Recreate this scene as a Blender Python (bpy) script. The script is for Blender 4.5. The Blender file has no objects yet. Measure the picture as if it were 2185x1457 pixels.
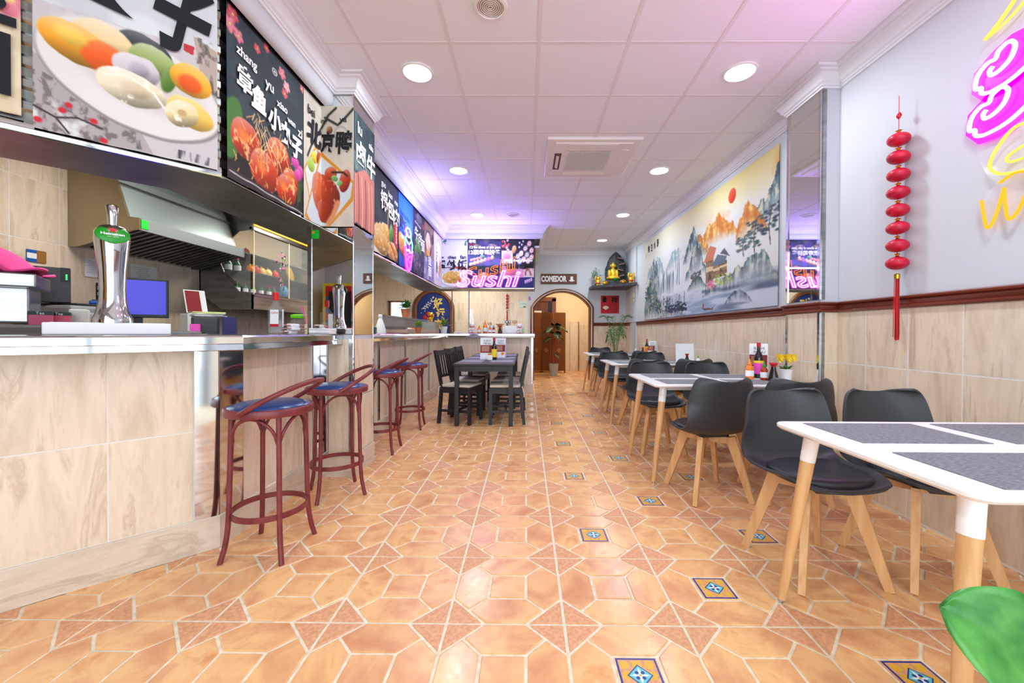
import bpy, bmesh, math, random
import numpy as np
from mathutils import Vector, Matrix
random.seed(7); np.random.seed(7)
SC = bpy.context.scene
COL = SC.collection
PI = math.pi
# ---------------------------------------------------------------- camera
def cam_axes(yaw, pitch, roll):
    f = Vector((-math.sin(yaw)*math.cos(pitch), math.cos(yaw)*math.cos(pitch), math.sin(pitch)))
    r = Vector((math.cos(yaw), math.sin(yaw), 0)); u = r.cross(f)
    return (r*math.cos(roll)+u*math.sin(roll), -r*math.sin(roll)+u*math.cos(roll), f)
CAM_H = 1.1245
cr, cu, cf = cam_axes(.0082, -.009, .0041)
cd = bpy.data.cameras.new('camera'); cam = bpy.data.objects.new('camera', cd); COL.objects.link(cam)
cd.sensor_width = 36; cd.lens = 850.37/2185*36
cd.shift_x = -23.88/2185; cd.shift_y = -11.44/2185
cd.clip_start = .02; cd.clip_end = 100
cam.matrix_world = Matrix(((cr.x, cu.x, -cf.x, 0), (cr.y, cu.y, -cf.y, 0), (cr.z, cu.z, -cf.z, CAM_H), (0, 0, 0, 1)))
SC.camera = cam
# ---------------------------------------------------------------- world, daylight, exposure
vs = SC.view_settings
vs.view_transform = 'Standard'; vs.look = 'None'; vs.gamma = 1.0; vs.exposure = 0.0; vs.use_curve_mapping = False
SC.cycles.max_bounces = 10; SC.cycles.diffuse_bounces = 5; SC.cycles.glossy_bounces = 5
SC.cycles.transmission_bounces = 8; SC.cycles.transparent_max_bounces = 12
SC.cycles.caustics_reflective = False; SC.cycles.caustics_refractive = False
SC.cycles.sample_clamp_indirect = 6
w = bpy.data.worlds.new('daylight'); SC.world = w; w.use_nodes = True
bg = w.node_tree.nodes['Background']; bg.inputs[0].default_value = (.76, .89, 1, 1); bg.inputs[1].default_value = 4.7
def area_light(name, loc, sx, sy, power, col, rot=(0, 0, 0), shape='RECTANGLE', spread=PI, parent=None):
    l = bpy.data.lights.new(name, 'AREA'); l.shape = shape; l.size = sx; l.size_y = sy; l.energy = power; l.color = col; l.spread = spread
    o = bpy.data.objects.new(name, l); COL.objects.link(o); o.location = loc; o.rotation_euler = rot
    if parent: o.parent = parent
    return o
FRONT_Y = -1.10
pl = area_light('shopfront_daylight_portal', (.2, FRONT_Y-.12, 1.4), 4.2, 2.75, 1, (1, 1, 1), (PI/2, 0, 0))
pl.data.cycles.is_portal = True
# ---------------------------------------------------------------- helpers
def lin(c):
    c = [x/255 if max(c) > 1.001 else x for x in c[:3]]
    return tuple((x/12.92 if x <= .04045 else ((x+.055)/1.055)**2.4) for x in c)
MATS = {}
def M(name, col=None, rough=.5, metal=0, emit=None, estr=0, trans=0, alpha=1, spec=.5, ior=1.45, coat=0, noise=None, bump=0, bscale=80, bdist=.002):
    """principled material; noise=(colour2, (sx,sy,sz), low, high) blends a second colour in object space"""
    if name in MATS: return MATS[name]
    m = bpy.data.materials.new(name); m.use_nodes = True; MATS[name] = m
    nt = m.node_tree; b = nt.nodes['Principled BSDF']
    b.inputs['Base Color'].default_value = (*lin(col), 1); b.inputs['Roughness'].default_value = rough
    b.inputs['Metallic'].default_value = metal; b.inputs['Transmission Weight'].default_value = trans
    b.inputs['Alpha'].default_value = alpha; b.inputs['Specular IOR Level'].default_value = spec; b.inputs['IOR'].default_value = ior
    b.inputs['Coat Weight'].default_value = coat
    if emit: b.inputs['Emission Color'].default_value = (*lin(emit), 1); b.inputs['Emission Strength'].default_value = estr
    if noise:
        c2, sc, lo, hi = noise
        ramp(nt, noise_tex(nt, coords(nt, sc), 5, 1.0), [(lo, col), (hi, c2)], b.inputs['Base Color'])
    if bump:
        n = noise_tex(nt, coords(nt, (bscale,)*3), 3, 1.0)
        bp = nt.nodes.new('ShaderNodeBump'); bp.inputs['Strength'].default_value = bump; bp.inputs['Distance'].default_value = bdist
        nt.links.new(n.outputs[0], bp.inputs['Height']); nt.links.new(bp.outputs[0], b.inputs['Normal'])
    return m
def coords(nt, scale, world=False, rnd=0):
    if world: src = nt.nodes.new('ShaderNodeNewGeometry').outputs['Position']
    else: src = nt.nodes.new('ShaderNodeTexCoord').outputs['Object']
    if rnd:
        oi = nt.nodes.new('ShaderNodeObjectInfo'); mu = nt.nodes.new('ShaderNodeMath'); mu.operation = 'MULTIPLY'; mu.inputs[1].default_value = rnd
        nt.links.new(oi.outputs['Random'], mu.inputs[0])
        ad = nt.nodes.new('ShaderNodeVectorMath'); ad.operation = 'ADD'; nt.links.new(src, ad.inputs[0]); nt.links.new(mu.outputs[0], ad.inputs[1]); src = ad.outputs[0]
    mp = nt.nodes.new('ShaderNodeVectorMath'); mp.operation = 'MULTIPLY'; mp.inputs[1].default_value = scale
    nt.links.new(src, mp.inputs[0]); return mp.outputs[0]
def noise_tex(nt, vec, detail=4, scale=1.0, dist=0, rough=.5):
    n = nt.nodes.new('ShaderNodeTexNoise'); n.inputs['Scale'].default_value = scale; n.inputs['Detail'].default_value = detail
    n.inputs['Distortion'].default_value = dist; n.inputs['Roughness'].default_value = rough
    nt.links.new(vec, n.inputs['Vector']); return n
def ramp(nt, node, stops, out):
    r = nt.nodes.new('ShaderNodeValToRGB'); e = r.color_ramp.elements
    while len(e) < len(stops): e.new(.5)
    for el, (p, c) in zip(e, stops): el.position = p; el.color = (*lin(c), 1)
    nt.links.new(node.outputs[0] if hasattr(node, 'outputs') else node, r.inputs[0])
    if out is not None: nt.links.new(r.outputs[0], out)
    return r
def mixc(nt, fac, a, b, out, mode='MIX'):
    m = nt.nodes.new('ShaderNodeMix'); m.data_type = 'RGBA'; m.blend_type = mode
    if isinstance(fac, (int, float)): m.inputs[0].default_value = fac
    else: nt.links.new(fac, m.inputs[0])
    for i, v in ((6, a), (7, b)):
        if isinstance(v, tuple): m.inputs[i].default_value = (*lin(v), 1)
        else: nt.links.new(v, m.inputs[i])
    if out is not None: nt.links.new(m.outputs[2], out)
    return m.outputs[2]
def travertine(name, base, vein, dark, vert=True):
    m = bpy.data.materials.new(name); m.use_nodes = True; nt = m.node_tree; b = nt.nodes['Principled BSDF']
    k = (8, 8, 1.25) if vert else (1.6, 1.6, 8)
    v = coords(nt, k, True, 37)
    a = ramp(nt, noise_tex(nt, v, 7, 1.0, .8, .62), [(.30, vein), (.44, base), (.54, tuple(min(255, c+8) for c in base)), (.58, base), (.62, vein), (.65, base)], None)
    k2 = (24, 24, 4) if vert else (3, 3, 18)
    n2 = noise_tex(nt, coords(nt, k2, True, 91), 5, 1.0, .4, .65)
    f = ramp(nt, n2, [(.54, (0, 0, 0)), (.60, (120, 120, 120)), (.64, (20, 20, 20))], None)
    c = mixc(nt, f.outputs[0], a.outputs[0], dark, None)
    n3 = noise_tex(nt, coords(nt, (34, 34, 22), True, 13), 2, 1.0)
    g = ramp(nt, n3, [(.68, (0, 0, 0)), (.76, (130, 130, 130))], None)
    mixc(nt, g.outputs[0], c, (244, 236, 224), b.inputs['Base Color'])
    b.inputs['Roughness'].default_value = .22; b.inputs['Specular IOR Level'].default_value = .5
    MATS[name] = m; return m
def newmesh(name, V, F, mats, mi=None, smooth=None):
    me = bpy.data.meshes.new(name); me.from_pydata(V, [], F)
    for m in mats: me.materials.append(MATS[m] if isinstance(m, str) else m)
    if mi is not None: me.polygons.foreach_set('material_index', mi)
    if smooth is not None:
        me.polygons.foreach_set('use_smooth', [True]*len(F))
        try: me.set_sharp_from_angle(angle=math.radians(smooth))
        except Exception: pass
    me.update(); return me
class MB:
    """collects primitive shapes into one mesh"""
    def __init__(s): s.V = []; s.F = []; s.I = []; s.mi = 0
    def mat(s, i): s.mi = i; return s
    def add(s, V, F, tf=None):
        o = len(s.V); s.V += [tuple(tf @ Vector(v)) if tf else tuple(v) for v in V]
        s.F += [tuple(i+o for i in f) for f in F]; s.I += [s.mi]*len(F); return s
    def box(s, c, d, rot=None, bev=0):
        x, y, z = [k/2 for k in d]
        if bev:
            bm = bmesh.new(); bmesh.ops.create_cube(bm, size=1)
            for v in bm.verts: v.co = Vector((v.co.x*d[0], v.co.y*d[1], v.co.z*d[2]))
            bmesh.ops.bevel(bm, geom=list(bm.edges), offset=min(bev, min(d)*.45), segments=2, profile=.6, affect='EDGES')
            V = [v.co.copy() for v in bm.verts]; F = [[v.index for v in f.verts] for f in bm.faces]
            bm.verts.index_update(); F = [[v.index for v in f.verts] for f in bm.faces]; bm.free()
        else:
            V = [(-x, -y, -z), (x, -y, -z), (x, y, -z), (-x, y, -z), (-x, -y, z), (x, -y, z), (x, y, z), (-x, y, z)]
            F = [(3, 2, 1, 0), (4, 5, 6, 7), (0, 1, 5, 4), (1, 2, 6, 5), (2, 3, 7, 6), (3, 0, 4, 7)]
        t = Matrix.Translation(c) @ (rot.to_4x4() if rot else Matrix.Identity(4)); return s.add(V, F, t)
    def bar(s, a, b, w0, d0=None, w1=None, d1=None, up=(0, 0, 1)):
        """tapered square bar from a to b"""
        a, b = Vector(a), Vector(b); n = (b-a).normalized(); u = Vector(up)
        if abs(n.dot(u)) > .98: u = Vector((0, 1, 0))
        x = n.cross(u).normalized(); y = n.cross(x).normalized()
        d0 = d0 or w0; w1 = w1 or w0; d1 = d1 or (d0 if w1 == w0 else w1); V = []
        for p, ww, dd in ((a, w0, d0), (b, w1, d1)):
            for sx, sy in ((-1, -1), (1, -1), (1, 1), (-1, 1)): V.append(p+x*sx*ww/2+y*sy*dd/2)
        return s.add(V, [(0, 1, 2, 3), (7, 6, 5, 4), (0, 4, 5, 1), (1, 5, 6, 2), (2, 6, 7, 3), (3, 7, 4, 0)])
    def lathe(s, prof, c=(0, 0, 0), seg=16, tf=None, cap=True):
        V = []; F = []; n = len(prof)
        for r, z in prof:
            for k in range(seg):
                a = 2*PI*k/seg; V.append((c[0]+r*math.cos(a), c[1]+r*math.sin(a), c[2]+z))
        for i in range(n-1):
            for k in range(seg):
                k2 = (k+1) % seg; F.append((i*seg+k, i*seg+k2, (i+1)*seg+k2, (i+1)*seg+k))
        if cap:
            if prof[0][0] > 1e-5: F.append(tuple(reversed(range(seg))))
            if prof[-1][0] > 1e-5: F.append(tuple((n-1)*seg+k for k in range(seg)))
        return s.add(V, F, tf)
    def tube(s, pts, r, seg=8, closed=False, cap=True):
        P = [Vector(p) for p in pts]; n = len(P); V = []; F = []
        R = r if isinstance(r, (list, tuple)) else [r]*n
        prev = None
        for i, p in enumerate(P):
            if closed: t = (P[(i+1) % n]-P[i-1])
            else: t = P[min(i+1, n-1)]-P[max(i-1, 0)]
            t.normalize()
            if prev is None:
                u = Vector((0, 0, 1)) if abs(t.z) < .9 else Vector((1, 0, 0)); x = t.cross(u).normalized()
            else:
                x = prev-t*prev.dot(t)
                x = x.normalized() if x.length > 1e-6 else t.orthogonal().normalized()
            prev = x; y = t.cross(x)
            for k in range(seg):
                a = 2*PI*k/seg; V.append(p+(x*math.cos(a)+y*math.sin(a))*R[i])
        m = n if closed else n-1
        for i in range(m):
            j = (i+1) % n
            for k in range(seg):
                k2 = (k+1) % seg; F.append((i*seg+k, i*seg+k2, j*seg+k2, j*seg+k))
        if not closed and cap: F.append(tuple(reversed(range(seg)))); F.append(tuple((n-1)*seg+k for k in range(seg)))
        return s.add(V, F)
    def ball(s, c, r, seg=14, rings=9, rot=None, noise=0):
        rx, ry, rz = (r, r, r) if isinstance(r, (int, float)) else r
        V = [(0, 0, -rz)]; F = []
        for i in range(1, rings):
            t = -PI/2+PI*i/rings
            for k in range(seg):
                a = 2*PI*k/seg; q = 1+(random.uniform(-noise, noise) if noise else 0)
                V.append((rx*q*math.cos(t)*math.cos(a), ry*q*math.cos(t)*math.sin(a), rz*q*math.sin(t)))
        V.append((0, 0, rz)); L = len(V)-1
        for k in range(seg):
            k2 = (k+1) % seg; F.append((0, 1+k2, 1+k)); F.append((L, L-seg+k, L-seg+k2))
            for i in range(rings-2): F.append((1+i*seg+k, 1+i*seg+k2, 1+(i+1)*seg+k2, 1+(i+1)*seg+k))
        t = Matrix.Translation(c) @ (rot.to_4x4() if rot else Matrix.Identity(4)); return s.add(V, F, t)
    def prism(s, poly, h, tf=None):
        """polygon in XY from z=0 to z=h"""
        n = len(poly); V = [(x, y, 0) for x, y in poly]+[(x, y, h) for x, y in poly]
        F = [tuple(reversed(range(n))), tuple(range(n, 2*n))]+[(i, (i+1) % n, (i+1) % n+n, i+n) for i in range(n)]
        return s.add(V, F, tf)
    def sweep(s, prof, path, closed_prof=True, caps=True):
        """prof: (out, z) points; path: xy points, 'out' is to the left of travel"""
        P = [Vector(p) for p in path]; n = len(P); m = len(prof); V = []; F = []
        for i, p in enumerate(P):
            d0 = (P[i]-P[i-1]).normalized() if i else None; d1 = (P[i+1]-P[i]).normalized() if i < n-1 else None
            if d0 is None: d0 = d1
            if d1 is None: d1 = d0
            n0 = Vector((-d0.y, d0.x)); n1 = Vector((-d1.y, d1.x)); b = (n0+n1).normalized(); k = 1/max(.2, b.dot(n0))
            for o, z in prof: V.append((p.x+b.x*o*k, p.y+b.y*o*k, z))
        mm = m if closed_prof else m-1
        for i in range(n-1):
            for j in range(mm):
                j2 = (j+1) % m; F.append((i*m+j, i*m+j2, (i+1)*m+j2, (i+1)*m+j))
        if caps and closed_prof: F.append(tuple(reversed(range(m)))); F.append(tuple((n-1)*m+j for j in range(m)))
        return s.add(V, F)
    def mesh(s, name, mats, smooth=None):
        mats = mats if isinstance(mats, (list, tuple)) else [mats]
        me = newmesh(name, s.V, s.F, mats, s.I, smooth)
        bm = bmesh.new(); bm.from_mesh(me); bmesh.ops.recalc_face_normals(bm, faces=bm.faces); bm.to_mesh(me); bm.free()
        if smooth is not None:
            try: me.set_sharp_from_angle(angle=math.radians(smooth))
            except Exception: pass
        return me
    def build(s, name, mats, parent=None, smooth=None, loc=None, rot=None):
        return link(name, s.mesh(name, mats, smooth), parent, loc, rot)
def link(name, me, parent=None, loc=None, rot=None):
    o = bpy.data.objects.new(name, me); COL.objects.link(o)
    if parent: o.parent = parent
    if loc is not None: o.location = loc
    if rot is not None: o.rotation_euler = rot
    return o
def tag(o, label, cat, group=None):
    o['label'] = label; o['category'] = cat
    if group: o['group'] = group
    return o
def thing(name, label, cat, loc=(0, 0, 0), rz=0, group=None):
    o = bpy.data.objects.new(name, None); COL.objects.link(o); o.location = loc; o.rotation_euler = (0, 0, rz); o.empty_display_size = .1
    return tag(o, label, cat, group)
def struct(o): o['kind'] = 'structure'; return o
def copy_tree(o, parent=None):
    c = o.copy(); COL.objects.link(c); c.parent = parent
    for ch in o.children: copy_tree(ch, c)
    return c
def place_copy(src, loc, rz, label, group=None):
    c = copy_tree(src); c.location = loc; c.rotation_euler = (0, 0, rz); c['label'] = label
    if group: c['group'] = group
    return c
def frame(o, right, up):
    """matrix whose local X is right, local Y is up, local Z faces out"""
    r = Vector(right).normalized(); u = Vector(up).normalized(); n = r.cross(u)
    return Matrix(((r.x, u.x, n.x, o[0]), (r.y, u.y, n.y, o[1]), (r.z, u.z, n.z, o[2]), (0, 0, 0, 1)))
FONT = None
def text_mesh(s, width=None, height=None, bold=0, shear=0, extrude=0, tube=0, res=3, space=1.0, center=True):
    """text as a flat (or tube-outline) mesh in XY, fitted to width and/or height"""
    cu_ = bpy.data.curves.new('t', 'FONT'); cu_.body = s; cu_.size = 1; cu_.shear = shear; cu_.resolution_u = res; cu_.space_character = space
    o = bpy.data.objects.new('t', cu_); COL.objects.link(o)
    def ev():
        bpy.context.view_layer.update(); dg = bpy.context.evaluated_depsgraph_get()
        return bpy.data.meshes.new_from_object(o.evaluated_get(dg))
    me = ev(); co = np.array([v.co[:] for v in me.vertices]) if len(me.vertices) else np.zeros((1, 3))
    w_ = np.ptp(co[:, 0]) or 1; h_ = np.ptp(co[:, 1]) or 1
    sx = width/w_ if width else None; sy = height/h_ if height else None
    sx = sx or sy; sy = sy or sx; k = (sx*sy)**.5
    if bold or tube or extrude:
        bpy.data.meshes.remove(me)
        cu_.offset = bold/k; cu_.extrude = extrude/k
        if tube: cu_.fill_mode = 'NONE'; cu_.bevel_depth = tube/k; cu_.bevel_resolution = 2
        me = ev(); co = np.array([v.co[:] for v in me.vertices])
    mn = co.min(0); mx = co.max(0); c = (mn+mx)/2 if center else mn
    co = (co-np.array([c[0], c[1], 0]))*np.array([sx, sy, k]); me.vertices.foreach_set('co', co.astype(np.float32).ravel()); me.materials.clear()
    bpy.data.objects.remove(o); bpy.data.curves.remove(cu_); me.update(); return me
def put_text(name, s, mtx, at, mat, parent, rot=0, lift=.002, **k):
    me = text_mesh(s, **k); me.name = name; me.materials.append(MATS[mat])
    me.transform(mtx @ Matrix.Translation((at[0], at[1], lift)) @ Matrix.Rotation(rot, 4, 'Z'))
    return link(name, me, parent)
def curve_pts(pts, n=8, closed=False):
    """Catmull-Rom through points"""
    P = [Vector(p) for p in pts]; out = []; L = len(P)
    for i in range(L if closed else L-1):
        p0 = P[i-1] if (i > 0 or closed) else P[0]; p1 = P[i]; p2 = P[(i+1) % L]; p3 = P[(i+2) % L] if (closed or i+2 < L) else P[-1]
        for k in range(n):
            t = k/n; out.append(.5*((2*p1)+(p2-p0)*t+(2*p0-5*p1+4*p2-p3)*t*t+(3*p1-p0-3*p2+p3)*t**3))
    if not closed: out.append(P[-1])
    return out
# ---------------------------------------------------------------- materials
M('white_paint', (206, 208, 216), .75, bump=.05, bscale=60)
M('grout_white', (226, 222, 216), .8)
M('grout_floor', (238, 222, 196), .85, noise=((220, 202, 174), (30, 30, 30), .4, .62), bump=.3, bscale=300)
travertine('travertine', (222, 204, 180), (206, 184, 156), (186, 156, 124))
travertine('travertine_base', (208, 194, 174), (194, 176, 154), (180, 156, 132), False)
M('ceiling_tile', (240, 242, 248), .85, bump=.12, bscale=170)
M('ceiling_bar', (232, 228, 228), .6)
M('cornice_white', (230, 230, 236), .55)
M('steel', (176, 176, 174), .24, 1, noise=((140, 140, 138), (2, 2, 26), .35, .7))
M('steel_dull', (150, 148, 142), .42, 1, noise=((120, 118, 112), (3, 3, 20), .35, .7))
M('chrome', (214, 214, 216), .06, 1)
M('mirror', (226, 230, 228), .02, 1)
M('wood_trim', (128, 58, 40), .28, noise=((98, 38, 26), (6, 1.2, 26), .35, .7), coat=.3)
M('wood_brown', (132, 78, 44), .35, noise=((98, 52, 28), (18, 18, 2), .35, .7))
M('beech', (226, 180, 126), .45, noise=((206, 154, 100), (40, 40, 3), .35, .7))
M('white_lacquer', (242, 240, 240), .25)
M('black', (16, 16, 18), .4)
M('black_plastic', (54, 56, 60), .4, bump=.08, bscale=500)
M('black_leather', (44, 44, 52), .42, bump=.1, bscale=400)
M('dark_wood', (44, 40, 42), .42, noise=((28, 25, 27), (20, 20, 3), .3, .7))
M('mat_weave', (146, 146, 152), .9, noise=((88, 88, 94), (60, 700, 60), .35, .65), bump=.4, bscale=420)
M('mat_lilac', (150, 146, 160), .9, noise=((124, 120, 136), (600, 40, 60), .35, .65))
M('red_frame', (126, 52, 54), .38, noise=((104, 38, 42), (14, 14, 14), .4, .7))
M('blue_vinyl', (26, 58, 112), .26, bump=.06, bscale=120)
M('cushion', (208, 194, 176), .9, bump=.15, bscale=400)
M('glass', (245, 250, 248), .02, trans=1, ior=1.45)
M('clear_glass', (235, 245, 242), .03, alpha=.07, spec=.8)
M('acrylic', (255, 236, 246), .08, alpha=.07, spec=.6)
M('gold', (226, 172, 52), .24, 1)
M('gold_bright', (252, 200, 60), .3, .75)
M('stone_dark', (60, 60, 62), .6, noise=((30, 30, 34), (22, 22, 22), .35, .65), bump=.5, bscale=40, bdist=.01)
M('red', (206, 24, 34), .5)
M('red_silk', (206, 20, 56), .38, noise=((168, 10, 44), (10, 10, 60), .35, .7))
M('red_thread', (210, 8, 14), .6, noise=((150, 4, 10), (260, 260, 3), .35, .7))
M('green', (52, 140, 44), .5)
M('leaf', (44, 104, 42), .45, noise=((84, 146, 70), (26, 26, 26), .4, .7))
M('leaf_dark', (22, 44, 34), .35, noise=((12, 24, 22), (12, 12, 12), .4, .7))
M('leaf_vein', (178, 188, 120), .5)
M('leaf_bright', (38, 112, 40), .3, noise=((92, 164, 70), (14, 14, 14), .4, .72))
M('white_plastic', (236, 236, 232), .35)
M('paper', (236, 236, 238), .8)
M('ink', (44, 44, 50), .8)
M('ink_soft', (150, 150, 158), .8)
M('grey_plastic', (150, 154, 156), .45)
M('pink_cloth', (232, 70, 140), .9, bump=.2, bscale=260)
M('pink', (236, 80, 190), .5)
M('orange', (240, 130, 36), .4)
M('yellow', (244, 208, 40), .5)
M('soy', (30, 14, 12), .15, coat=.5)
M('maroon', (132, 24, 32), .6)
M('blue_panel', (22, 48, 120), .6, noise=((14, 34, 96), (5, 5, 5), .35, .65))
M('blue', (24, 88, 168), .4)
M('lamp_white', (255, 255, 255), .5, emit=(250, 255, 255), estr=9)
M('print_white', (240, 240, 240), .85)
M('print_black', (24, 26, 32), .85)
M('print_red', (196, 28, 34), .85)
M('print_gold', (222, 190, 92), .7)
M('brick_red', (150, 70, 44), .8)
M('wicker', (160, 96, 48), .7, noise=((112, 62, 30), (120, 120, 400), .35, .65), bump=.5, bscale=300)
M('pot_grey', (166, 164, 154), .75)
M('terracotta_pot', (190, 120, 80), .8)
M('tile_kitchen', (214, 228, 236), .25)
M('green_sticker', (20, 190, 52), .5)
M('cream', (238, 222, 184), .6)
M('glow_orange', (255, 150, 30), .4, emit=(255, 150, 24), estr=2.2)
M('led_green', (40, 255, 90), .4, emit=(40, 255, 90), estr=4)
M('led_red', (255, 60, 30), .4, emit=(255, 50, 20), estr=4)
M('screen', (20, 10, 120), .2, emit=(46, 24, 196), estr=.9)
def neon(name, col, s):
    m = M(name, tuple(c*.06 for c in col) if max(col) > 20 else col, .4, emit=col, estr=s); return m
neon('neon_pink', (255, 60, 245), 5); neon('neon_orange', (255, 128, 30), 1.6); neon('neon_white_pink', (255, 170, 255), 5)
neon('neon_yellow', (255, 224, 84), 1.3); neon('neon_green', (130, 255, 190), 2.4); neon('neon_violet', (150, 60, 255), 6); neon('neon_amber', (255, 184, 20), 1.3)
def terracotta():
    m = bpy.data.materials.new('terracotta'); m.use_nodes = True; nt = m.node_tree; b = nt.nodes['Principled BSDF']
    a = ramp(nt, noise_tex(nt, coords(nt, (5, 5, 5), True, 23), 5, 1.0, .5, .6), [(.3, (208, 140, 98)), (.45, (224, 164, 114)), (.58, (238, 186, 128)), (.7, (218, 150, 96))], None)
    n2 = noise_tex(nt, coords(nt, (42, 90, 42), True, 51), 4, 1.0)
    f = ramp(nt, n2, [(.6, (0, 0, 0)), (.74, (170, 170, 170))], None)
    mixc(nt, f.outputs[0], a.outputs[0], (190, 118, 82), b.inputs['Base Color'])
    r = ramp(nt, n2, [(.3, (112, 112, 112)), (.7, (146, 146, 146))], b.inputs['Roughness'])
    bp = nt.nodes.new('ShaderNodeBump'); bp.inputs['Strength'].default_value = .18; bp.inputs['Distance'].default_value = .002
    nt.links.new(n2.outputs[0], bp.inputs['Height']); nt.links.new(bp.outputs[0], b.inputs['Normal'])
    b.inputs['Specular IOR Level'].default_value = .45; MATS['terracotta'] = m
terracotta()
M('terra_relief', (222, 164, 122), .48, noise=((208, 144, 104), (60, 60, 60), .4, .6), bump=.8, bscale=45, bdist=.004)
M('motif_blue', (36, 52, 132), .35); M('motif_yellow', (220, 170, 50), .4); M('motif_white', (226, 236, 240), .35); M('motif_teal', (96, 190, 200), .35)
# ================================================================ the room
CEIL = 3.068; XR = 2.327; YB = 9.38; XK = -3.68; XC = -1.605
T = .4553; FX = .1511; FY = 1.5281
def slab(name, x0, x1, y0, y1, z0, z1, mat, st=True, parent=None):
    o = MB().box(((x0+x1)/2, (y0+y1)/2, (z0+z1)/2), (x1-x0, y1-y0, z1-z0)).build(name, mat, parent)
    return struct(o) if st else o
floor = slab('floor', XK-.3, XR+.3, FRONT_Y-.2, 12.4, -.12, -.004, 'grout_floor')
def shrink(poly, d):
    """inset a convex polygon"""
    n = len(poly); out = []
    for i in range(n):
        p0, p1, p2 = Vector(poly[i-1]), Vector(poly[i]), Vector(poly[(i+1) % n])
        a = (p1-p0).normalized(); b = (p2-p1).normalized(); na = Vector((-a.y, a.x)); nb = Vector((-b.y, b.x))
        m = (na+nb).normalized(); out.append(tuple(p1+m*d/max(.3, m.dot(na))))
    return out
G = .0064; q = .325
PCS = {}
hexp = [(q, 0), (1-q, 0), (1-q/2, q/2), (1-q, q), (q, q), (q/2, q/2)]
PCS['hexagon_piece'] = shrink([(x*T-T/2, y*T-T/2) for x, y in hexp], G)
PCS['triangle_piece'] = shrink([(x*T-T/2, y*T-T/2) for x, y in [(0, 0), (q, 0), (0, q)]], G)
PCS['square_piece'] = shrink([(x*T-T/2, y*T-T/2) for x, y in [(q, q), (1-q, q), (1-q, 1-q), (q, 1-q)]], G)
def raised(mb, poly, h=.004, e=.003):
    inn = shrink(poly, e); n = len(poly); V = [(x, y, -.004) for x, y in poly]+[(x, y, h-.004-.001) for x, y in poly]+[(x, y, h-.004) for x, y in inn]
    F = [(i, (i+1) % n, (i+1) % n+n, i+n) for i in range(n)]+[(i+n, (i+1) % n+n, (i+1) % n+2*n, i+2*n) for i in range(n)]+[tuple(range(2*n, 3*n))]
    mb.add(V, F)
def rotp(poly, k):
    for _ in range(k): poly = [(-y, x) for x, y in poly]
    return poly
def motif(mb):
    s = (1-2*q)*T/2-G-.004; z = .0009
    def ring(i, pts, zz=z): mb.mat(i).add([(x*s, y*s, zz) for x, y in pts], [tuple(range(len(pts)))])
    ring(2, [(-1, -1), (1, -1), (1, 1), (-1, 1)]); ring(1, [(-.9, -.9), (.9, -.9), (.9, .9), (-.9, .9)], z+.0002)
    for dx in (-.6, 0, .6):
        for dy in (-.6, 0, .6):
            if (dx or dy): ring(3, [(dx-.25, dy-.12), (dx-.12, dy-.25), (dx+.12, dy-.22), (dx+.25, dy), (dx+.12, dy+.24), (dx-.2, dy+.2)], z+.0004)
    ring(2, [(0, -.62), (.62, 0), (0, .62), (-.62, 0)], z+.0006); ring(5, [(0, -.54), (.54, 0), (0, .54), (-.54, 0)], z+.0008)
    for k in range(4):
        a = k*PI/2; c, sn = math.cos(a), math.sin(a)
        ring(4, [(c*.12-sn*.1, sn*.12+c*.1), (c*.46, sn*.46), (c*.12+sn*.1, sn*.12-c*.1), (0, 0)], z+.001)
        a += PI/4; ring(2, [(math.cos(a)*.2+math.cos(b)*.1, math.sin(a)*.2+math.sin(b)*.1) for b in np.linspace(0, 2*PI, 9)[:-1]], z+.0012)
    ring(3, [(.07*math.cos(b), .07*math.sin(b)) for b in np.linspace(0, 2*PI, 9)[:-1]], z+.0014)
FM = ['terracotta', 'terra_relief', 'motif_blue', 'motif_yellow', 'motif_white', 'motif_teal']
def whole_tile(dec):
    mb = MB()
    for k in range(4): mb.mat(0); raised(mb, rotp(PCS['hexagon_piece'], k)); mb.mat(1); raised(mb, rotp(PCS['triangle_piece'], k), .0036)
    mb.mat(0); raised(mb, PCS['square_piece'])
    if dec: motif(mb)
    return newmesh('floor_tile', mb.V, mb.F, FM, mb.I)
TILE = [whole_tile(0), whole_tile(1)]
PM = {}
for nm, mi in (('hexagon_piece', 0), ('triangle_piece', 1), ('square_piece', 0)):
    mb = MB(); mb.mat(mi); raised(mb, PCS[nm], .004 if mi == 0 else .0036); PM[nm] = newmesh(nm, mb.V, mb.F, FM, mb.I)
mb = MB(); raised(mb, PCS['square_piece']); motif(mb); PM['motif'] = newmesh('square_piece', mb.V, mb.F, FM, mb.I)
base_me = newmesh('tile_base', [(-T/2+.002, -T/2+.002, -.0038), (T/2-.002, -T/2+.002, -.0038), (T/2-.002, T/2-.002, -.0038), (-T/2+.002, T/2-.002, -.0038)], [(0, 1, 2, 3)], ['grout_floor'])
near = []
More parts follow.
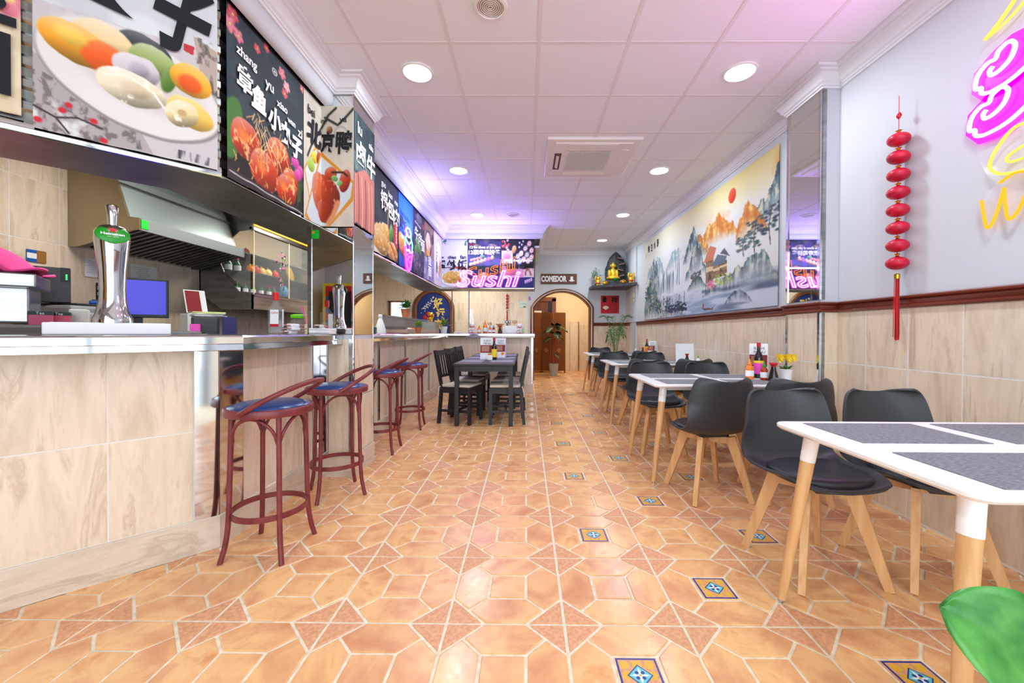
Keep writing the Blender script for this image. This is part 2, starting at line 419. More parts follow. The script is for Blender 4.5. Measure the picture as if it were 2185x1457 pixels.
for r in range(-4, 24):
    for c in range(-5, 5):
        x = FX+(c+.5)*T; y = FY+(r+.5)*T
        if x < XC-.3 and not (y < 2.2 and x < XC): continue
        if x > XR+.2 or y > 12.3 or (y > 9.6 and (x < 0.0)) or (y > 7.7 and x < -.1): continue
        if x < XC-.2 and y > (x+3.9): continue
        dec = c in (0, 1, 2) and (c+r) % 2 == 1
        if r in (-1, 0, 1, 2, 3, 4) and -3 <= c <= 3 and len(near) < 33 and not (r == -1 and c in (-3,)) :
            near.append((c, r)); t = link('floor_tile', base_me, floor, (x, y, 0))
            for k in range(4): link('hexagon_piece', PM['hexagon_piece'], t, rot=(0, 0, k*PI/2)); link('triangle_piece', PM['triangle_piece'], t, rot=(0, 0, k*PI/2))
            link('square_piece', PM['motif' if dec else 'square_piece'], t)
        else: link('floor_tile', TILE[1 if dec else 0], floor, (x, y, 0))
# pavement outside the shopfront
slab('pavement', -9, 9, -9, FRONT_Y-.2, -.2, -.06, M('pavement', (196, 192, 186), .8, noise=((170, 166, 160), (4, 4, 4), .4, .6)))
# ---- ceiling: suspended tiles in a bar grid
CX = .0766; CY = 2.6905
ceiling = slab('ceiling', XK-.3, XR+.3, FRONT_Y-.2, 12.4, CEIL+.03, CEIL+.1, 'white_paint')
ct = MB().box((0, 0, .004), (.578, .578, .012)).mesh('ceiling_tile', 'ceiling_tile')
AC = (.68, 4.45)
cms = {}
for i in range(-3, 4):
    for j in range(-6, 12):
        x0, x1 = CX+i*.6+.011, CX+(i+1)*.6-.011; y0, y1 = CY+j*.6+.011, CY+(j+1)*.6-.011
        x1 = min(x1, XR-.01); y1 = min(y1, YB-.01); x0 = max(x0, -1.49)
        if x1-x0 < .05 or y1-y0 < .05: continue
        cx, cy = (x0+x1)/2, (y0+y1)/2
        if abs(cx-AC[0]) < .6 and abs(cy-AC[1]) < .62 and abs(cx-AC[0])+.29 < .5 and abs(cy-AC[1])+.29 < .5: continue
        key = (round(x1-x0, 3), round(y1-y0, 3))
        if key not in cms: cms[key] = MB().box((0, 0, .006), (key[0], key[1], .012)).mesh('ceiling_tile', 'ceiling_tile')
        link('ceiling_tile', cms[key], ceiling, (cx, cy, CEIL))
bars = MB()
for i in range(-3, 5): bars.box((CX+i*.6, (FRONT_Y+YB)/2, CEIL+.004), (.024, YB-FRONT_Y, .014)) if CX+i*.6 < XR and CX+i*.6 > -1.5 else None
for j in range(-6, 12): bars.box(((XR-1.49)/2, CY+j*.6, CEIL+.0045), (XR+1.49, .024, .0135))
o = bars.build('grid_bar', 'ceiling_bar', ceiling)
# ---- wall tile helper
tms = {}
def wtile(wd, ht, mat='travertine', nm='wall_tile'):
    k = (round(wd, 3), round(ht, 3), mat)
    if k not in tms: tms[k] = MB().box((0, 0, 0), (wd, .008, ht), bev=.0015).mesh(nm, mat)
    return tms[k]
def tiles(parent, p0, d, length, zs, u0=0, tw=.305, gap=.006, mat='travertine', skip=None, off=.0028):
    """tiles on a vertical plane: start p0 (x,y), direction d; visible side is to the right of d"""
    ang = math.atan2(d[1], d[0]); us = [0]; u = u0
    while u <= 1e-4: u += tw
    while u < length-1e-4: us.append(u); u += tw
    us.append(length)
    for a, b in zip(us, us[1:]):
        if b-a < .012: continue
        for z0, z1 in zip(zs, zs[1:]):
            if z1-z0 < .012: continue
            c = (a+b)/2
            if skip and skip(a, b, z0, z1): continue
            o = link('wall_tile', wtile(b-a-gap, z1-z0-gap, mat), parent, (p0[0]+d[0]*c+d[1]*-off, p0[1]+d[1]*c+d[0]*off, (z0+z1)/2), (0, 0, ang))
# ---- right wall with pilaster
PX, PY0, PY1 = 2.2, 3.0, 3.39
wall_right = slab('wall_right', XR, XR+.25, FRONT_Y-.2, YB+.2, 0, CEIL+.05, 'white_paint')
ZT = 1.287
tiles(wall_right, (XR, PY0), (0, -1), PY0-FRONT_Y, [.01, .46, .91, ZT], u0=.25, off=.0015)
tiles(wall_right, (XR, YB), (0, -1), YB-PY1, [.01, .46, .91, ZT], u0=.2, off=.0015)
g = MB().box((XR-.0005, (FRONT_Y+YB)/2, ZT/2), (.003, YB-FRONT_Y, ZT)).build('grout', 'grout_white', wall_right)
slab('pilaster', PX, XR, PY0, PY1, 0, CEIL, 'white_paint', False, wall_right)
MB().box((PX-.001, (PY0+PY1)/2, .64), (.004, PY1-PY0, 1.28)).box(((PX+XR)/2, PY0-.001, .64), (XR-PX, .004, 1.28)).build('grout', 'grout_white', wall_right)
tiles(wall_right, (PX-.002, PY1-.022), (0, -1), PY1-PY0-.044, [.01, .46, .91, ZT], u0=.17, off=.0015)
tiles(wall_right, (PX+.03, PY0-.002), (1, 0), XR-PX-.03, [.01, .46, .91, ZT], off=.0015)
for y in (PY1-.011, PY0+.012): MB().box((PX-.004, y, .64), (.012, .022, 1.28)).build('chrome_strip', 'chrome', wall_right)
MB().box((PX+.013, PY0-.004, .64), (.024, .01, 1.28)).build('chrome_strip', 'steel', wall_right)
MB().box((PX-.004, (PY0+PY1)/2, 2.16), (.006, PY1-PY0-.05, 1.56)).build('mirror_panel', 'mirror', wall_right)
for y in (PY1-.013, PY0+.014): MB().box((PX-.006, y, 2.16), (.014, .026, 1.56)).build('chrome_strip', 'chrome', wall_right)
MB().box((PX+.012, PY0-.004, 2.16), (.026, .008, 1.56)).build('chrome_strip', 'steel', wall_right)
MB().box((XR-.015, 8.64, 1.5), (.03, .46, 3.0)).build('pilaster', 'white_paint', wall_right)
# chair rail
rail = [(0, 1.285), (.012, 1.285), (.022, 1.295), (.022, 1.303), (.014, 1.308), (.02, 1.318), (.024, 1.334), (.016, 1.338), (.03, 1.346), (.032, 1.356), (.012, 1.364), (0, 1.364)]
path_r = [(XR, FRONT_Y), (XR, PY0), (PX, PY0), (PX, PY1), (XR, PY1), (XR, YB), (1.545, YB)]
struct(MB().sweep(rail, path_r).build('trim_1', 'wood_trim', smooth=40))
# cornice
cor = [(0, 2.945), (.012, 2.945), (.016, 2.958), (.024, 2.96), (.026, 2.972), (.04, 2.982), (.05, 3.01), (.066, 3.034), (.085, 3.04), (.088, 3.05), (.112, 3.053), (.12, 3.066), (0, 3.066)]
# ---- left bulkhead line (white valance), runs over the bar
PLX0, PLX1, PLY0, PLY1 = -1.69, -1.338, 3.07, 3.47
VX = -1.49; DY = 7.43; VDY = 7.31; XE = .30
s45 = .70711
vA = (VX-3.0, 2.075-.045-3.0)
path_l = [(XE, YB), (XE, VDY), (VX, VDY), (VX, PLY1), (PLX1, PLY1), (PLX1, PLY0), (VX, PLY0), (VX, 2.03), (VX-2.6, 2.03-2.6)]
struct(MB().sweep(cor, path_r[:-1]+[(XE, YB)]).build('trim_2', 'cornice_white', smooth=30))
struct(MB().sweep(cor, path_l).build('trim_3', 'cornice_white', smooth=30))
val = [(0, 3.06), (0, 2.93), (-.004, 2.90), (-.014, 2.875), (-.03, 2.858), (-.05, 2.85), (-.06, 2.85), (-.06, 3.06)]
bulk = MB().sweep(val, [(XE, YB), (XE, VDY), (VX, VDY), (VX, PLY1)]).sweep(val, [(VX, PLY0), (VX, 2.03), (VX-2.6, 2.03-2.6)])
struct(bulk.build('wall_bulkhead', 'white_paint', smooth=40))
# ---- back wall with the arched opening
AX, AW, AS, AR = .833, .66, 1.72, .37
def arch_pts(hw, zs, rise, n=18):
    R = (hw*hw+rise*rise)/(2*rise); a0 = math.asin(min(1, hw/R)); return [(R*math.sin(a), zs+rise-R+R*math.cos(a)) for a in np.linspace(-a0, a0, n)]
def wall_with_arch(x0, x1, z1, cx, hw, zs, rise, y0, y1):
    ap = [(cx+x, z) for x, z in arch_pts(hw, zs, rise)]
    outer = [(x0, 0), (x0, z1)]; mb = MB()
    def ex(poly):
        tf = Matrix(((1, 0, 0, 0), (0, 0, -1, y1), (0, 1, 0, 0), (0, 0, 0, 1))); mb.prism(poly, y1-y0, tf)
    ex([(x0, 0), (cx-hw, 0), (cx-hw, z1), (x0, z1)]); ex([(cx+hw, 0), (x1, 0), (x1, z1), (cx+hw, z1)])
    for a, b in zip(ap, ap[1:]): ex([a, b, (b[0], z1), (a[0], z1)])
    return mb
wall_back = struct(wall_with_arch(.02, XR+.1, CEIL+.05, AX, AW, AS, AR, YB, YB+.2).build('wall_back', 'white_paint'))
tiles(wall_back, (1.56, YB), (1, 0), XR-1.56, [.01, .46, .91, ZT], u0=.15, off=.0015)
MB().box(((1.56+XR)/2, YB-.0005, ZT/2), (XR-1.56, .003, ZT)).build('grout', 'grout_white', wall_back)
ao = [(AX-AW-.07, 0)]+[(AX+x, z) for x, z in arch_pts(AW+.07, AS, AR+.06)]+[(AX+AW+.07, 0)]
def arch_frame(cx, hw, zs, rise, y, name, wd=.085, white=True, parent=None, z0=0):
    mb = MB(); n = 20
    inn = [(-hw+.012, z0)]+arch_pts(hw-.012, zs, rise-.01, n)+[(hw-.012, z0)]
    out = [(-hw-wd, z0)]+arch_pts(hw+wd, zs, rise+wd*.8, n)+[(hw+wd, z0)]
    L = lambda t: [(a[0]+(b[0]-a[0])*t, a[1]+(b[1]-a[1])*t) for a, b in zip(inn, out)]
    rows = [(0, .2), (0, -.02), (.16, -.03), (.34, -.034), (.38, -.024), (.58, -.024), (.62, -.036), (.86, -.03), (1, -.018), (1, 0)]
    V = []
    for t, dy in rows: V += [(cx+x, y+dy, z) for x, z in L(t)]
    m = len(inn)
    for i in range(len(rows)-1):
        for j in range(m-1):
            mb.mat(1 if (white and i == 4) else 0); mb.F.append((i*m+j, i*m+j+1, (i+1)*m+j+1, (i+1)*m+j)); mb.I.append(mb.mi)
    mb.V = V; return mb.build(name, ['wood_brown', 'white_lacquer'], parent, smooth=35)
struct(arch_frame(AX, AW, AS, AR, YB, 'door_1'))
# ---- room behind the arch
slab('wall_corridor_far', -.6, 2.4, 12.0, 12.2, 0, CEIL, M('cream_wall', (232, 212, 178), .8))
wcr = slab('wall_corridor_right', 1.95, 2.15, YB+.2, 12.0, 0, CEIL, 'cream_wall')
wcl = slab('wall_corridor_left', -.6, -.4, YB+.2, 12.0, 0, CEIL, 'cream_wall')
wcp = slab('wall_corridor_end', 1.3, 1.54, 11.85, 12.0, 0, 1.45, 'travertine')
MB().box((1.545, 11.92, .72), (.02, .16, 1.46)).build('edge_board', 'wood_brown', wcp)
tiles(bpy.data.objects['wall_corridor_far'], (1.56, 12.0), (1, 0), .4, [.01, .46, .91, 1.36])
tiles(wcp, (1.3, 11.848), (1, 0), .22, [.01, .46, .91, 1.36])
d2 = struct(MB().box((.3, 11.99, 1.03), (.8, .05, 2.06)).build('door_2', M('door_wood', (112, 62, 44), .45, noise=((88, 46, 32), (14, 14, 2), .35, .7))))
for x in (-.16, .82): MB().box((x, 11.96, 1.07), (.12, .08, 2.14)).build('door_frame', 'wood_brown', d2)
MB().box((.33, 11.96, 2.12), (1.1, .08, .12)).build('door_frame', 'wood_brown', d2)
MB().box((.71, 11.96, 1.02), (.1, .05, 2.04)).build('dark_gap', 'black', d2)
for z0, z1 in ((.15, .85), (1.0, 1.9)): MB().box((.2, 11.955, (z0+z1)/2), (.5, .03, z1-z0), bev=.012).build('door_panel', 'door_wood', d2)
MB().box((.28, 11.935, 1.68), (.34, .004, .2)).build('paper_notice', 'paper', d2)
# ---- kitchen walls
wall_left = slab('wall_left', XK-.2, XK, FRONT_Y-.2, YB+.2, 0, CEIL+.05, 'grout_white')
tiles(wall_left, (XK, 1.0), (0, 1), YB-1.0, [.45, .9, 1.35, 1.8, 2.25, 2.68], u0=.285)
wall_kitchen_back = struct(MB().box(((XK-.2-2.55)/2, YB+.1, 1.5), (-2.55-XK+.2, .2, 3.1)).box(((-2.2+.02)/2, YB+.1, 1.5), (2.22, .2, 3.1)).box((-2.375, YB+.1, .4), (.35, .2, .8)).box((-2.375, YB+.1, 2.55), (.35, .2, 1.0)).build('wall_kitchen_back', 'grout_white'))
KA = (-2.175, .44, 1.62, .38)
HX0, HX1, HZ0, HZ1 = -3.245, -2.85, .9, 1.83
wall_kitchen_back.data = MB().box(((XK-.2+HX0)/2, YB+.1, 1.5), (HX0-XK+.2, .2, 3.1)).box(((HX1+.02)/2, YB+.1, 1.5), (.02-HX1, .2, 3.1)).box(((HX0+HX1)/2, YB+.1, HZ0/2), (HX1-HX0, .2, HZ0)).box(((HX0+HX1)/2, YB+.1, (HZ1+3.05)/2), (HX1-HX0, .2, 3.05-HZ1)).mesh('wall_kitchen_back', 'grout_white')
def ksk(a, b, z0, z1):
    xa, xb = XK+a, XK+b
    return (xb > HX0+.01 and xa < HX1-.01 and z1 > HZ0+.02 and z0 < HZ1-.02)
tiles(wall_kitchen_back, (XK, YB), (1, 0), .02-XK, [.45, .9, 1.38, 1.83, 2.28, 2.68], u0=HX0-XK-.61, skip=ksk)
MB().box((HX0+.02, YB-.01, (HZ0+HZ1)/2), (.05, .03, HZ1-HZ0+.04)).box(((HX0+HX1)/2, YB-.01, HZ1+.012), (HX1-HX0+.06, .03, .03)).build('hatch_frame', 'wood_brown', wall_kitchen_back)
wk2 = slab('wall_scullery', HX0-.8, HX1+.9, YB+1.3, YB+1.4, 0, 2.7, 'grout_white')
tiles(wk2, (HX0-.8, YB+1.3), (1, 0), 2.0, [.6, .85, 1.1, 1.35, 1.6, 1.85, 2.1], tw=.2, mat='tile_kitchen')
slab('ceiling_kitchen', XK, -2.06, FRONT_Y, YB, 2.68, 2.72, 'white_paint')
# front wall either side of the shopfront (seen only in the mirrors)
wall_front = struct(MB().box(((XK-1.95)/2, FRONT_Y-.1, 1.55), (-1.95-XK, .2, 3.1)).box(((XR-1.95)/2, FRONT_Y-.1, 2.93), (XR+1.95, .2, .35)).build('wall_front', 'white_paint'))
struct(MB().sweep(rail, [(XK, FRONT_Y), (-1.95, FRONT_Y)]).build('trim_4', 'wood_trim'))
tiles(wall_front, (-1.95, FRONT_Y), (-1, 0), -1.95-XK, [.01, .46, .91, ZT])
wn = struct(MB().box((-1.93, FRONT_Y-.1, 1.38), (.05, .06, 2.76)).box((.2, FRONT_Y-.1, 2.74), (4.24, .06, .05)).box((2.3, FRONT_Y-.1, 1.38), (.05, .06, 2.76)).box((-.4, FRONT_Y-.1, 1.38), (.05, .06, 2.76)).box((.75, FRONT_Y-.1, 1.38), (.05, .06, 2.76)).build('window_1', 'grey_plastic'))
# ---------------------------------------------------------------- ceiling fittings
def downlight(x, y, label, power=16):
    t = thing('ceiling_downlight', label, 'downlight', (x, y, CEIL), 0, 'round ceiling downlights')
    MB().lathe([(.118, -.003), (.116, -.010), (.104, -.012), (.098, -.004), (.098, .0)], seg=32, cap=False).build('trim_ring', 'white_lacquer', t, 40)
    MB().lathe([(.0001, -.0035), (.099, -.0035)], seg=32, cap=False).build('diffuser', 'lamp_white', t)
    area_light('downlight_glow', (0, 0, -.016), .19, .19, power, (.80, .95, 1), shape='DISK', parent=t)
for i, (x, y) in enumerate([(-.823, 2.99), (1.577, 2.99), (-.823, 4.79), (1.577, 4.79), (-.823, 6.59), (1.577, 6.59), (1.577, 8.39), (-.823, 1.19), (1.577, 1.19)]):
    L = ['lit round downlight in the ceiling beside the mirrored bar pillar', 'lit round downlight in the ceiling beside the mirrored right-wall pilaster', 'lit round downlight between air conditioner and the poster bulkhead', 'lit round downlight between air conditioner and the landscape mural',
         'lit round downlight nearest the fried rice poster bulkhead', 'lit round downlight above the third white table beside the mural', 'lit round downlight nearest the shelf with the Buddha statue', 'round downlight over the bar front, beside the shopfront', 'round downlight over the first white table, beside the shopfront'][i]
    downlight(x, y, L)
for x, y, L in ((-.223, 2.39, 'round white ceiling speaker with perforated grille beside the bar pillar downlight'), (-.223, 6.59, 'round ceiling speaker near the fried rice poster bulkhead')):
    t = thing('ceiling_speaker', L, 'speaker', (x, y, CEIL))
    MB().lathe([(.105, -.002), (.10, -.012), (.082, -.015), (.078, -.008)], seg=32, cap=False).build('trim_ring', 'white_lacquer', t, 40)
    MB().lathe([(.0001, -.006), (.079, -.006)], seg=28, cap=False).build('grille_back', M('grille', (176, 150, 132), .7), t)
    mb = MB()
    for r_ in (.012, .024, .036, .048, .06, .072): mb.tube([(r_*math.cos(a), r_*math.sin(a), -.0075) for a in np.linspace(0, 2*PI, 25)[:-1]], .0028, 4, closed=True)
    mb.build('grille_ring', 'white_plastic', t)
t = thing('air_conditioner', 'white four-way ceiling cassette air conditioner with square grille', 'air conditioner', (AC[0], AC[1], CEIL))
MB().box((0, 0, -.012), (.95, .95, .03), bev=.01).build('panel', 'white_lacquer', t)
MB().box((0, 0, -.03), (.78, .82, .012), bev=.004).build('inner_panel', 'white_lacquer', t)
MB().box((-.02, .0, -.0372), (.46, .5, .002)).build('intake', M('intake', (120, 104, 96), .8), t)
for k in range(24):
    MB().box((-.02, -.24+k*.0208, -.041), (.47, .006, .006)).build('grille_bar', 'white_plastic', t)
    if k < 22: MB().box((-.24+k*.0208, 0, -.041), (.006, .51, .006)).build('grille_bar', 'white_plastic', t)
for c, d in (((0, -.36, -.034), (.5, .07, .012)), ((0, .36, -.034), (.5, .07, .012)), ((.34, 0, -.034), (.07, .55, .012))): MB().box(c, d, bev=.003).build('louvre', 'white_plastic', t)
MB().box((-.35, .02, -.0365), (.075, .42, .002)).build('open_slot', M('slot', (96, 80, 60), .7), t)
MB().box((-.35, .02, -.042), (.03, .3, .008), Matrix.Rotation(.5, 3, 'Y')).build('louvre', 'cream', t)
# ================================================================ bar counter
CA = (XC, 2.06)                                     # corner between the slanted and the straight front
A0 = (CA[0]-2.2*s45, CA[1]-2.2*s45)
ZB = .168; ZC = 1.03; ZTOP = 1.106
bar = thing('bar_counter', 'slanted front run of the bar clad in beige travertine with mirror-steel corner', 'bar counter', (0, 0, 0))
core = MB()
core.prism([A0, CA, (XC, PLY0-.003), (XC-.08, PLY0-.003), (XC-.08, CA[1]+.05), (A0[0]-.06, A0[1]+.06)], ZC-.006)
core.build('body', 'grout_white', bar)
bar2 = thing('bar_counter', 'travertine-tiled back run of the bar from the pillar round to the arch', 'bar counter', (0, 0, 0))
MB().prism([(XC, PLY1+.003), (XC, DY), (.124, DY), (.124, DY+.12), (XC-.08, DY+.12), (XC-.08, PLY1+.003)], ZC-.006).build('body', 'grout_white', bar2)
# faces: tiles run with the visible side on the right of travel -> travel towards the camera side
dA = (-s45, -s45)
zs = [ZB, .618, ZC]
def ctiles(p0, d, L, u0, par=None, **k): tiles(par or bar, p0, d, L, zs, u0=u0, **k)
ctiles((A0[0], A0[1]), (s45, s45), 2.2-.098, 2.2-.698+.297-3*.305+.002)
ctiles((XC, CA[1]+.172), (0, 1), 2.975-CA[1]-.172, .305)
ctiles((XC, PLY1), (0, 1), DY-PLY1, .2, bar2)
ctiles((XC, DY), (1, 0), .124-XC-.03, .26, bar2)
def plate(p0, d, L, z0, z1, t, nm, mat, parent, th=.006):
    ang = math.atan2(d[1], d[0]); c = (p0[0]+d[0]*L/2+d[1]*t, p0[1]+d[1]*L/2-d[0]*t, (z0+z1)/2)
    return MB().box((0, 0, 0), (L, th, z1-z0)).build(nm, mat, parent, loc=c, rot=(0, 0, ang))
plate((CA[0]-.096*s45, CA[1]-.096*s45), (s45, s45), .096, ZB, ZC, .006, 'steel_corner', 'chrome', bar)
plate((XC, CA[1]), (0, 1), .172, ZB, ZC, .006, 'steel_corner', 'chrome', bar)
plate((XC, 2.975), (0, 1), .09, ZB, ZC, .006, 'steel_corner', 'chrome', bar)
for y in (4.28, 5.22, 6.5): plate((XC, y), (0, 1), .05, ZB, ZC, .008, 'steel_strip', 'steel', bar2)
plate((.092, DY), (1, 0), .03, ZB, ZC, .004, 'steel_strip', 'chrome', bar2)
MB().box((.126, DY+.06, (ZB+ZC)/2), (.006, .12, ZC-ZB)).build('steel_strip', 'steel', bar2)
bb = [(0, 0), (-.012, 0), (-.012, ZB-.004), (-.009, ZB), (0, ZB)]
MB().sweep([(-a, z) for a, z in bb], [(.124, DY), (XC, DY), (XC, PLY1+.003)]).build('baseboard', 'travertine_base', bar2)
MB().sweep([(-a, z) for a, z in bb], [(XC, PLY0-.003), CA, A0]).build('baseboard', 'travertine_base', bar)
# countertop with rounded steel nosing
top = thing('bar_countertop', 'polished steel bar top with deep rounded edge running round the counter', 'countertop', (0, 0, 0))
def nosing(ov, path, name='steel_edge'):
    p = [(ov-.02, ZTOP), (ov-.006, ZTOP-.002), (ov, ZTOP-.010), (ov, ZTOP-.042), (ov-.003, ZTOP-.045), (ov+.001, ZC+.003), (ov-.003, ZC), (ov-.04, ZC-.004), (-.075, ZC-.004), (-.075, ZTOP)]
    return MB().sweep(p, path).build(name, 'chrome', top, 30)
nosing(.19, [(XC, PLY0-.004), CA, A0])
nosing(.14, [(.15, DY), (XC, DY), (XC, PLY1+.004)])
def topdeck(poly, z0, z1): return MB().prism(poly, z1-z0, Matrix.Translation((0, 0, z0))).build('top_plate', 'steel', top)
topdeck([(A0[0]-.21, A0[1]+.21), (A0[0]+.0, A0[1]), CA, (XC, PLY0), (XC-.3, PLY0), (XC-.3, CA[1]+.124)], ZTOP-.03, ZTOP-.0005)
topdeck([(XC, PLY1), (XC, DY), (.124, DY), (.124, DY+.45), (XC-.5, DY+.45), (XC-.5, PLY1)], ZTOP-.03, ZTOP-.0005)
topdeck([(PLX0-.02, PLY0+.001), (PLX0-.02, PLY1-.001), (XC-.5, PLY1-.001), (XC-.5, PLY0+.001)], ZTOP-.03, ZTOP-.0005)
# ---- mirrored pillar between bar and room
pillar = thing('bar_pillar', 'square pillar with mirrored upper faces and travertine base at the bar', 'pillar', (0, 0, 0))
MB().box(((PLX0+PLX1)/2, (PLY0+PLY1)/2, CEIL/2), (PLX1-PLX0-.02, PLY1-PLY0-.02, CEIL-.002)).build('core', 'white_paint', pillar)
MB().box(((PLX0+PLX1)/2, PLY0+.004, 2.02), (PLX1-PLX0-.02, .008, 1.83)).build('mirror_panel', 'mirror', pillar)
MB().box((PLX1-.004, (PLY0+PLY1)/2, 2.02), (.008, PLY1-PLY0-.02, 1.83)).build('mirror_panel', 'mirror', pillar)
for x, y in ((PLX1-.004, PLY0+.004), (PLX1-.004, PLY1-.004)): MB().box((x, y, CEIL/2), (.018, .018, CEIL-.12), bev=.005).build('chrome_edge', 'chrome', pillar)
MB().box((PLX0+.015, PLY0-.002, 2.0), (.03, .012, 1.8)).build('chrome_edge', 'steel', pillar)
tiles(pillar, (-1.535, PLY0+.003), (1, 0), .165, [ZB, 1.07], tw=.3, off=-.001)
MB().box((-1.355, PLY0-.0, .62), (.032, .008, .9)).build('steel_strip', 'steel', pillar)
tiles(pillar, (PLX1-.003, PLY0+.02), (0, 1), PLY1-PLY0-.03, [ZB, .618, 1.07], u0=.19, off=-.001)
plate((XC, PLY0), (1, 0), .07, ZB, 1.07, -.002, 'steel_strip', 'chrome', pillar)
MB().sweep([(-a, z) for a, z in bb], [(PLX1, PLY1), (PLX1, PLY0), (XC-.001, PLY0)]).build('baseboard', 'travertine_base', pillar)
st_ = MB().box((-1.632, PLY0-.0035, 1.875), (.058, .002, .066)).build('sticker', 'green_sticker', pillar); MB().box((-1.645, PLY0-.005, 1.89), (.02, .001, .02)).build('yellow_print', 'motif_yellow', st_)
# ---- steel canopy above the bar
can = thing('bar_canopy', 'brushed steel canopy hanging over the bar with a chrome lower lip', 'canopy', (0, 0, 0))
CB = (XC, 2.075); CA2 = (CB[0]-2.3*s45, CB[1]-2.3*s45)
def canopy(path, nm):
    pr = [(0, 1.935), (-.45, 1.935), (-.45, 2.66), (-.43, 2.66), (-.43, 1.955), (-.02, 1.955), (-.02, 2.93), (0, 2.93)]
    MB().sweep(pr, path).build(nm, 'steel_dull', can, 30)
    lip = [(.012, 1.93), (.016, 1.94), (.016, 1.965), (.010, 1.978), (0, 1.978), (0, 1.93)]
    MB().sweep(lip, path).build('chrome_lip', 'chrome', can, 30)
canopy([(XC, PLY0-.004), CB, CA2], 'canopy_box'); canopy([(.14, DY), (XC, DY), (XC, PLY1+.004)], 'canopy_box')
MB().box(((PLX0-.01+XC-.45)/2, (PLY0+PLY1)/2, 2.3), (PLX0-.01-XC+.45, PLY1-PLY0, .73)).build('canopy_box', 'steel_dull', can)
MB().box((.13, DY+.23, 2.42), (.02, .44, .97)).build('end_plate', 'steel_dull', can)
for k in range(9):
    z = 2.02+k*.09
    MB().sweep([(0, z), (.010, z+.01), (.010, z+.04), (0, z+.055)], [(XC, PLY0-.004), CB, CA2]).build('louvre', 'steel', can)
# thin chrome posts carrying the back canopy
for x in (-1.45, -1.12):
    tag(MB().box((x, DY+.32, (ZTOP+1.935)/2), (.02, .02, 1.935-ZTOP)).build('canopy_post', 'steel'), 'thin chrome post from back bar top to the canopy, %s' % ('by the blue arch' if x < -1.3 else 'by the hanging towel'), 'post', 'canopy posts')
# ================================================================ furniture
def shell_chair():
    t = thing('shell_chair', 'x', 'chair', (0, 0, 0), 0, 'black shell chairs with beech legs')
    prof = [(-.235, .440, .15), (-.215, .455, .19), (-.12, .452, .225), (.0, .440, .24), (.10, .445, .243), (.165, .48, .242), (.20, .56, .238), (.222, .66, .23), (.24, .76, .212), (.25, .806, .19), (.254, .82, .155)]
    nu, nv = 14, 36; P = curve_pts([(a, b, c) for a, b, c in prof], 4); V = []; F = []
    n = len(P)
    for i, p in enumerate(P):
        tq = i/(n-1)
        back = min(1, max(0, (p.y-.46)/.2)); seat = 1-back
        for k in range(nu+1):
            u = -1+2*k/nu; w = p.z; x = w*math.sin(u*PI/2*.999) if False else w*u
            e = abs(u)**3
            y = p.x-back*.075*abs(u)**2.2; z = p.y+seat*.045*e*min(1, max(0, (tq-.02)*5))
            if tq > .8: z += (tq-.8)/.2*.014*(math.cos(u*PI*.9)*-.5+.1)
            if i < 4: y += (4-i)*.006*u*u
            V.append((x, y, z))
    for i in range(n-1):
        for k in range(nu): F.append((i*(nu+1)+k, i*(nu+1)+k+1, (i+1)*(nu+1)+k+1, (i+1)*(nu+1)+k))
    me = newmesh('shell', V, F, ['black_plastic'], smooth=60); o = link('shell', me, t)
    md = o.modifiers.new('thick', 'SOLIDIFY'); md.thickness = .012; md.offset = -1
    md = o.modifiers.new('bev', 'BEVEL'); md.width = .004; md.segments = 2; md.angle_limit = 1.0
    mb = MB(); ring = []
    pts = []
    for k in range(28):
        a = 2*PI*k/28; pts.append((.2*math.copysign(abs(math.cos(a))**.75, math.cos(a)), -.035+.175*math.copysign(abs(math.sin(a))**.75, math.sin(a))))
    V = []
    for s, z in ((.96, .45), (1.0, .468), (.98, .482), (.88, .492), (.5, .49), (.02, .486)): V += [(x*s, y*s-.035*(1-s), z) for x, y in pts]
    m = len(pts); F = [(i*m+k, i*m+(k+1) % m, (i+1)*m+(k+1) % m, (i+1)*m+k) for i in range(5) for k in range(m)]
    mb.add(V, F).build('seat_cushion', 'black_leather', t, 70)
    for sx in (-1, 1):
        for sy in (-1, 1): MB().bar((sx*.105, sy*.105, .42), (sx*.2, sy*.2, 0.0), .062, .034, .034, .026, up=(-sy, sx, 0)).build('leg', 'beech', t)
    MB().bar((-.13, -.13, .395), (.13, .13, .395), .03, .045).bar((-.13, .13, .395), (.13, -.13, .395), .03, .045).build('cross_rail', 'beech', t)
    MB().box((0, 0, .427), (.2, .2, .02), bev=.006).build('mount_plate', 'black_plastic', t)
    return t
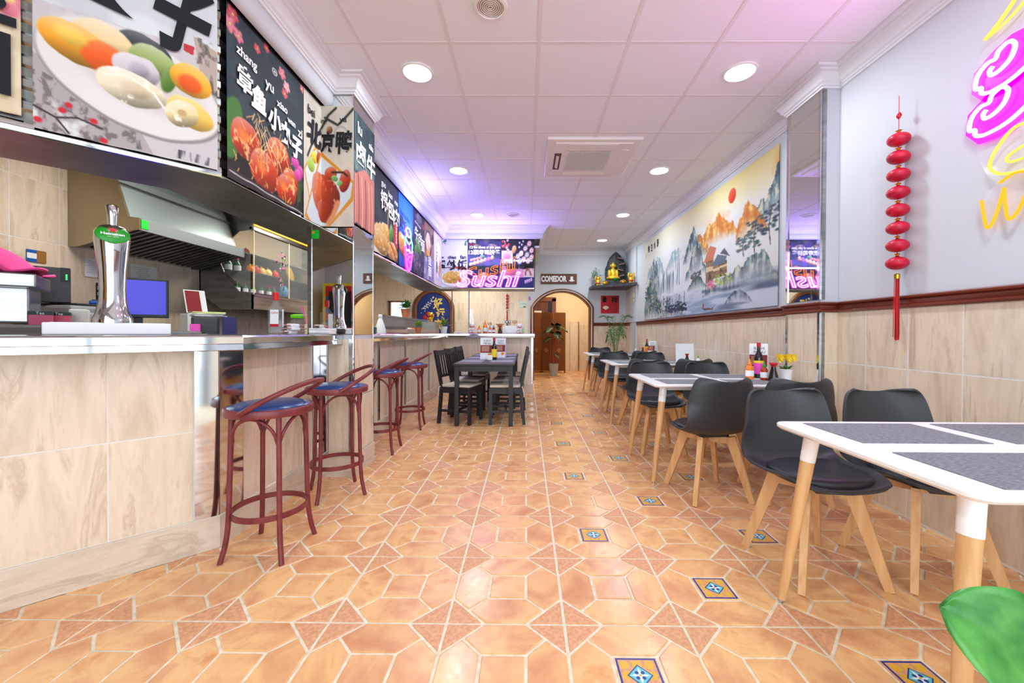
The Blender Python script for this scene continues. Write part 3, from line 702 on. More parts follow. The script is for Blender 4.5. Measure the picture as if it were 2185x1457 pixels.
def white_table():
    t = thing('dining_table', 'x', 'table', (0, 0, 0), 0, 'white tables with beech legs'); L, D = 1.2, .8
    pts = []
    for cx, cy, a0 in ((L-.05, D/2-.05, 0), (.05, D/2-.05, PI/2), (.05, -D/2+.05, PI), (L-.05, -D/2+.05, 1.5*PI)):
        for k in range(6): a = a0+PI/2*k/5; pts.append((cx+.05*math.cos(a), cy+.05*math.sin(a)))
    mb = MB(); V = []; ins = shrink(pts, .012)
    for pp, z in ((ins, .722), (pts, .732), (pts, .742), (shrink(pts, .003), .745)): V += [(x, y, z) for x, y in pp]
    m = len(pts); mb.add(V, [(i*m+k, i*m+(k+1) % m, (i+1)*m+(k+1) % m, (i+1)*m+k) for i in range(3) for k in range(m)]+[tuple(reversed(range(m))), tuple(range(3*m, 4*m))]); mb.build('tabletop', 'white_lacquer', t, 30)
    for x0, xb in ((.10, .012), (L-.10, L-.012)):
        for sy in (-1, 1):
            a = Vector((x0, sy*.29, .722)); b = Vector((xb, sy*.34, .012)); d = b-a
            lg = MB().tube([a+d*.12, b], [.026, .016], 14).build('leg', 'beech', t, 40)
            MB().tube([a, a+d*.165], [.0285, .0268], 14).build('sleeve', 'white_lacquer', lg, 40)
            MB().tube([b, b+Vector((0, 0, -.012))], [.013, .013], 10).build('foot', 'chrome', lg, 40)
    for y_ in (-.27, .27): MB().box((L/2, y_, .705), (L-.24, .025, .03)).build('underframe_bar', 'white_lacquer', t)
    return t
TB = [(1.065, 1.335), (.945, 3.33), (1.04, 5.28), (1.09, 7.37)]
TL = ['white table bare of sauces, with only grey placemats, beside the tiled wall', 'white table with orange sauce bottles and yellow flowers below the mirrored pilaster', 'white table with an empty clear menu stand under the mural', 'white table beside the palm plant near the arch']
tb = white_table(); tables = [tb]; tb.location = (*TB[0], 0); tb['label'] = TL[0]
for p, l in zip(TB[1:], TL[1:]): tables.append(place_copy(tb, (*p, 0), 0, l))
pm = MB().box((0, 0, .0012), (.45, .30, .0024), bev=.0008).mesh('placemat', 'mat_weave')
TN = ['the bare white table', 'the white table with the sauce bottles', 'the white table with the clear menu stand', 'the white table by the palm']
for i, (x, y) in enumerate(TB):
    for dx in (.33, .86):
        for sy in (-1, 1):
            o = link('placemat', pm, None, (x+dx, y+sy*.205, .7452))
            tag(o, 'grey woven placemat on %s, %s end, %s' % (TN[i], 'aisle' if dx < .5 else 'wall', 'arch side' if sy > 0 else 'shopfront side'), 'placemat', 'grey placemats on the white tables')
ch = shell_chair(); first = True
CH = [  # x, y, rz (0 faces -y), label
 (1.38, 1.93, .06, 'black shell chair at the bare white table, aisle end, back turned to the arch'),
 (1.885, 1.93, .0, 'black shell chair at the bare white table, against the tiled wall'),
 (1.275, 2.81, PI+.12, 'black shell chair at the sauce bottle table, aisle end, back turned to the shopfront'),
 (1.80, 2.80, PI-.05, 'black shell chair at the sauce bottle table, beside the mirrored pilaster'),
 (1.27, 3.88, .03, 'black shell chair at the sauce bottle table, aisle end, facing the shopfront'),
 (1.83, 3.88, 0, 'black shell chair at the sauce bottle table, under the mural, facing the shopfront'),
 (1.36, 4.74, PI+.1, 'black shell chair at the clear menu stand table, aisle end, back to the shopfront'),
 (1.93, 4.76, PI, 'black shell chair at the clear menu stand table, under the mural, back to the shopfront'),
 (1.33, 5.86, 0, 'black shell chair at the clear menu stand table, aisle end, facing the shopfront'),
 (1.86, 5.86, -.05, 'black shell chair at the clear menu stand table, wall end, facing the shopfront'),
 (1.42, 6.84, PI+.1, 'black shell chair at the palm table, aisle end, back to the shopfront'),
 (1.98, 6.84, PI, 'black shell chair at the palm table, wall end, back to the shopfront'),
 (1.50, 7.95, 0, 'black shell chair at the palm table, facing the shopfront')]
for x, y, rz, l in CH:
    if first: ch.location = (x, y, 0); ch.rotation_euler = (0, 0, rz); ch['label'] = l; first = False
    else: place_copy(ch, (x, y, 0), rz, l)
# ---- bar stools
def stool():
    t = thing('bar_stool', 'x', 'bar stool', (0, 0, 0), 0, 'dark red metal bar stools with blue seats'); R = .195; ZS = .742
    MB().lathe([(.0001, ZS+.028), (.08, ZS+.027), (.14, ZS+.02), (R-.012, ZS+.006), (R-.008, ZS-.004)], seg=32, cap=False).build('seat', 'blue_vinyl', t, 60)
    ring = MB().lathe([(R-.014, ZS-.034), (R+.004, ZS-.034), (R+.006, ZS-.03), (R+.006, ZS-.002), (R+.002, ZS+.004), (R-.012, ZS+.004)], seg=36, cap=False); ring.F += []
    ring.build('seat_ring', 'red_frame', t, 40)
    ang = [PI/4+k*PI/2 for k in range(4)]; rt = .165
    for a in ang:
        c, s = math.cos(a), math.sin(a); r0, r1, r2 = rt, .178, .212
        MB().tube(curve_pts([(c*r0, s*r0, ZS-.03), (c*.172, s*.172, .4), (c*r1, s*r1, .2), (c*.19, s*.19, .09), (c*r2, s*r2, .0)], 5), .0125, 10).build('leg', 'red_frame', t, 60)
    for k in range(4):
        a0, a1 = ang[k], ang[k]+PI/2; pts = []
        p0 = Vector((math.cos(a0)*.168, math.sin(a0)*.168, 0)); p1 = Vector((math.cos(a1)*.168, math.sin(a1)*.168, 0)); mid = (p0+p1)/2; half = (p1-p0)/2
        outw = mid.normalized()
        for b in np.linspace(PI, 0, 13):
            pts.append(mid+half*math.cos(b)*.92+outw*.03*math.sin(b)+Vector((0, 0, .585+.115*math.sin(b))))
        MB().tube([p0*.98+Vector((0, 0, .56))]+pts+[p1*.98+Vector((0, 0, .56))], .008, 8).build('brace', 'red_frame', t, 60)
    MB().lathe([(.165, .205), (.173, .205), (.173, .232), (.165, .232), (.165, .205)], seg=36, cap=False).build('foot_ring', 'red_frame', t, 40)
    pts = curve_pts([(-.02, -R-.006, ZS-.012), (.05, -R-.01, ZS+.03), (.14, -R*.92, ZS+.08), (.215, -R*.55, ZS+.12), (.24, 0, ZS+.133), (.215, R*.55, ZS+.12), (.14, R*.92, ZS+.08), (.05, R+.01, ZS+.03), (-.02, R+.006, ZS-.012)], 5)
    MB().tube(pts, .0125, 10).build('back_hoop', 'red_frame', t, 60)
    return t
st = stool()
SL = [(-1.325, 2.05, .0, 'dark red bar stool with blue seat before the slanted bar corner'), (-1.32, 2.77, .62, 'dark red bar stool with blue seat standing at the mirrored bar pillar'), (-1.375, 3.76, .05, 'dark red bar stool with blue seat just past the bar pillar'), (-1.37, 4.68, .1, 'dark red bar stool with blue seat nearest the black table')]
for i, (x, y, rz, l) in enumerate(SL):
    if i == 0: st.location = (x, y, 0); st.rotation_euler = (0, 0, rz); st['label'] = l
    else: place_copy(st, (x, y, 0), rz, l)
# ---- black wooden tables and slatted chairs
def black_table():
    t = thing('black_table', 'x', 'table', (0, 0, 0), 0, 'black wooden tables pushed together'); W, L = .74, 1.18
    MB().box((0, L/2, .737), (W, L, .022), bev=.003).build('tabletop', 'dark_wood', t)
    for sx in (-1, 1):
        for y in (.045, L-.045): MB().bar((sx*.325, y, .726), (sx*.325, y, 0), .05).build('leg', 'dark_wood', t)
        MB().box((sx*.325, L/2, .69), (.022, L-.14, .072)).build('apron', 'dark_wood', t)
    for y in (.045, L-.045): MB().box((0, y, .69), (.6, .022, .072)).build('apron', 'dark_wood', t)
    return t
TX = -.51
bt = black_table(); bt.location = (TX, 4.735, 0); bt['label'] = 'black wooden table nearer the bar stools, with sauce bottle and menus'
place_copy(bt, (TX, 4.735+1.185, 0), 0, 'black wooden table against the back bar')
pl_ = MB().box((0, 0, .0012), (.30, .46, .0024), bev=.0008).mesh('placemat', 'mat_lilac')
for k, y in enumerate((5.14, 5.80, 6.52)):
    for sx in (-1, 1):
        o = link('placemat', pl_, None, (TX+sx*.195, y+.1, .7482)); tag(o, 'pale lilac placemat on the black tables, %s, %s' % (('row by the napkin box', 'middle row', 'row by the back bar')[k], 'bar side' if sx < 0 else 'room side'), 'placemat', 'pale placemats on black tables')
def slat_chair():
    t = thing('slat_chair', 'x', 'chair', (0, 0, 0), 0, 'black slatted wooden chairs'); w, d = .36, .38      # faces -y
    for sx in (-1, 1):
        MB().bar((sx*w/2, -d/2, .44), (sx*w/2, -d/2, 0), .036).build('front_leg', 'dark_wood', t)
        MB().bar((sx*w/2, d/2-.01, .46), (sx*w/2, d/2+.03, 0), .036, .036).bar((sx*w/2, d/2-.01, .44), (sx*w/2, d/2+.085, .90), .036, .03).build('back_post', 'dark_wood', t)
        MB().box((sx*w/2, 0, .41), (.022, d-.03, .06)).build('seat_rail', 'dark_wood', t)
        MB().box((sx*w/2, .0, .16), (.018, d-.02, .03)).build('stretcher', 'dark_wood', t)
    for y_ in (-d/2, d/2-.01): MB().box((0, y_, .41), (w-.03, .022, .06)).build('seat_rail', 'dark_wood', t)
    MB().box((0, 0.0, .16), (w, .018, .03)).build('stretcher', 'dark_wood', t)
    MB().box((0, -.005, .446), (w+.03, d+.02, .014), bev=.005).build('seat', 'dark_wood', t)
    tilt = Matrix.Rotation(-.2, 3, 'X')
    MB().box((0, d/2+.073, .865), (w-.03, .02, .06), tilt).build('top_rail', 'dark_wood', t)
    MB().box((0, d/2+.02, .58), (w-.03, .02, .035), tilt).build('lower_rail', 'dark_wood', t)
    for k in range(5):
        x = -.12+k*.06; MB().bar((x, d/2+.02, .585), (x, d/2+.07, .845), .022, .012).build('slat', 'dark_wood', t)
    cu_ = MB().box((0, -.01, .468), (w+.02, d, .032), bev=.014).build('cushion', 'cushion', t, 50)
    for sx in (-1, 1): MB().tube(curve_pts([(sx*.17, d/2-.03, .465), (sx*.2, d/2+.01, .455), (sx*.205, d/2+.025, .40), (sx*.195, d/2+.03, .34)], 4), .007, 6).build('tie', 'cushion', cu_)
    return t
sc_ = slat_chair()
k = 0
for side, rz, x in (('bar side', PI/2, -.82), ('room side', -PI/2, -.255)):
    for j, y in enumerate((5.03, 5.60, 6.33)):
        lab = 'black slatted cushioned chair, %s of the black tables, %s' % (side, ('end by the bar stools', 'middle', 'end by the back bar')[j])
        rr = rz+((-.28, -.12, -.1)[j] if x < -.6 else (.05, -.04, .03)[j])
        if k == 0: sc_.location = (x, y, 0); sc_.rotation_euler = (0, 0, rr); sc_['label'] = lab
        else: place_copy(sc_, (x, y, 0), rr, lab)
        k += 1
# ================================================================ printed posters and mural
def vnoise(h, w, sy, sx, seed=0):
    rs = np.random.RandomState(seed); gy, gx = max(2, int(sy)+2), max(2, int(sx)+2); g = rs.rand(gy, gx)
    y = np.linspace(0, gy-1.001, h); x = np.linspace(0, gx-1.001, w); y0 = y.astype(int); x0 = x.astype(int)
    fy = (y-y0)[:, None]; fx = (x-x0)[None]; fy = fy*fy*(3-2*fy); fx = fx*fx*(3-2*fx)
    return g[y0][:, x0]*(1-fy)*(1-fx)+g[y0+1][:, x0]*fy*(1-fx)+g[y0][:, x0+1]*(1-fy)*fx+g[y0+1][:, x0+1]*fy*fx
def fbm(h, w, sy, sx, seed=0, o=3):
    return sum(vnoise(h, w, sy*2**k, sx*2**k, seed+k)*.5**k for k in range(o))/sum(.5**k for k in range(o))
class Art:
    """painted picture held as per-vertex print colours; u right, v down, both 0..1"""
    def __init__(s, w, h, col, asp=1.0):
        s.w, s.h, s.asp = w, h, asp; s.a = np.empty((h, w, 3)); s.a[:] = np.array(col)/255
        s.u, s.v = np.meshgrid(np.linspace(0, 1, w), np.linspace(0, 1, h)); s.seed = 1
    def blend(s, m, col):
        c = np.array(col)/255 if not isinstance(col, np.ndarray) else col
        s.a = s.a*(1-m[..., None])+c*m[..., None]; return s
    def grad(s, c0, c1, v0=0, v1=1): t = np.clip((s.v-v0)/(v1-v0), 0, 1); return s.blend(np.ones_like(t)*(s.v >= v0)*(s.v <= v1), (np.array(c0)*(1-t[..., None])+np.array(c1)*t[..., None])/255)
    def loc(s, x, y, rx, ry, ang): 
        dx = (s.u-x)*s.asp; dy = s.v-y; c, n = math.cos(ang), math.sin(ang); return (dx*c+dy*n)/(rx*s.asp), (-dx*n+dy*c)/ry
    def ell(s, x, y, rx, ry, col, ang=0, soft=.08, sh=0, wob=0, hi=None):
        p, q_ = s.loc(x, y, rx, ry, ang); d = np.sqrt(p*p+q_*q_)
        if wob: s.seed += 1; d = d*(1+wob*(fbm(s.h, s.w, 9, 9, s.seed)-.5)*2)
        m = np.clip((1-d)/soft, 0, 1); c = np.array(col, float)/255*np.ones((s.h, s.w, 3))
        if sh: t = np.clip(-(p*.5+q_*.8), -1, 1)*sh; c = np.where(t[..., None] > 0, c+(1-c)*t[..., None], c*(1+t[..., None]))
        s.blend(m, np.clip(c, 0, 1))
        if hi is not None:
            s.seed += 1; n_ = fbm(s.h, s.w, 22, 22, s.seed); s.blend(m*np.clip((n_-.62)*9, 0, 1)*.8, hi)
        return s
    def ring(s, x, y, rx, ry, wd, col, ang=0): p, q_ = s.loc(x, y, rx, ry, ang); d = np.sqrt(p*p+q_*q_); return s.blend(np.clip((wd-abs(d-1))/(wd*.5), 0, 1), col)
    def poly(s, pts, col, al=1.0, grain=0):
        m = np.zeros((s.h, s.w), bool); n = len(pts); j = n-1
        for i in range(n):
            (xi, yi), (xj, yj) = pts[i], pts[j]; cnd = ((yi > s.v) != (yj > s.v)) & (s.u < (xj-xi)*(s.v-yi)/((yj-yi) or 1e-9)+xi); m ^= cnd; j = i
        m = m*al
        if grain: s.seed += 1; m = m*np.clip(1-grain*(fbm(s.h, s.w, 30, 30, s.seed)), 0, 1)
        return s.blend(m, col)
    def line(s, pts, wd, col, al=1.0):
        m = np.zeros((s.h, s.w))
        for (x0, y0), (x1, y1) in zip(pts, pts[1:]):
            ax, ay = (s.u-x0)*s.asp, s.v-y0; bx, by = (x1-x0)*s.asp, y1-y0; t = np.clip((ax*bx+ay*by)/(bx*bx+by*by+1e-9), 0, 1)
            d = np.hypot(ax-bx*t, ay-by*t); m = np.maximum(m, np.clip((wd-d)/(wd*.6), 0, 1))
        return s.blend(m*al, col)
    def mott(s, col, amt, sy=12, sx=12, lo=.5, box=None):
        s.seed += 3; n_ = np.clip((fbm(s.h, s.w, sy, sx, s.seed)-lo)*6, 0, 1)*amt
        if box: n_ = n_*((s.u >= box[0]) & (s.u <= box[2]) & (s.v >= box[1]) & (s.v <= box[3]))
        return s.blend(n_, col)
    def dots(s, n, box, r, cols, asp=1):
        for k in range(n):
            x = random.uniform(box[0], box[2]); y = random.uniform(box[1], box[3]); rr = r*random.uniform(.6, 1.2)
            s.ell(x, y, rr/s.asp, rr*asp, random.choice(cols), soft=.4)
        return s
    def flower(s, x, y, r, col, ctr=(250, 220, 120)):
        for k in range(5): a = k*2*PI/5+.3; s.ell(x+r*.6*math.cos(a)/s.asp, y+r*.6*math.sin(a), r*.55/s.asp, r*.5, col, a, .4, .3)
        return s.ell(x, y, r*.25/s.asp, r*.25, ctr, soft=.5)
M('print', (255, 255, 255), .8)
_nt = MATS['print'].node_tree; _at = _nt.nodes.new('ShaderNodeAttribute'); _at.attribute_name = 'print'; _nt.links.new(_at.outputs['Color'], _nt.nodes['Principled BSDF'].inputs['Base Color'])
def art_mesh(name, art, fn, back=None, th=.002):
    """fn(u, v) -> position, arrays; v runs down"""
    h, w_ = art.h, art.w; X, Y, Z = fn(art.u, art.v); co = np.stack([X, Y, Z], -1).reshape(-1, 3)
    idx = np.arange(h*w_).reshape(h, w_); F = np.stack([idx[:-1, :-1], idx[1:, :-1], idx[1:, 1:], idx[:-1, 1:]], -1).reshape(-1, 4)
    me = bpy.data.meshes.new(name); me.vertices.add(len(co)); me.vertices.foreach_set('co', co.astype(np.float32).ravel())
    me.loops.add(F.size); me.loops.foreach_set('vertex_index', F.ravel().astype(np.int32)); me.polygons.add(len(F))
    me.polygons.foreach_set('loop_start', np.arange(0, F.size, 4, dtype=np.int32)); me.polygons.foreach_set('loop_total', np.full(len(F), 4, np.int32))
    me.materials.append(MATS['print']); at = me.color_attributes.new('print', 'FLOAT_COLOR', 'POINT')
    c = np.clip(art.a*.93, 0, 1).reshape(-1, 3); c = np.where(c <= .04045, c/12.92, ((c+.055)/1.055)**2.4)
    at.data.foreach_set('color', np.concatenate([c, np.ones((len(c), 1))], 1).astype(np.float32).ravel()); me.update(calc_edges=True); me.validate()
    me.polygons.foreach_set('use_smooth', [True]*len(F)); return me
def poster(label, art, path, z1, z0, wave=.004, cat='poster', name='hanging_poster', group='food posters along the canopy', ripple=3):
    """cloth poster hung along an xy path; the printed side is on the right of travel"""
    P = [Vector(p) for p in path]; segs = [(b-a).length for a, b in zip(P, P[1:])]; L = sum(segs); cum = np.concatenate([[0], np.cumsum(segs)])/L
    xs = [p.x for p in P]; ys = [p.y for p in P]; d = (P[-1]-P[0]).normalized(); n = Vector((d.y, -d.x)); ph = random.uniform(0, 6)
    def fn(u, v):
        o = wave*(np.sin(u*PI*ripple+ph)*.6+np.sin(u*PI*ripple*2.3+v*2+ph))*(.25+.75*v)+wave*1.2
        return np.interp(u, cum, xs)+n.x*o, np.interp(u, cum, ys)+n.y*o, z1+(z0-z1)*v
    t = tag(link(name, art_mesh(name, art, fn)), label, cat, group)
    md = t.modifiers.new('thick', 'SOLIDIFY'); md.thickness = .0015; md.offset = -1
    return t
def pt_frame(p0, p1, z0, off=.012):
    d = (Vector(p1)-Vector(p0)).normalized(); n = Vector((d.y, -d.x)); return frame((p0[0]+n.x*off, p0[1]+n.y*off, z0), (d.x, d.y, 0), (0, 0, 1))
ZP1, ZP0 = 2.862, 1.945
def Apt(s): return (XC-s*s45+.026*s45, 2.075-s*s45-.026*s45)
# --- 0: cut-off poster at the frame edge
a = Art(60, 90, (226, 206, 172), .6).mott((240, 226, 196), .7); a.poly([(0, 0), (1, 0), (1, .42), (0, .3)], (44, 58, 66)); a.flower(.75, .4, .09, (250, 200, 205)); a.flower(.95, .48, .08, (232, 120, 140)); a.mott((52, 50, 48), .8, 8, 5, .72, (.1, .66, 1, .95))
p = poster('beige and dark cloth poster with plum blossom beside the dumpling poster', a, [Apt(1.24), Apt(.645)], ZP1, 1.99)
f = pt_frame(Apt(1.24), Apt(.645), 1.99); put_text('lettering', 'o', f, (.53, .42), 'print_black', p, width=.05, height=.045, bold=.006); put_text('lettering', '面', f, (.45, .22), 'print_black', p, width=.26, height=.3, bold=.006)
# --- 1: dumplings
a = Art(190, 230, (214, 220, 226), .66); a.grad((226, 230, 234), (206, 206, 212), 0, .45); a.mott((236, 240, 242), .6, 4, 3, .5)
a.poly([(0, .42), (1, .36), (1, 1), (0, 1)], (206, 198, 200)); a.mott((226, 222, 224), .5, 3, 9, .5, (0, .3, 1, .55))
a.poly([(0, .66), (.5, .86), (.6, 1), (0, 1)], (178, 168, 166)); a.mott((110, 100, 98), .8, 40, 40, .5, (0, .74, .5, 1)); a.mott((236, 236, 236), .8, 14, 10, .55, (0, .7, .4, 1))
a.poly([(.84, .3), (1, .34), (1, .58), (.9, .56)], (188, 170, 158)); a.mott((70, 62, 60), .7, 20, 26, .55, (.84, .3, 1, .6)); a.poly([(.78, .36), (.85, .36), (.84, .41), (.78, .4)], (196, 56, 64))
a.ell(.52, .66, .54, .245, (150, 140, 138), .33, .03); a.ell(.515, .65, .53, .24, (232, 224, 220), .33, .04); a.ell(.53, .62, .44, .18, (216, 206, 202), .33, .3)
a.ell(.55, .47, .17, .075, (50, 52, 60), .4, .06, .35, .12); a.ell(.34, .49, .18, .075, (244, 214, 160), .3, .1, .4, .15)
a.ell(.2, .56, .2, .09, (250, 168, 40), .45, .06, .5, .12); a.ell(.34, .585, .13, .08, (238, 92, 20), .35, .2, .25, .2); a.ell(.17, .53, .1, .05, (255, 206, 84), .4, .4, .3)
a.ell(.6, .52, .15, .085, (150, 172, 92), .5, .08, .5, .1); a.ell(.69, .585, .05, .08, (96, 132, 50), .2, .2, .3)
a.ell(.83, .55, .14, .085, (250, 176, 44), .75, .06, .4, .08); a.ell(.82, .57, .09, .055, (240, 92, 22), .7, .3, .2)
a.ell(.51, .585, .14, .075, (212, 200, 206), .25, .08, .5, .14); a.ell(.52, .585, .07, .045, (178, 166, 180), .2, .4, .4)
a.ell(.48, .69, .2, .085, (240, 224, 190), .22, .06, .5, .12, (255, 252, 240)); a.ell(.5, .69, .1, .05, (222, 200, 164), .2, .4, .4); a.line([(.33, .66), (.45, .63), (.6, .68), (.66, .74)], .007, (252, 244, 224))
a.ell(.82, .73, .16, .08, (250, 200, 92), .5, .06, .4, .1); a.ell(.77, .745, .105, .075, (238, 214, 160), .3, .08, .55, .1, (255, 250, 236)); a.ell(.77, .74, .035, .022, (204, 168, 112), .3, .4)
a.line([(0, .9), (.1, .93), (.2, .91), (.32, .93)], .006, (60, 46, 46)); a.line([(.1, .93), (.16, .99)], .005, (60, 46, 46))
for x, y in ((.13, .89), (.28, .905), (.02, .96), (.16, .86), (.33, .985)): a.ell(x, y, .025, .016, (206, 40, 58), .3, .4)
a.mott((60, 60, 68), .9, 5, 30, .62, (.45, .94, .95, .99))
p = poster('white cloth poster of assorted coloured dumplings on an oval plate', a, [Apt(.615), Apt(.012)], ZP1, 1.955)
f = pt_frame(Apt(.615), Apt(.012), 1.955); put_text('lettering', '饺', f, (.20, .80), 'print_black', p, width=.30, height=.36, bold=.012, shear=.1, rot=-.12); put_text('lettering', '子', f, (.47, .70), 'print_black', p, width=.19, height=.34, bold=.014, shear=.12, rot=-.12)
# --- 2: octopus balls
a = Art(150, 220, (50, 60, 68), .75).mott((66, 78, 86), .5, 5, 4); a.poly([(0, .0), (1, 0), (1, .02), (0, .02)], (30, 32, 38))
for x, y, r in ((.06, .05, .045), (.03, .12, .05), (.12, .14, .04), (.33, .1, .03), (.66, .09, .04), (.73, .15, .04), (.7, .21, .035), (.98, .05, .03), (.45, .03, .03)): a.flower(x, y, r, random.choice([(240, 130, 150), (250, 176, 190), (228, 84, 100)]))
a.ell(.56, .13, .035, .025, (210, 214, 214)); a.ell(.56, .13, .024, .017, (50, 60, 68)); a.ell(.56, .13, .014, .01, (210, 214, 214))
a.ell(.5, .86, .6, .22, (40, 30, 30), .1, .1); a.ell(.05, .7, .12, .2, (74, 124, 56), .2, .1)
for x, y, r in ((.2, .72, .17), (.62, .68, .17), (.8, .8, .13), (.42, .84, .19), (.72, .88, .15)):
    a.ell(x, y, r, r*.72, (210, 58, 22), .2, .05, .5, .06, (255, 214, 150)); a.ell(x-.03, y-.02, r*.5, r*.3, (246, 132, 60), .2, .6)
for k in range(60): x = random.uniform(.25, .75); y = random.uniform(.5, .72); a.line([(x, y), (x+random.uniform(-.08, .08), y+random.uniform(.03, .1))], .004, random.choice([(244, 192, 130), (230, 160, 96), (252, 220, 170)]))
for k in range(30): x = random.uniform(.05, .85); y = random.uniform(.62, .95); a.line([(x, y), (x+random.uniform(-.05, .05), y+random.uniform(.02, .06))], .004, (250, 186, 90))
for x, y in ((.86, .64), (.95, .68), (.9, .72)): a.ell(x, y, .07, .05, (226, 70, 170), .5, .3, .4)
a.mott((60, 100, 50), .8, 14, 14, .45, (.88, .76, 1, .95)); a.poly([(0, .93), (1, .97), (1, 1), (0, 1)], (58, 44, 48)); a.line([(.02, .955), (1, .985)], .006, (200, 196, 196))
p = poster('dark cloth poster of glazed octopus balls with pink blossom', a, [(XC+.026, 2.085), (XC+.026, 2.80)], ZP1, 1.935)
f = pt_frame((XC+.026, 2.085), (XC+.026, 2.80), 1.935)
for s_, x, y, w_ in (('zhang', .14, .71, .16), ('yu', .335, .665, .075), ('xiao', .46, .625, .105), ('wan', .56, .575, .085), ('zi', .66, .555, .05)): put_text('lettering', s_, f, (x, y), 'print_white', p, width=w_, bold=.002)
for s_, x, y in (('章', .125, .585), ('鱼', .24, .545), ('小', .385, .505), ('丸', .50, .475), ('子', .62, .435)): put_text('lettering', s_, f, (x, y), 'print_white', p, width=.115, height=.13, bold=.007, shear=.08)
# --- 3: roast duck, wraps onto the pillar
a = Art(150, 230, (214, 202, 188), .56).mott((228, 218, 204), .6, 6, 4)
for c_, wd in (((90, 96, 70), .016), ((44, 44, 46), .008)): a.line([(.1, .5), (.2, .4), (.34, .3), (.5, .18), (.6, .08), (.72, .02)], wd, c_); a.line([(.55, .1), (.75, .16), (.9, .08), (1, .02)], wd, c_)
a.ell(.62, .2, .05, .035, (150, 92, 54), 0, .1, .5); a.ell(.8, .23, .12, .07, (190, 182, 172)); a.ell(.8, .23, .09, .05, (222, 212, 198))
a.poly([(0, .62), (.34, .36), (.6, .56), (.2, .9)], (226, 160, 50)); a.poly([(.03, .62), (.34, .39), (.55, .55), (.2, .86)], (222, 228, 222)); a.ell(.2, .55, .1, .06, (174, 206, 80), .6, .1, .3); a.ell(.3, .47, .09, .05, (244, 208, 60), .6, .1, .3); a.ell(.42, .45, .07, .06, (160, 54, 40), .3, .1, .3)
a.poly([(.02, .98), (.48, .38), (1, .62), (1, .78), (.62, 1), (.1, 1)], (222, 150, 44)); a.poly([(.07, .95), (.49, .42), (.98, .64), (.95, .76), (.6, .99), (.2, 1)], (212, 224, 232))
a.ell(.5, .74, .27, .19, (188, 62, 28), -.6, .05, .5, .06, (240, 150, 100)); a.ell(.52, .88, .13, .1, (176, 56, 26), -.5, .08, .4, .06); a.ell(.44, .7, .16, .1, (220, 98, 48), -.7, .6, .3); a.ell(.64, .56, .1, .06, (206, 74, 34), .4, .1, .4); a.ell(.86, .62, .09, .1, (190, 52, 28), .2, .08, .4); a.line([(.66, .55), (.84, .55), (.9, .58)], .012, (60, 40, 36)); a.line([(.75, .8), (.68, .9), (.6, .97)], .03, (226, 150, 100))
a.ell(.7, .6, .06, .025, (110, 176, 84), .5, .1, .3); a.ell(.78, .64, .05, .022, (130, 190, 96), -.2, .1, .3)
p = poster('beige cloth poster of roast duck wrapped round the bar pillar', a, [(XC+.026, 2.815), (XC+.026, 3.05), (PLX1+.008, 3.054)], 2.852, 1.93, .001)
f = pt_frame((XC+.026, 2.815), (XC+.026, 3.05), 1.93, .006); f2 = pt_frame((XC+.02, 3.048), (PLX1, 3.048), 1.93, .006)
put_text('lettering', 'bei', f, (.09, .80), 'print_black', p, width=.09, bold=.002); put_text('lettering', '北', f, (.13, .66), 'print_black', p, width=.19, height=.17, bold=.007, shear=.1)
put_text('lettering', 'jing', f2, (.025, .795), 'print_black', p, width=.07, bold=.001); put_text('lettering', 'ya', f2, (.18, .80), 'print_black', p, width=.055, bold=.001); put_text('lettering', '京', f2, (.06, .64), 'print_black', p, width=.10, height=.15, bold=.005, shear=.1); put_text('lettering', '鸭', f2, (.185, .64), 'print_black', p, width=.12, height=.17, bold=.005, shear=.1)
# --- 4: sliced beef on the pillar side
a = Art(60, 140, (44, 60, 68), .45).mott((70, 88, 94), .6, 6, 4); a.poly([(0, .36), (1, .3), (1, .5), (0, .52)], (96, 112, 116)); a.mott((150, 160, 160), .7, 20, 16, .5, (0, .34, 1, .5))
a.poly([(0, .56), (.5, .44), (1, .48), (1, 1), (0, .98)], (206, 124, 112)); 
for k in range(7): a.line([(k*.17, .54), (k*.17+.05, .8), (k*.17+.02, 1)], .016, random.choice([(232, 160, 146), (150, 74, 68), (222, 142, 130)]))
p = poster('dark cloth poster of sliced braised beef on the side of the bar pillar', a, [(PLX1+.012, 3.058), (PLX1+.012, 3.46)], 2.83, 1.96, .001)
f = pt_frame((PLX1+.012, 3.058), (PLX1+.012, 3.46), 1.96, .006)
put_text('lettering', 'lu', f, (.085, .76), 'print_white', p, width=.075, bold=.002); put_text('lettering', 'niu', f, (.31, .72), 'print_white', p, width=.085, bold=.002)
put_text('lettering', '卤', f, (.11, .58), 'print_white', p, width=.17, height=.17, bold=.006); put_text('lettering', '牛', f, (.31, .55), 'print_white', p, width=.17, height=.18, bold=.006)
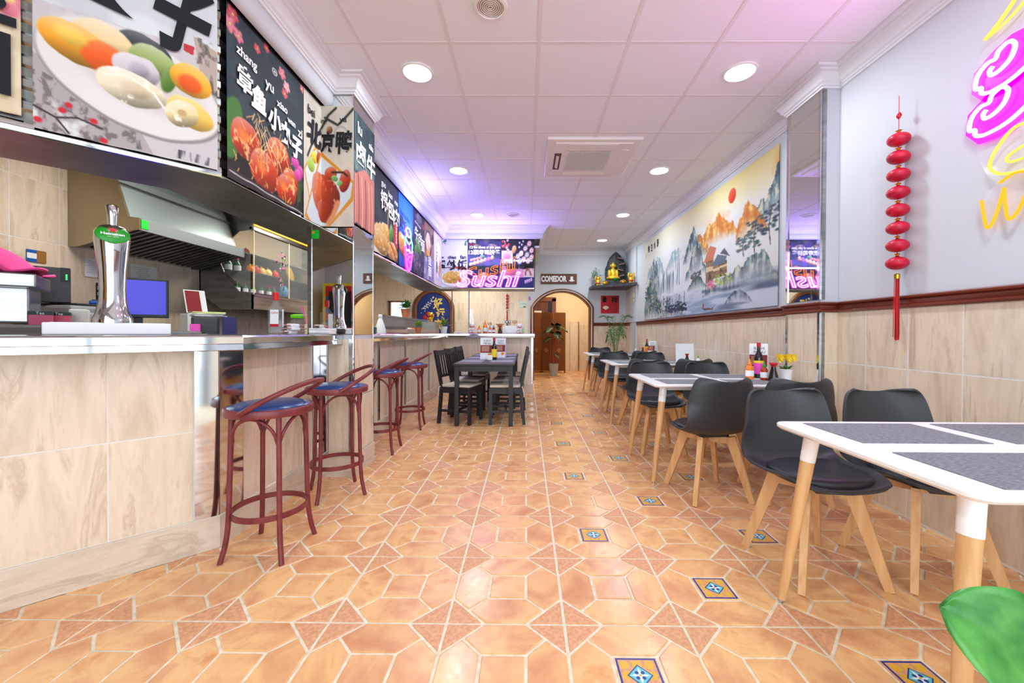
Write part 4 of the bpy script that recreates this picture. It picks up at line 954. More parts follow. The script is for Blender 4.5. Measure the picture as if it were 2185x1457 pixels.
# --- 5..9 along the straight canopy
def Cp(y0, y1): return [(XC+.026, y0), (XC+.026, y1)]
a = Art(80, 130, (40, 46, 54), .68).mott((58, 64, 72), .5, 5, 4); a.line([(.55, .4), (.55, .62)], .01, (220, 180, 140)); a.ell(.6, .37, .14, .07, (196, 120, 60), .3, .2, .5)
a.ell(.35, .8, .38, .2, (236, 168, 66), -.2, .06, .5, .2, (255, 236, 180)); a.ell(.75, .88, .24, .12, (222, 150, 60), .2, .06, .5, .2, (255, 230, 170)); a.ell(.2, .95, .3, .08, (230, 226, 220), 0, .1); a.ell(.3, .86, .3, .14, (226, 156, 62), .2, .1, .5, .2, (252, 226, 160)); a.ell(.68, .66, .1, .12, (96, 150, 52), .2, .2, .4, .3); a.line([(.66, .8), (.9, .94)], .02, (206, 52, 30)); a.poly([(.78, .46), (.98, .5), (.98, .8), (.78, .76)], (206, 34, 34))
p = poster('dark cloth poster of fried pork with a red vertical banner', a, Cp(4.05, 4.88), ZP1, 1.96); f = pt_frame(*Cp(4.05, 4.88), 1.96)
for s_, x, y, w_ in (('guo', .30, .76, .13), ('bao', .52, .73, .13), ('rou', .72, .70, .11)): put_text('lettering', s_, f, (x, y), 'print_white', p, width=w_, bold=.002)
for s_, x, y in (('锅', .32, .60), ('包', .53, .57), ('肉', .73, .53)): put_text('lettering', s_, f, (x, y), 'print_white', p, width=.2, height=.2, bold=.007)
put_text('lettering', '正宗东北风味', f, (.73, .34), 'print_white', p, rot=-PI/2, width=.24, height=.045, bold=.001)
a = Art(70, 130, (34, 104, 206), .68).grad((40, 120, 226), (28, 70, 176)); a.ell(.25, .66, .3, .12, (240, 150, 60), .2, .1, .5, .2, (255, 226, 170)); a.ell(.3, .76, .3, .1, (206, 96, 50), .2, .1, .4, .2, (250, 200, 140)); a.line([(0, .78), (.5, .9)], .03, (60, 60, 70)); a.mott((20, 30, 120), .7, 5, 4, .55, (.3, .5, 1, 1)); a.ell(.25, .58, .12, .03, (250, 250, 240))
p = poster('bright blue cloth poster of a rice pot behind the neon ice cream', a, Cp(4.89, 5.50), ZP1, 1.95); f = pt_frame(*Cp(4.89, 5.50), 1.95)
put_text('lettering', 'bao zai fan', f, (.25, .66), 'print_black', p, width=.38, rot=-.1, bold=.001)
for s_, x, y in (('煲', .09, .55), ('饭', .22, .52), ('香', .36, .45), ('锅', .5, .42)): put_text('lettering', s_, f, (x, y), 'print_black', p, width=.14, height=.15, bold=.004)
a = Art(70, 130, (46, 40, 62), .68).mott((74, 66, 92), .6, 5, 4); a.ell(.5, .1, .3, .1, (120, 118, 130), 0, .3, .3, .3); a.ell(.9, .16, .1, .05, (190, 40, 40), 0, .3); a.ell(.45, .52, .3, .1, (110, 166, 70), .5, .2, .4, .3, (206, 230, 160)); a.ell(.3, .62, .2, .1, (74, 130, 50), -.3, .2, .4, .3); a.ell(.3, .8, .4, .16, (70, 54, 84), 0, .2, .3, .3, (190, 150, 170)); a.mott((180, 150, 200), .5, 20, 20, .6, (0, .6, 1, 1))
p = poster('dark purple cloth poster of beef noodles with green leaves', a, Cp(5.51, 6.12), ZP1, 1.95); f = pt_frame(*Cp(5.51, 6.12), 1.95)
put_text('lettering', 'niu rou mian', f, (.22, .72), 'print_white', p, width=.3, rot=-.1, bold=.001)
for s_, x, y in (('牛', .14, .58), ('肉', .33, .54), ('面', .5, .47)): put_text('lettering', s_, f, (x, y), 'print_white', p, width=.17, height=.17, bold=.005)
a = Art(64, 120, (150, 112, 92), .68).mott((110, 80, 70), .5); a.ell(.4, .36, .34, .24, (52, 44, 44), 0, .06); a.ell(.4, .36, .28, .2, (240, 190, 150), 0, .1, .4, .2, (255, 240, 220)); a.ell(.36, .52, .2, .06, (244, 150, 50), 0, .2); a.ell(.85, .22, .13, .1, (40, 36, 46)); a.poly([(0, .62), (1, .58), (1, 1), (0, 1)], (140, 126, 176)); a.mott((230, 226, 240), .6, 8, 8, .5, (0, .62, 1, 1))
p = poster('brown and lilac cloth poster of a noodle bowl beside the beef noodle poster', a, Cp(6.13, 6.74), ZP1, 1.95); f = pt_frame(*Cp(6.13, 6.74), 1.95)
for s_, y in (('拉', .33), ('面', .15)): put_text('lettering', s_, f, (.3, y), 'print_white', p, width=.2, height=.15, bold=.005)
a = Art(64, 120, (226, 214, 222), .68); a.ell(.5, .5, .46, .42, (196, 200, 226), 0, .05); a.ell(.5, .5, .4, .38, (232, 226, 230), 0, .1); a.ell(.35, .5, .12, .3, (44, 116, 60), 0, .2, .4, .3, (120, 190, 100)); a.ell(.62, .52, .2, .32, (236, 216, 196), .1, .1, .4, .25, (255, 250, 240)); a.ell(.75, .6, .1, .14, (226, 140, 90), 0, .3)
p = poster('pale cloth poster of greens and meat on an oval plate at the canopy corner', a, Cp(6.75, 7.40), ZP1, 1.95); f = pt_frame(*Cp(6.75, 7.40), 1.95)
put_text('lettering', '扣肉', f, (.18, .56), 'print_white', p, rot=-PI/2, width=.3, height=.13, bold=.004)
# --- back canopy face
def Dp(x0, x1): return [(x0, DY-.026), (x1, DY-.026)]
a = Art(100, 170, (222, 224, 236), .6).mott((232, 234, 242), .5, 3, 3)
for x in (.06, .92):
    for k in range(9): an = random.uniform(-.6, 2.2); a.line([(x, .06), (x+.13*math.cos(an), .06+.08*math.sin(an))], .008, random.choice([(60, 120, 80), (90, 150, 100)]))
a.line([(.0, .6), (.3, .59), (.5, .62)], .012, (80, 60, 60)); a.ell(.75, .6, .26, .035, (206, 70, 44), .1, .2, .4, .2); a.ell(.45, .82, .52, .18, (196, 190, 196), 0, .04); a.ell(.45, .81, .5, .165, (244, 240, 240), 0, .04); a.ell(.42, .79, .4, .13, (224, 168, 70), 0, .08, .3, .08, (252, 226, 150)); a.mott((150, 80, 50), .8, 30, 22, .6, (.05, .67, .8, .9)); a.mott((110, 160, 60), .8, 36, 26, .68, (.05, .67, .8, .9))
p = poster('white cloth poster of fried rice on a plate with black lettering', a, Dp(XC+.02, -1.10), ZP1, 1.955, .002); f = pt_frame(*Dp(XC+.02, -1.10), 1.955)
put_text('lettering', 'dan', f, (.01, .56), 'print_black', p, width=.07, bold=.002); put_text('lettering', 'chao', f, (.2, .56), 'print_black', p, width=.15, bold=.003); put_text('lettering', 'fan', f, (.405, .56), 'print_black', p, width=.11, bold=.003)
put_text('lettering', '炒', f, (.19, .41), 'print_black', p, width=.17, height=.18, bold=.007, shear=.1); put_text('lettering', '饭', f, (.39, .41), 'print_black', p, width=.17, height=.18, bold=.007, shear=.1); put_text('lettering', '蛋', f, (.03, .41), 'print_black', p, width=.09, height=.17, bold=.005)
a = Art(120, 160, (44, 54, 66), .68).mott((60, 74, 88), .5, 5, 4); a.mott((120, 110, 110), .7, 4, 6, .5, (.1, 0, 1, .2)); a.ell(.75, .16, .2, .06, (150, 118, 104), .2, .3, .4); a.ell(.25, .16, .12, .05, (150, 122, 110), -.2, .3, .4)
a.poly([(.02, .52), (.78, .34), (.96, .44), (.1, .62)], (58, 60, 66))
for k in range(7): a.ell(.1+k*.105, .525-k*.022, .06, .035, (240, 150, 74), -.2, .1, .5, .1); a.ell(.1+k*.105, .50-k*.024, .045, .018, (252, 214, 170), -.2, .3)
for k in range(4): a.ell(.12+k*.09, .435-k*.015, .055, .028, (238, 128, 70), -.3, .1, .5, .1)
a.ell(.45, .36, .09, .03, (80, 150, 80), 0, .2, .4, .3); a.ell(.62, .32, .08, .03, (200, 46, 36), 0, .2, .4, .3)
a.poly([(.0, .64), (1, .6), (1, 1), (0, 1)], (42, 40, 96)); a.mott((80, 60, 140), .6, 6, 6); a.ell(.5, .78, .2, .1, (226, 120, 100), 0, .2, .4, .2, (255, 230, 220)); a.poly([(.2, .9), (.4, .7), (.5, .95)], (206, 170, 190))
p = poster('dark cloth poster of a sushi platter behind the neon lettering', a, Dp(-1.095, -.475), ZP1, 1.955, .002); f = pt_frame(*Dp(-1.095, -.475), 1.955)
put_text('lettering', '寿司', f, (.08, .855), 'print_white', p, width=.12, height=.06, bold=.003); MB().box((0, 0, 0), (.12, .012, .001)).build('red_stripe', 'print_red', p).matrix_world = f @ Matrix.Translation((.08, .80, .002))
put_text('lettering', '12 ke shou si pin pan', f, (.32, .74), 'print_white', p, width=.56, bold=.003); put_text('lettering', '12颗寿司拼盘', f, (.31, .655), 'print_white', p, width=.58, height=.09, bold=.004)
a = Art(120, 160, (40, 38, 44), .68); a.poly([(0, .24), (.34, .24), (.34, .5), (0, .5)], (222, 190, 186))
for k in range(12): a.ell(random.uniform(.0, .3), random.uniform(.0, .24), .05, .03, random.choice([(230, 110, 80), (244, 200, 160), (206, 60, 60)]), random.uniform(-1, 1), .2, .5)
a.ell(.38, .22, .07, .09, (226, 170, 80), .2, .1, .4, .2); a.ell(.15, .36, .14, .08, (230, 130, 130), .2, .2, .4, .2)
for k, (x, y) in enumerate(((.5, .36), (.6, .3), (.73, .2), (.78, .33), (.68, .42), (.85, .1), (.92, .24), (.92, .38), (.56, .46), (.82, .45))): a.ell(x, y, .07, .065, (236, 232, 226), .3, .08, .3); a.ell(x, y, .06, .055, random.choice([(206, 56, 46), (60, 60, 58), (244, 190, 90)]), .3, .1); a.ell(x, y, .048, .042, (246, 244, 238), .3, .1); a.ell(x, y, .022, .02, random.choice([(120, 170, 70), (240, 130, 70), (250, 210, 90)]), 0, .3)
for x, y in ((.55, .08), (.62, .12), (.54, .17), (.66, .05)): a.ell(x, y, .03, .025, (206, 210, 222), 0, .2)
a.poly([(0, .56), (.68, .54), (.68, .8), (0, .8)], (206, 150, 190)); a.poly([(.68, .6), (1, .6), (1, .78), (.68, .8)], (226, 206, 208)); a.mott((150, 60, 70), .8, 18, 18, .5, (.7, .6, .98, .75)); a.poly([(0, .8), (1, .78), (1, 1), (0, 1)], (44, 46, 110)); a.ell(.25, .68, .24, .08, (226, 120, 150), 0, .2, .4, .2)
for k in range(4): a.ell(.74+k*.06, .88-k*.015, .035, .045, (214, 170, 220), 0, .2, .4)
p = poster('dark cloth poster collage of sushi rolls behind the neon lettering', a, Dp(-.465, .135), ZP1, 1.955, .002); f = pt_frame(*Dp(-.465, .135), 1.955)
put_text('lettering', '12 ke shou si pin pan', f, (.32, .5), 'print_white', p, width=.5, bold=.003); put_text('lettering', '12颗寿司拼盘', f, (.33, .39), 'print_black', p, width=.48, height=.085, bold=.004)
a = Art(50, 130, (56, 40, 44), .4); a.poly([(0, 0), (1, 0), (1, .34), (0, .3)], (170, 28, 40)); a.mott((120, 50, 30), .7, 8, 5); a.ell(.8, .62, .3, .06, (240, 210, 60), 0, .3); a.ell(.7, .76, .4, .1, (110, 170, 60), .3, .3, .4, .3); a.ell(.3, .9, .7, .1, (40, 50, 90), .3, .1)
p = poster('narrow red and dark cloth poster on the end of the back canopy', a, [(.152, DY+.0), (.152, DY+.44)], ZP1, 1.92, .001); f = pt_frame((.152, DY), (.152, DY+.44), 1.92, .004)
put_text('lettering', 'Sus', f, (.14, .79), 'print_white', p, width=.22, bold=.004); put_text('lettering', '寿司', f, (.2, .63), 'print_white', p, width=.36, height=.16, bold=.006)
# --- landscape mural on the right wall
a = Art(330, 170, (226, 222, 222), 2.75)
a.grad((240, 230, 188), (232, 228, 228), 0, .3); a.blend(np.clip((a.u-.35)*2.2, 0, 1)*np.clip(1-a.v*3.4, 0, 1)*.6, (242, 216, 120)); a.blend(np.clip(.4-a.u, 0, 1)*1.2*np.clip(1-a.v*2, 0, 1), (228, 232, 234))
s_ = fbm(170, 330, 3, 10, 5, 4); a.blend(np.clip((s_-.5)*5, 0, 1)*np.clip((a.u-.4)*2.5, 0, 1)*np.clip(1-abs(a.v-.26+(a.u-.7)*.35)*6, 0, 1), (240, 150, 70)); a.blend(np.clip((fbm(170, 330, 2, 5, 9, 3)-.42)*3, 0, 1)*np.clip((a.v-.1)*4, 0, 1)*.7, (234, 234, 236))
a.ell(.8, .13, .021, .058, (236, 66, 30), 0, .1, .25)
def ridge(a, x0, x1, top, base, rough, cols, seed, fade=.5, peak=None):
    """brush-painted hill: crest curve filled down to mist"""
    xs = a.u[0]; t = np.clip((xs-x0)/(x1-x0), 0, 1); env = np.sin(t*PI)**.7 if peak is None else np.clip(1-abs(t-peak)/np.where(t < peak, peak, 1-peak), 0, 1)**.8
    n1 = fbm(1, a.w, 1, 40*(1), seed, 4)[0]-.5; crest = base-(base-top)*np.clip(env+n1*rough*np.sqrt(env+1e-6), 0, 1.3); on = (xs >= x0) & (xs <= x1)
    inside = (a.v >= crest[None]) & on[None] & (a.v <= base); dep = (a.v-crest[None])/np.maximum(base-crest[None], .02)
    g = fbm(a.h, a.w, 10, 90, seed+7, 3)*.7+fbm(a.h, a.w, 40, 60, seed+3, 2)*.3; al = np.clip((1-dep)/fade, 0, 1)*inside
    c0, c1, c2 = [np.array(c)/255 for c in cols]; k = np.clip((g-.38)*4.5, 0, 1)[..., None]; k2 = np.clip((g-.56)*8, 0, 1)[..., None]
    a.a = a.a*(1-al[..., None])+(c0*(1-k)+c1*k*(1-k2)+c2*k2)*al[..., None]
INK = ((66, 84, 98), (128, 156, 166), (220, 208, 172)); FAR = ((150, 170, 178), (190, 204, 208), (226, 226, 220)); GOLD = ((206, 120, 50), (240, 176, 84), (252, 214, 130))
ridge(a, .02, .3, .3, .55, .7, FAR, 11, .6); ridge(a, .28, .5, .32, .5, .6, FAR, 21, .6); ridge(a, .55, .85, .2, .44, .6, GOLD, 31, .5, .55); ridge(a, .88, 1.02, .12, .5, .6, INK, 41, .8, .9); ridge(a, .82, .96, .28, .5, .7, GOLD, 43, .6)
ridge(a, .46, .66, .2, .5, .5, INK, 51, .7, .45); ridge(a, .56, .68, .26, .5, .6, GOLD, 57, .8, .3); ridge(a, .48, .66, .3, .68, .6, INK, 61, .9, .5)
ridge(a, -.02, .3, .34, .95, .8, INK, 71, 1.0, .5); ridge(a, .0, .24, .55, 1.0, .8, ((34, 62, 62), (86, 140, 136), (228, 196, 120)), 81, 1.2)
wf = fbm(170, 330, 2, 120, 91, 2)
for x0, x1, y0, y1 in ((.22, .31, .46, .72), (.38, .45, .42, .68), (.3, .38, .5, .74)):
    m = ((a.u > x0) & (a.u < x1) & (a.v > y0) & (a.v < y1))*np.clip((a.v-y0)*20, 0, 1); a.blend(m*.92, (232, 236, 242)); a.blend(m*np.clip((wf-.52)*8, 0, 1), (80, 98, 112))
a.blend(np.clip(1-abs(a.v-.74)*9, 0, 1)*(a.u > .2)*(a.u < .6)*.7, (228, 230, 236))
m = np.clip((a.v-.74)*12, 0, 1)*(a.u > .28-.0); a.blend(m*.85, (196, 204, 218)); a.blend(m*np.clip((fbm(170, 330, 30, 8, 95, 3)-.5)*5, 0, 1), (150, 168, 190)); a.blend(m*np.clip((fbm(170, 330, 20, 4, 97, 2)-.55)*5, 0, 1)*(a.u > .62), (92, 102, 122))
for k in range(7): x = .31+k*.03; m = ((abs(a.u-x) < .015) & (a.v > .76+.02*(k % 3)) & (a.v < .86))*1.0; a.blend(m*np.clip((wf-.4)*6, 0, 1), (70, 90, 104)); a.blend(m*.4, (236, 240, 246))
ridge(a, .62, 1.02, .62, .86, .5, ((60, 74, 84), (130, 166, 168), (206, 196, 150)), 101, 1.2, .8); ridge(a, .5, .66, .66, .78, .8, ((60, 78, 80), (120, 150, 120), (216, 150, 170)), 103, 1.0); ridge(a, .76, .9, .86, .95, .7, ((40, 48, 58), (86, 98, 110), (150, 160, 166)), 105, 1.2)
ridge(a, .0, .28, .78, 1.02, .9, ((24, 44, 56), (66, 120, 122), (226, 186, 110)), 107, 1.6); ridge(a, .2, .5, .9, 1.02, .9, ((34, 46, 66), (80, 130, 130), (230, 150, 120)), 109, 1.6)
# pavilion on stilts
for x, y, w_, h_ in ((.645, .55, .05, .19), (.69, .6, .075, .12), (.735, .6, .04, .1)): a.poly([(x, y), (x+w_, y), (x+w_, y+h_), (x, y+h_)], (150, 118, 86)); a.mott((86, 66, 52), .8, 40, 60, .5, (x, y, x+w_, y+h_)); a.poly([(x, y+h_*.3), (x+w_, y+h_*.3), (x+w_, y+h_*.5), (x, y+h_*.5)], (226, 196, 150))
a.poly([(.63, .56), (.672, .43), (.712, .47), (.69, .56)], (206, 122, 92)); a.poly([(.68, .61), (.72, .53), (.775, .57), (.76, .62)], (110, 116, 136)); a.poly([(.735, .53), (.76, .5), (.79, .58)], (96, 96, 110)); a.line([(.648, .74), (.648, .83)], .006, (80, 60, 50)); a.line([(.668, .74), (.668, .82)], .006, (80, 60, 50))
for n_, bx, cl in ((30, (.655, .73, .71, .79), [(226, 110, 140), (240, 150, 170), (190, 70, 110)]), (36, (.71, .7, .8, .78), [(196, 206, 60), (150, 176, 60), (220, 220, 100)])): a.dots(n_, bx, .014, cl)
def tree(a, x, y, h_, col, seed):
    random.seed(seed); a.line([(x, y), (x-.006, y-h_*.5), (x+.006, y-h_)], .007, (50, 50, 52))
    for k in range(34): dx = random.uniform(-.035, .035); yy = y-h_*random.uniform(.3, 1.05); a.ell(x+dx, yy, .011, .011, tuple(c+random.randint(-20, 20) for c in col), 0, .6)
for x, y, h_, c_, sd in ((.91, .66, .26, (70, 84, 90), 1), (.97, .6, .24, (60, 74, 84), 2), (.86, .62, .14, (96, 104, 104), 3), (.12, .98, .3, (60, 90, 96), 4), (.2, 1.0, .22, (56, 76, 86), 5), (.3, 1.0, .2, (60, 72, 84), 6), (.05, .8, .2, (48, 90, 86), 7), (.36, .98, .1, (46, 56, 76), 8), (.42, .97, .12, (46, 56, 70), 9), (.46, .98, .1, (40, 50, 64), 10), (.57, .72, .1, (86, 96, 90), 11)): tree(a, x, y, h_, c_, sd)
random.seed(11)
a.poly([(.62, .94), (.64, .955), (.685, .96), (.705, .945), (.69, .975), (.64, .975)], (110, 80, 66)); a.ell(.632, .93, .006, .02, (206, 60, 50)); a.line([(.625, .97), (.632, .89)], .003, (60, 50, 50))
p = poster('large landscape mural cloth with mountains, waterfall, pavilion and red sun on the right wall', a, [(XR-.012, 7.86), (XR-.012, 3.69)], 2.87, 1.38, .003, 'mural', 'landscape_mural', None, 9)
f = pt_frame((XR-.012, 7.86), (XR-.012, 3.69), 1.38)
for k, s2 in enumerate('源水生财'): put_text('lettering', s2, f, (.3+.17*(3-k), 1.33), 'print_black', p, width=.08, height=.13, bold=.003)
put_text('seal', '旺', f, (.14, 1.22), 'print_red', p, width=.04, height=.1)
# ================================================================ neon signs
def neon_light(t, loc, size, power, col, rot): area_light('neon_glow', loc, size[0], size[1], power, col, rot, parent=t)
def neon_word(label, s, c, width, height, mat, rot, yoff, shear, tube, acr=True):
    t = thing('neon_sign', label, 'neon sign', (c[0], DY-.03-yoff, c[1]), 0, 'neon words on the back canopy')
    fr = frame((0, 0, 0), (1, 0, 0), (0, 0, 1))
    me = text_mesh(s, width=width, height=height, shear=shear, tube=tube, res=4, space=1.0); me.materials.append(MATS[mat]); me.transform(fr @ Matrix.Rotation(rot, 4, 'Z'))
    link('tube', me, t)
    for sx in (-.4, .4): MB().tube([(sx*width, .035+yoff, sx*width*math.tan(rot)*.9), (sx*width, .0, sx*width*math.tan(rot)*.9)], .004, 6).build('bracket', 'clear_glass', t)
    return t
t = neon_word('pink neon word Sushi on the back canopy', 'Sushi', (-.705, 2.115), 1.16, .29, 'neon_white_pink', 0, .06, .25, .0075)
me = text_mesh('Sushi', width=1.16, height=.29, shear=.25, bold=.022, res=3); me.materials.append(M('pink_halo', (250, 90, 240), .3, alpha=.3, emit=(255, 20, 235), estr=1.0)); me.transform(frame((0, .012, 0), (1, 0, 0), (0, 0, 1))); link('glow_backing', me, t)  # glowing see-through sheet paints the magenta halo around the tubes
neon_light(t, (0, -.05, .2), (1.1, .12), 27, (.34, .27, 1), (PI*1.1, 0, 0))
t = neon_word('tilted orange neon word Sushi behind the pink one', 'Sushi', (-.66, 2.30), .98, .24, 'neon_orange', .27, .012, .25, .0065)
t = thing('neon_sign', 'neon ice cream cone with green-white top and magenta wafer on the canopy posters', 'neon sign', (XC+.05, 5.25, 2.21))
def nt_(pts, mat, r=.009, cl=False, nm='tube'): MB().tube(curve_pts([(0, a, b) for a, b in pts], 5, cl), r, 8, closed=cl).build(nm, mat, t, 60)
nt_([(-.15, .02), (-.17, .1), (-.1, .16), (-.11, .24), (0, .28), (.09, .24), (.1, .16), (.16, .1), (.15, .02)], 'neon_green'); nt_([(-.12, .12), (0, .07), (.12, .14)], 'neon_green'); nt_([(-.09, .2), (0, .16), (.09, .21)], 'neon_white_pink')
nt_([(-.17, .01), (-.08, -.03), (0, 0), (.08, -.03), (.17, .01)], 'neon_white_pink'); nt_([(-.17, .01), (-.12, -.13), (-.06, -.24), (0, -.28), (.06, -.24), (.12, -.13), (.17, .01)], 'neon_pink', .011)
nt_([(-.12, -.1), (-.06, -.07), (0, -.11), (.06, -.07), (.12, -.1)], 'neon_pink'); nt_([(-.1, -.16), (-.04, -.13), (.03, -.17), (.1, -.14)], 'neon_pink')
MB().prism([(-.19, .03), (-.18, .14), (-.12, .28), (0, .31), (.12, .28), (.18, .14), (.19, .03), (.08, -.25), (0, -.31), (-.08, -.25)], .004, frame((-.022, 0, 0), (0, 1, 0), (0, 0, 1))).build('glow_backing', 'pink_halo', t)
for z in (-.2, .2): MB().tube([(-.048, 0, z), (-.005, 0, z)], .004, 6).build('bracket', 'clear_glass', t)
neon_light(t, (.14, 0, .22), (.3, .3), 13, (.34, .30, 1), (PI*.98, -.25, 0))
# cloud-and-bowl neon on the right wall (cut by the frame)
def wallneon(y, z): return (XR-.035, y, z)
def W(px, py):                        # sketch coordinates: metres along the wall from y=2.10 towards the shopfront, height
    return (XR-.035, 2.10-px, py)
t = thing('neon_sign', 'large magenta and yellow neon cloud sign on the right wall', 'neon sign', (0, 0, 0))
def wn_(pts, mat, r=.008, cl=False): MB().tube(curve_pts([W(*p_) for p_ in pts], 6, cl), r, 8, closed=cl).build('tube', mat, t, 60)
for oz, ox in ((2.40, .03), (2.20, .005)):
    wn_([(ox+.30, oz+.02), (ox+.18, oz-.055), (ox+.08, oz-.075), (ox+.03, oz-.06), (ox+.025, oz-.03), (ox+.0, oz-.02), (ox+.01, oz+.04), (ox+.05, oz+.075), (ox+.085, oz+.075), (ox+.10, oz+.105), (ox+.14, oz+.12), (ox+.165, oz+.09), (ox+.15, oz+.04), (ox+.11, oz+.01), (ox+.07, oz+.005), (ox+.062, oz+.03), (ox+.075, oz+.045)], 'neon_white_pink', .009)
    MB().prism([(ox-.03, oz-.03), (ox+.03, oz-.105), (ox+.12, oz-.11), (ox+.34, oz+.0), (ox+.34, oz+.13), (ox+.14, oz+.155), (ox+.06, oz+.125), (ox-.02, oz+.07)], .004, Matrix(((0, 0, 1, XR-.022), (-1, 0, 0, 2.10), (0, 1, 0, 0), (0, 0, 0, 1)))).build('glow_backing', M('acrylic_magenta', (255, 20, 240), .3, emit=(255, 0, 235), estr=1.3), t)
wn_([(.07, 2.60), (.15, 2.66), (.26, 2.78), (.34, 2.9)], 'neon_yellow', .008); wn_([(.07, 2.60), (.16, 2.625), (.25, 2.68), (.36, 2.8)], 'neon_yellow', .006); wn_([(.3, 2.08), (.2, 2.10), (.12, 2.02), (.1, 1.95), (.15, 1.90), (.25, 1.885), (.36, 1.9)], 'neon_yellow', .007); wn_([(.36, 2.02), (.24, 2.0), (.17, 1.97), (.2, 1.94), (.36, 1.95)], 'neon_yellow', .006)
MB().prism([(.05, 2.58), (.02, 2.5), (.02, 2.05), (.08, 1.9), (.16, 1.85), (.4, 1.85), (.4, 2.9), (.3, 2.9)], .003, Matrix(((0, 0, 1, XR-.016), (-1, 0, 0, 2.10), (0, 1, 0, 0), (0, 0, 0, 1)))).build('acrylic_plate', 'acrylic', t)
neon_light(t, (XR-.06, 1.95, 2.32), (.4, .4), 10, (1, .3, .92), (0, PI/2, 0))
t = thing('neon_sign', 'amber neon handwritten letter on clear acrylic below the cloud sign', 'neon sign', (0, 0, 0))
wn_([(.065, 1.80), (.075, 1.73), (.092, 1.655), (.125, 1.70), (.16, 1.83)], 'neon_amber', .007); wn_([(.16, 1.83), (.168, 1.72), (.185, 1.672), (.225, 1.72), (.26, 1.83), (.25, 1.87), (.2, 1.885), (.14, 1.86)], 'neon_amber', .007)
MB().prism([(.03, 1.80), (.05, 1.66), (.09, 1.60), (.15, 1.64), (.2, 1.62), (.34, 1.68), (.36, 1.86), (.2, 1.905), (.1, 1.86)], .003, Matrix(((0, 0, 1, XR-.016), (-1, 0, 0, 2.10), (0, 1, 0, 0), (0, 0, 0, 1)))).build('acrylic_plate', 'acrylic', t)
# ================================================================ red lantern string
def lantern_string(label, x, y, z1, n, r, h, dz, face, tassel, group=None, sc=1):
    t = thing('lantern_string', label, 'wall ornament', (x, y, 0), 0, group)
    MB().tube([(0, 0, z1), (0, 0, z1-n*dz-.16*sc)], .0018*sc, 6).build('cord', 'red', t)
    mb = MB()
    for k in range(6): a = k*PI/3; mb.tube(curve_pts([(0, 0, z1-.14*sc), (.012*sc*math.cos(a), .012*sc*math.sin(a), z1-.12*sc), (.004*sc, 0, z1-.1*sc)], 3), .003*sc, 5)
    mb.build('knot', 'red', t)
    for k in range(n):
        zc = z1-.265*sc-k*dz; b = MB().ball((0, 0, zc), (r, r, h), 20, 12, Matrix.Rotation(random.uniform(-.12, .12), 3, 'Y')).build('lantern', 'red_silk', t, 80)
        MB().lathe([(.003*sc, zc+h-.002), (.012*sc, zc+h+.003), (.005*sc, zc+h+.008), (.018*sc, zc+h+.014), (.004*sc, zc+h+.02)], seg=8, cap=False).build('gold_bead', 'gold', t)
    zt = z1-.265*sc-(n-1)*dz-h-.025*sc
    MB().lathe([(.014*sc, zt-.03*sc), (.016*sc, zt-.005*sc), (.012*sc, zt)], seg=12).build('tassel_cap', 'gold', t, 40)
    mb = MB()
    for k in range(30):
        a = random.uniform(0, 2*PI); rr = random.uniform(.002, .013)*sc; mb.tube([(rr*math.cos(a), rr*math.sin(a), zt-.028*sc), (rr*1.3*math.cos(a), rr*1.3*math.sin(a), zt-tassel*random.uniform(.93, 1.02))], .0024*sc, 4)
    mb.build('tassel', 'red_thread', t); return t
lantern_string('string of eight red silk lanterns with gold beads and tassel on right wall', XR-.062, 2.46, 2.575, 8, .057, .040, .1075, 0, .40)
lantern_string('small red bead string with tassel on the kitchen back wall', -.455, YB-.04, 2.25, 5, .03, .028, .07, 0, .42, sc=1)
# ================================================================ bottles
def bottle(name, label, loc, prof, mats, group=None, cat='bottle', seg=16, rz=0):
    """mats: list of (part, material, profile) stacked parts"""
    t = thing(name, label, cat, loc, rz, group)
    for nm, mt, pr in mats: MB().lathe(pr, seg=seg).build(nm, mt, t, 40)
    return t
def squeeze(label, loc, h, r, body, cap, group='squeeze sauce bottles'):
    return bottle('sauce_bottle', label, loc, None, [('body', body, [(r*.9, 0), (r, .006), (r, h*.5), (r*.86, h*.6), (r*.5, h*.68)]), ('label', 'print_white', [(r*1.01, h*.14), (r*1.015, h*.15), (r*1.015, h*.42), (r*1.01, h*.43)]), ('cap', cap, [(r*.55, h*.67), (r*.55, h*.76), (r*.34, h*.8), (r*.14, h*.98), (r*.06, h)])], group)
def soy(label, loc, h=.13):
    r = h*.26; return bottle('soy_bottle', label, loc, None, [('body', 'soy', [(r, 0), (r*1.02, .005), (r*.9, h*.3), (r*.55, h*.6), (r*.42, h*.8)]), ('cap', 'red', [(r*.5, h*.8), (r*.62, h*.9), (r*.8, h*.93), (r*.8, h)])], 'red-capped soy bottles')
def wine(label, loc, h=.29, lab='maroon', cap='red'):
    r = h*.125; return bottle('dark_bottle', label, loc, None, [('body', 'soy', [(r*.9, 0), (r, .008), (r, h*.55), (r*.8, h*.64), (r*.36, h*.76), (r*.34, h*.9)]), ('label', lab, [(r*1.01, h*.12), (r*1.02, h*.125), (r*1.02, h*.42), (r*1.01, h*.43)]), ('label', 'yellow', [(r*1.015, h*.42), (r*1.025, h*.43), (r*1.025, h*.48), (r*1.01, h*.49)]), ('cap', cap, [(r*.42, h*.88), (r*.42, h)])], 'tall dark sauce bottles')
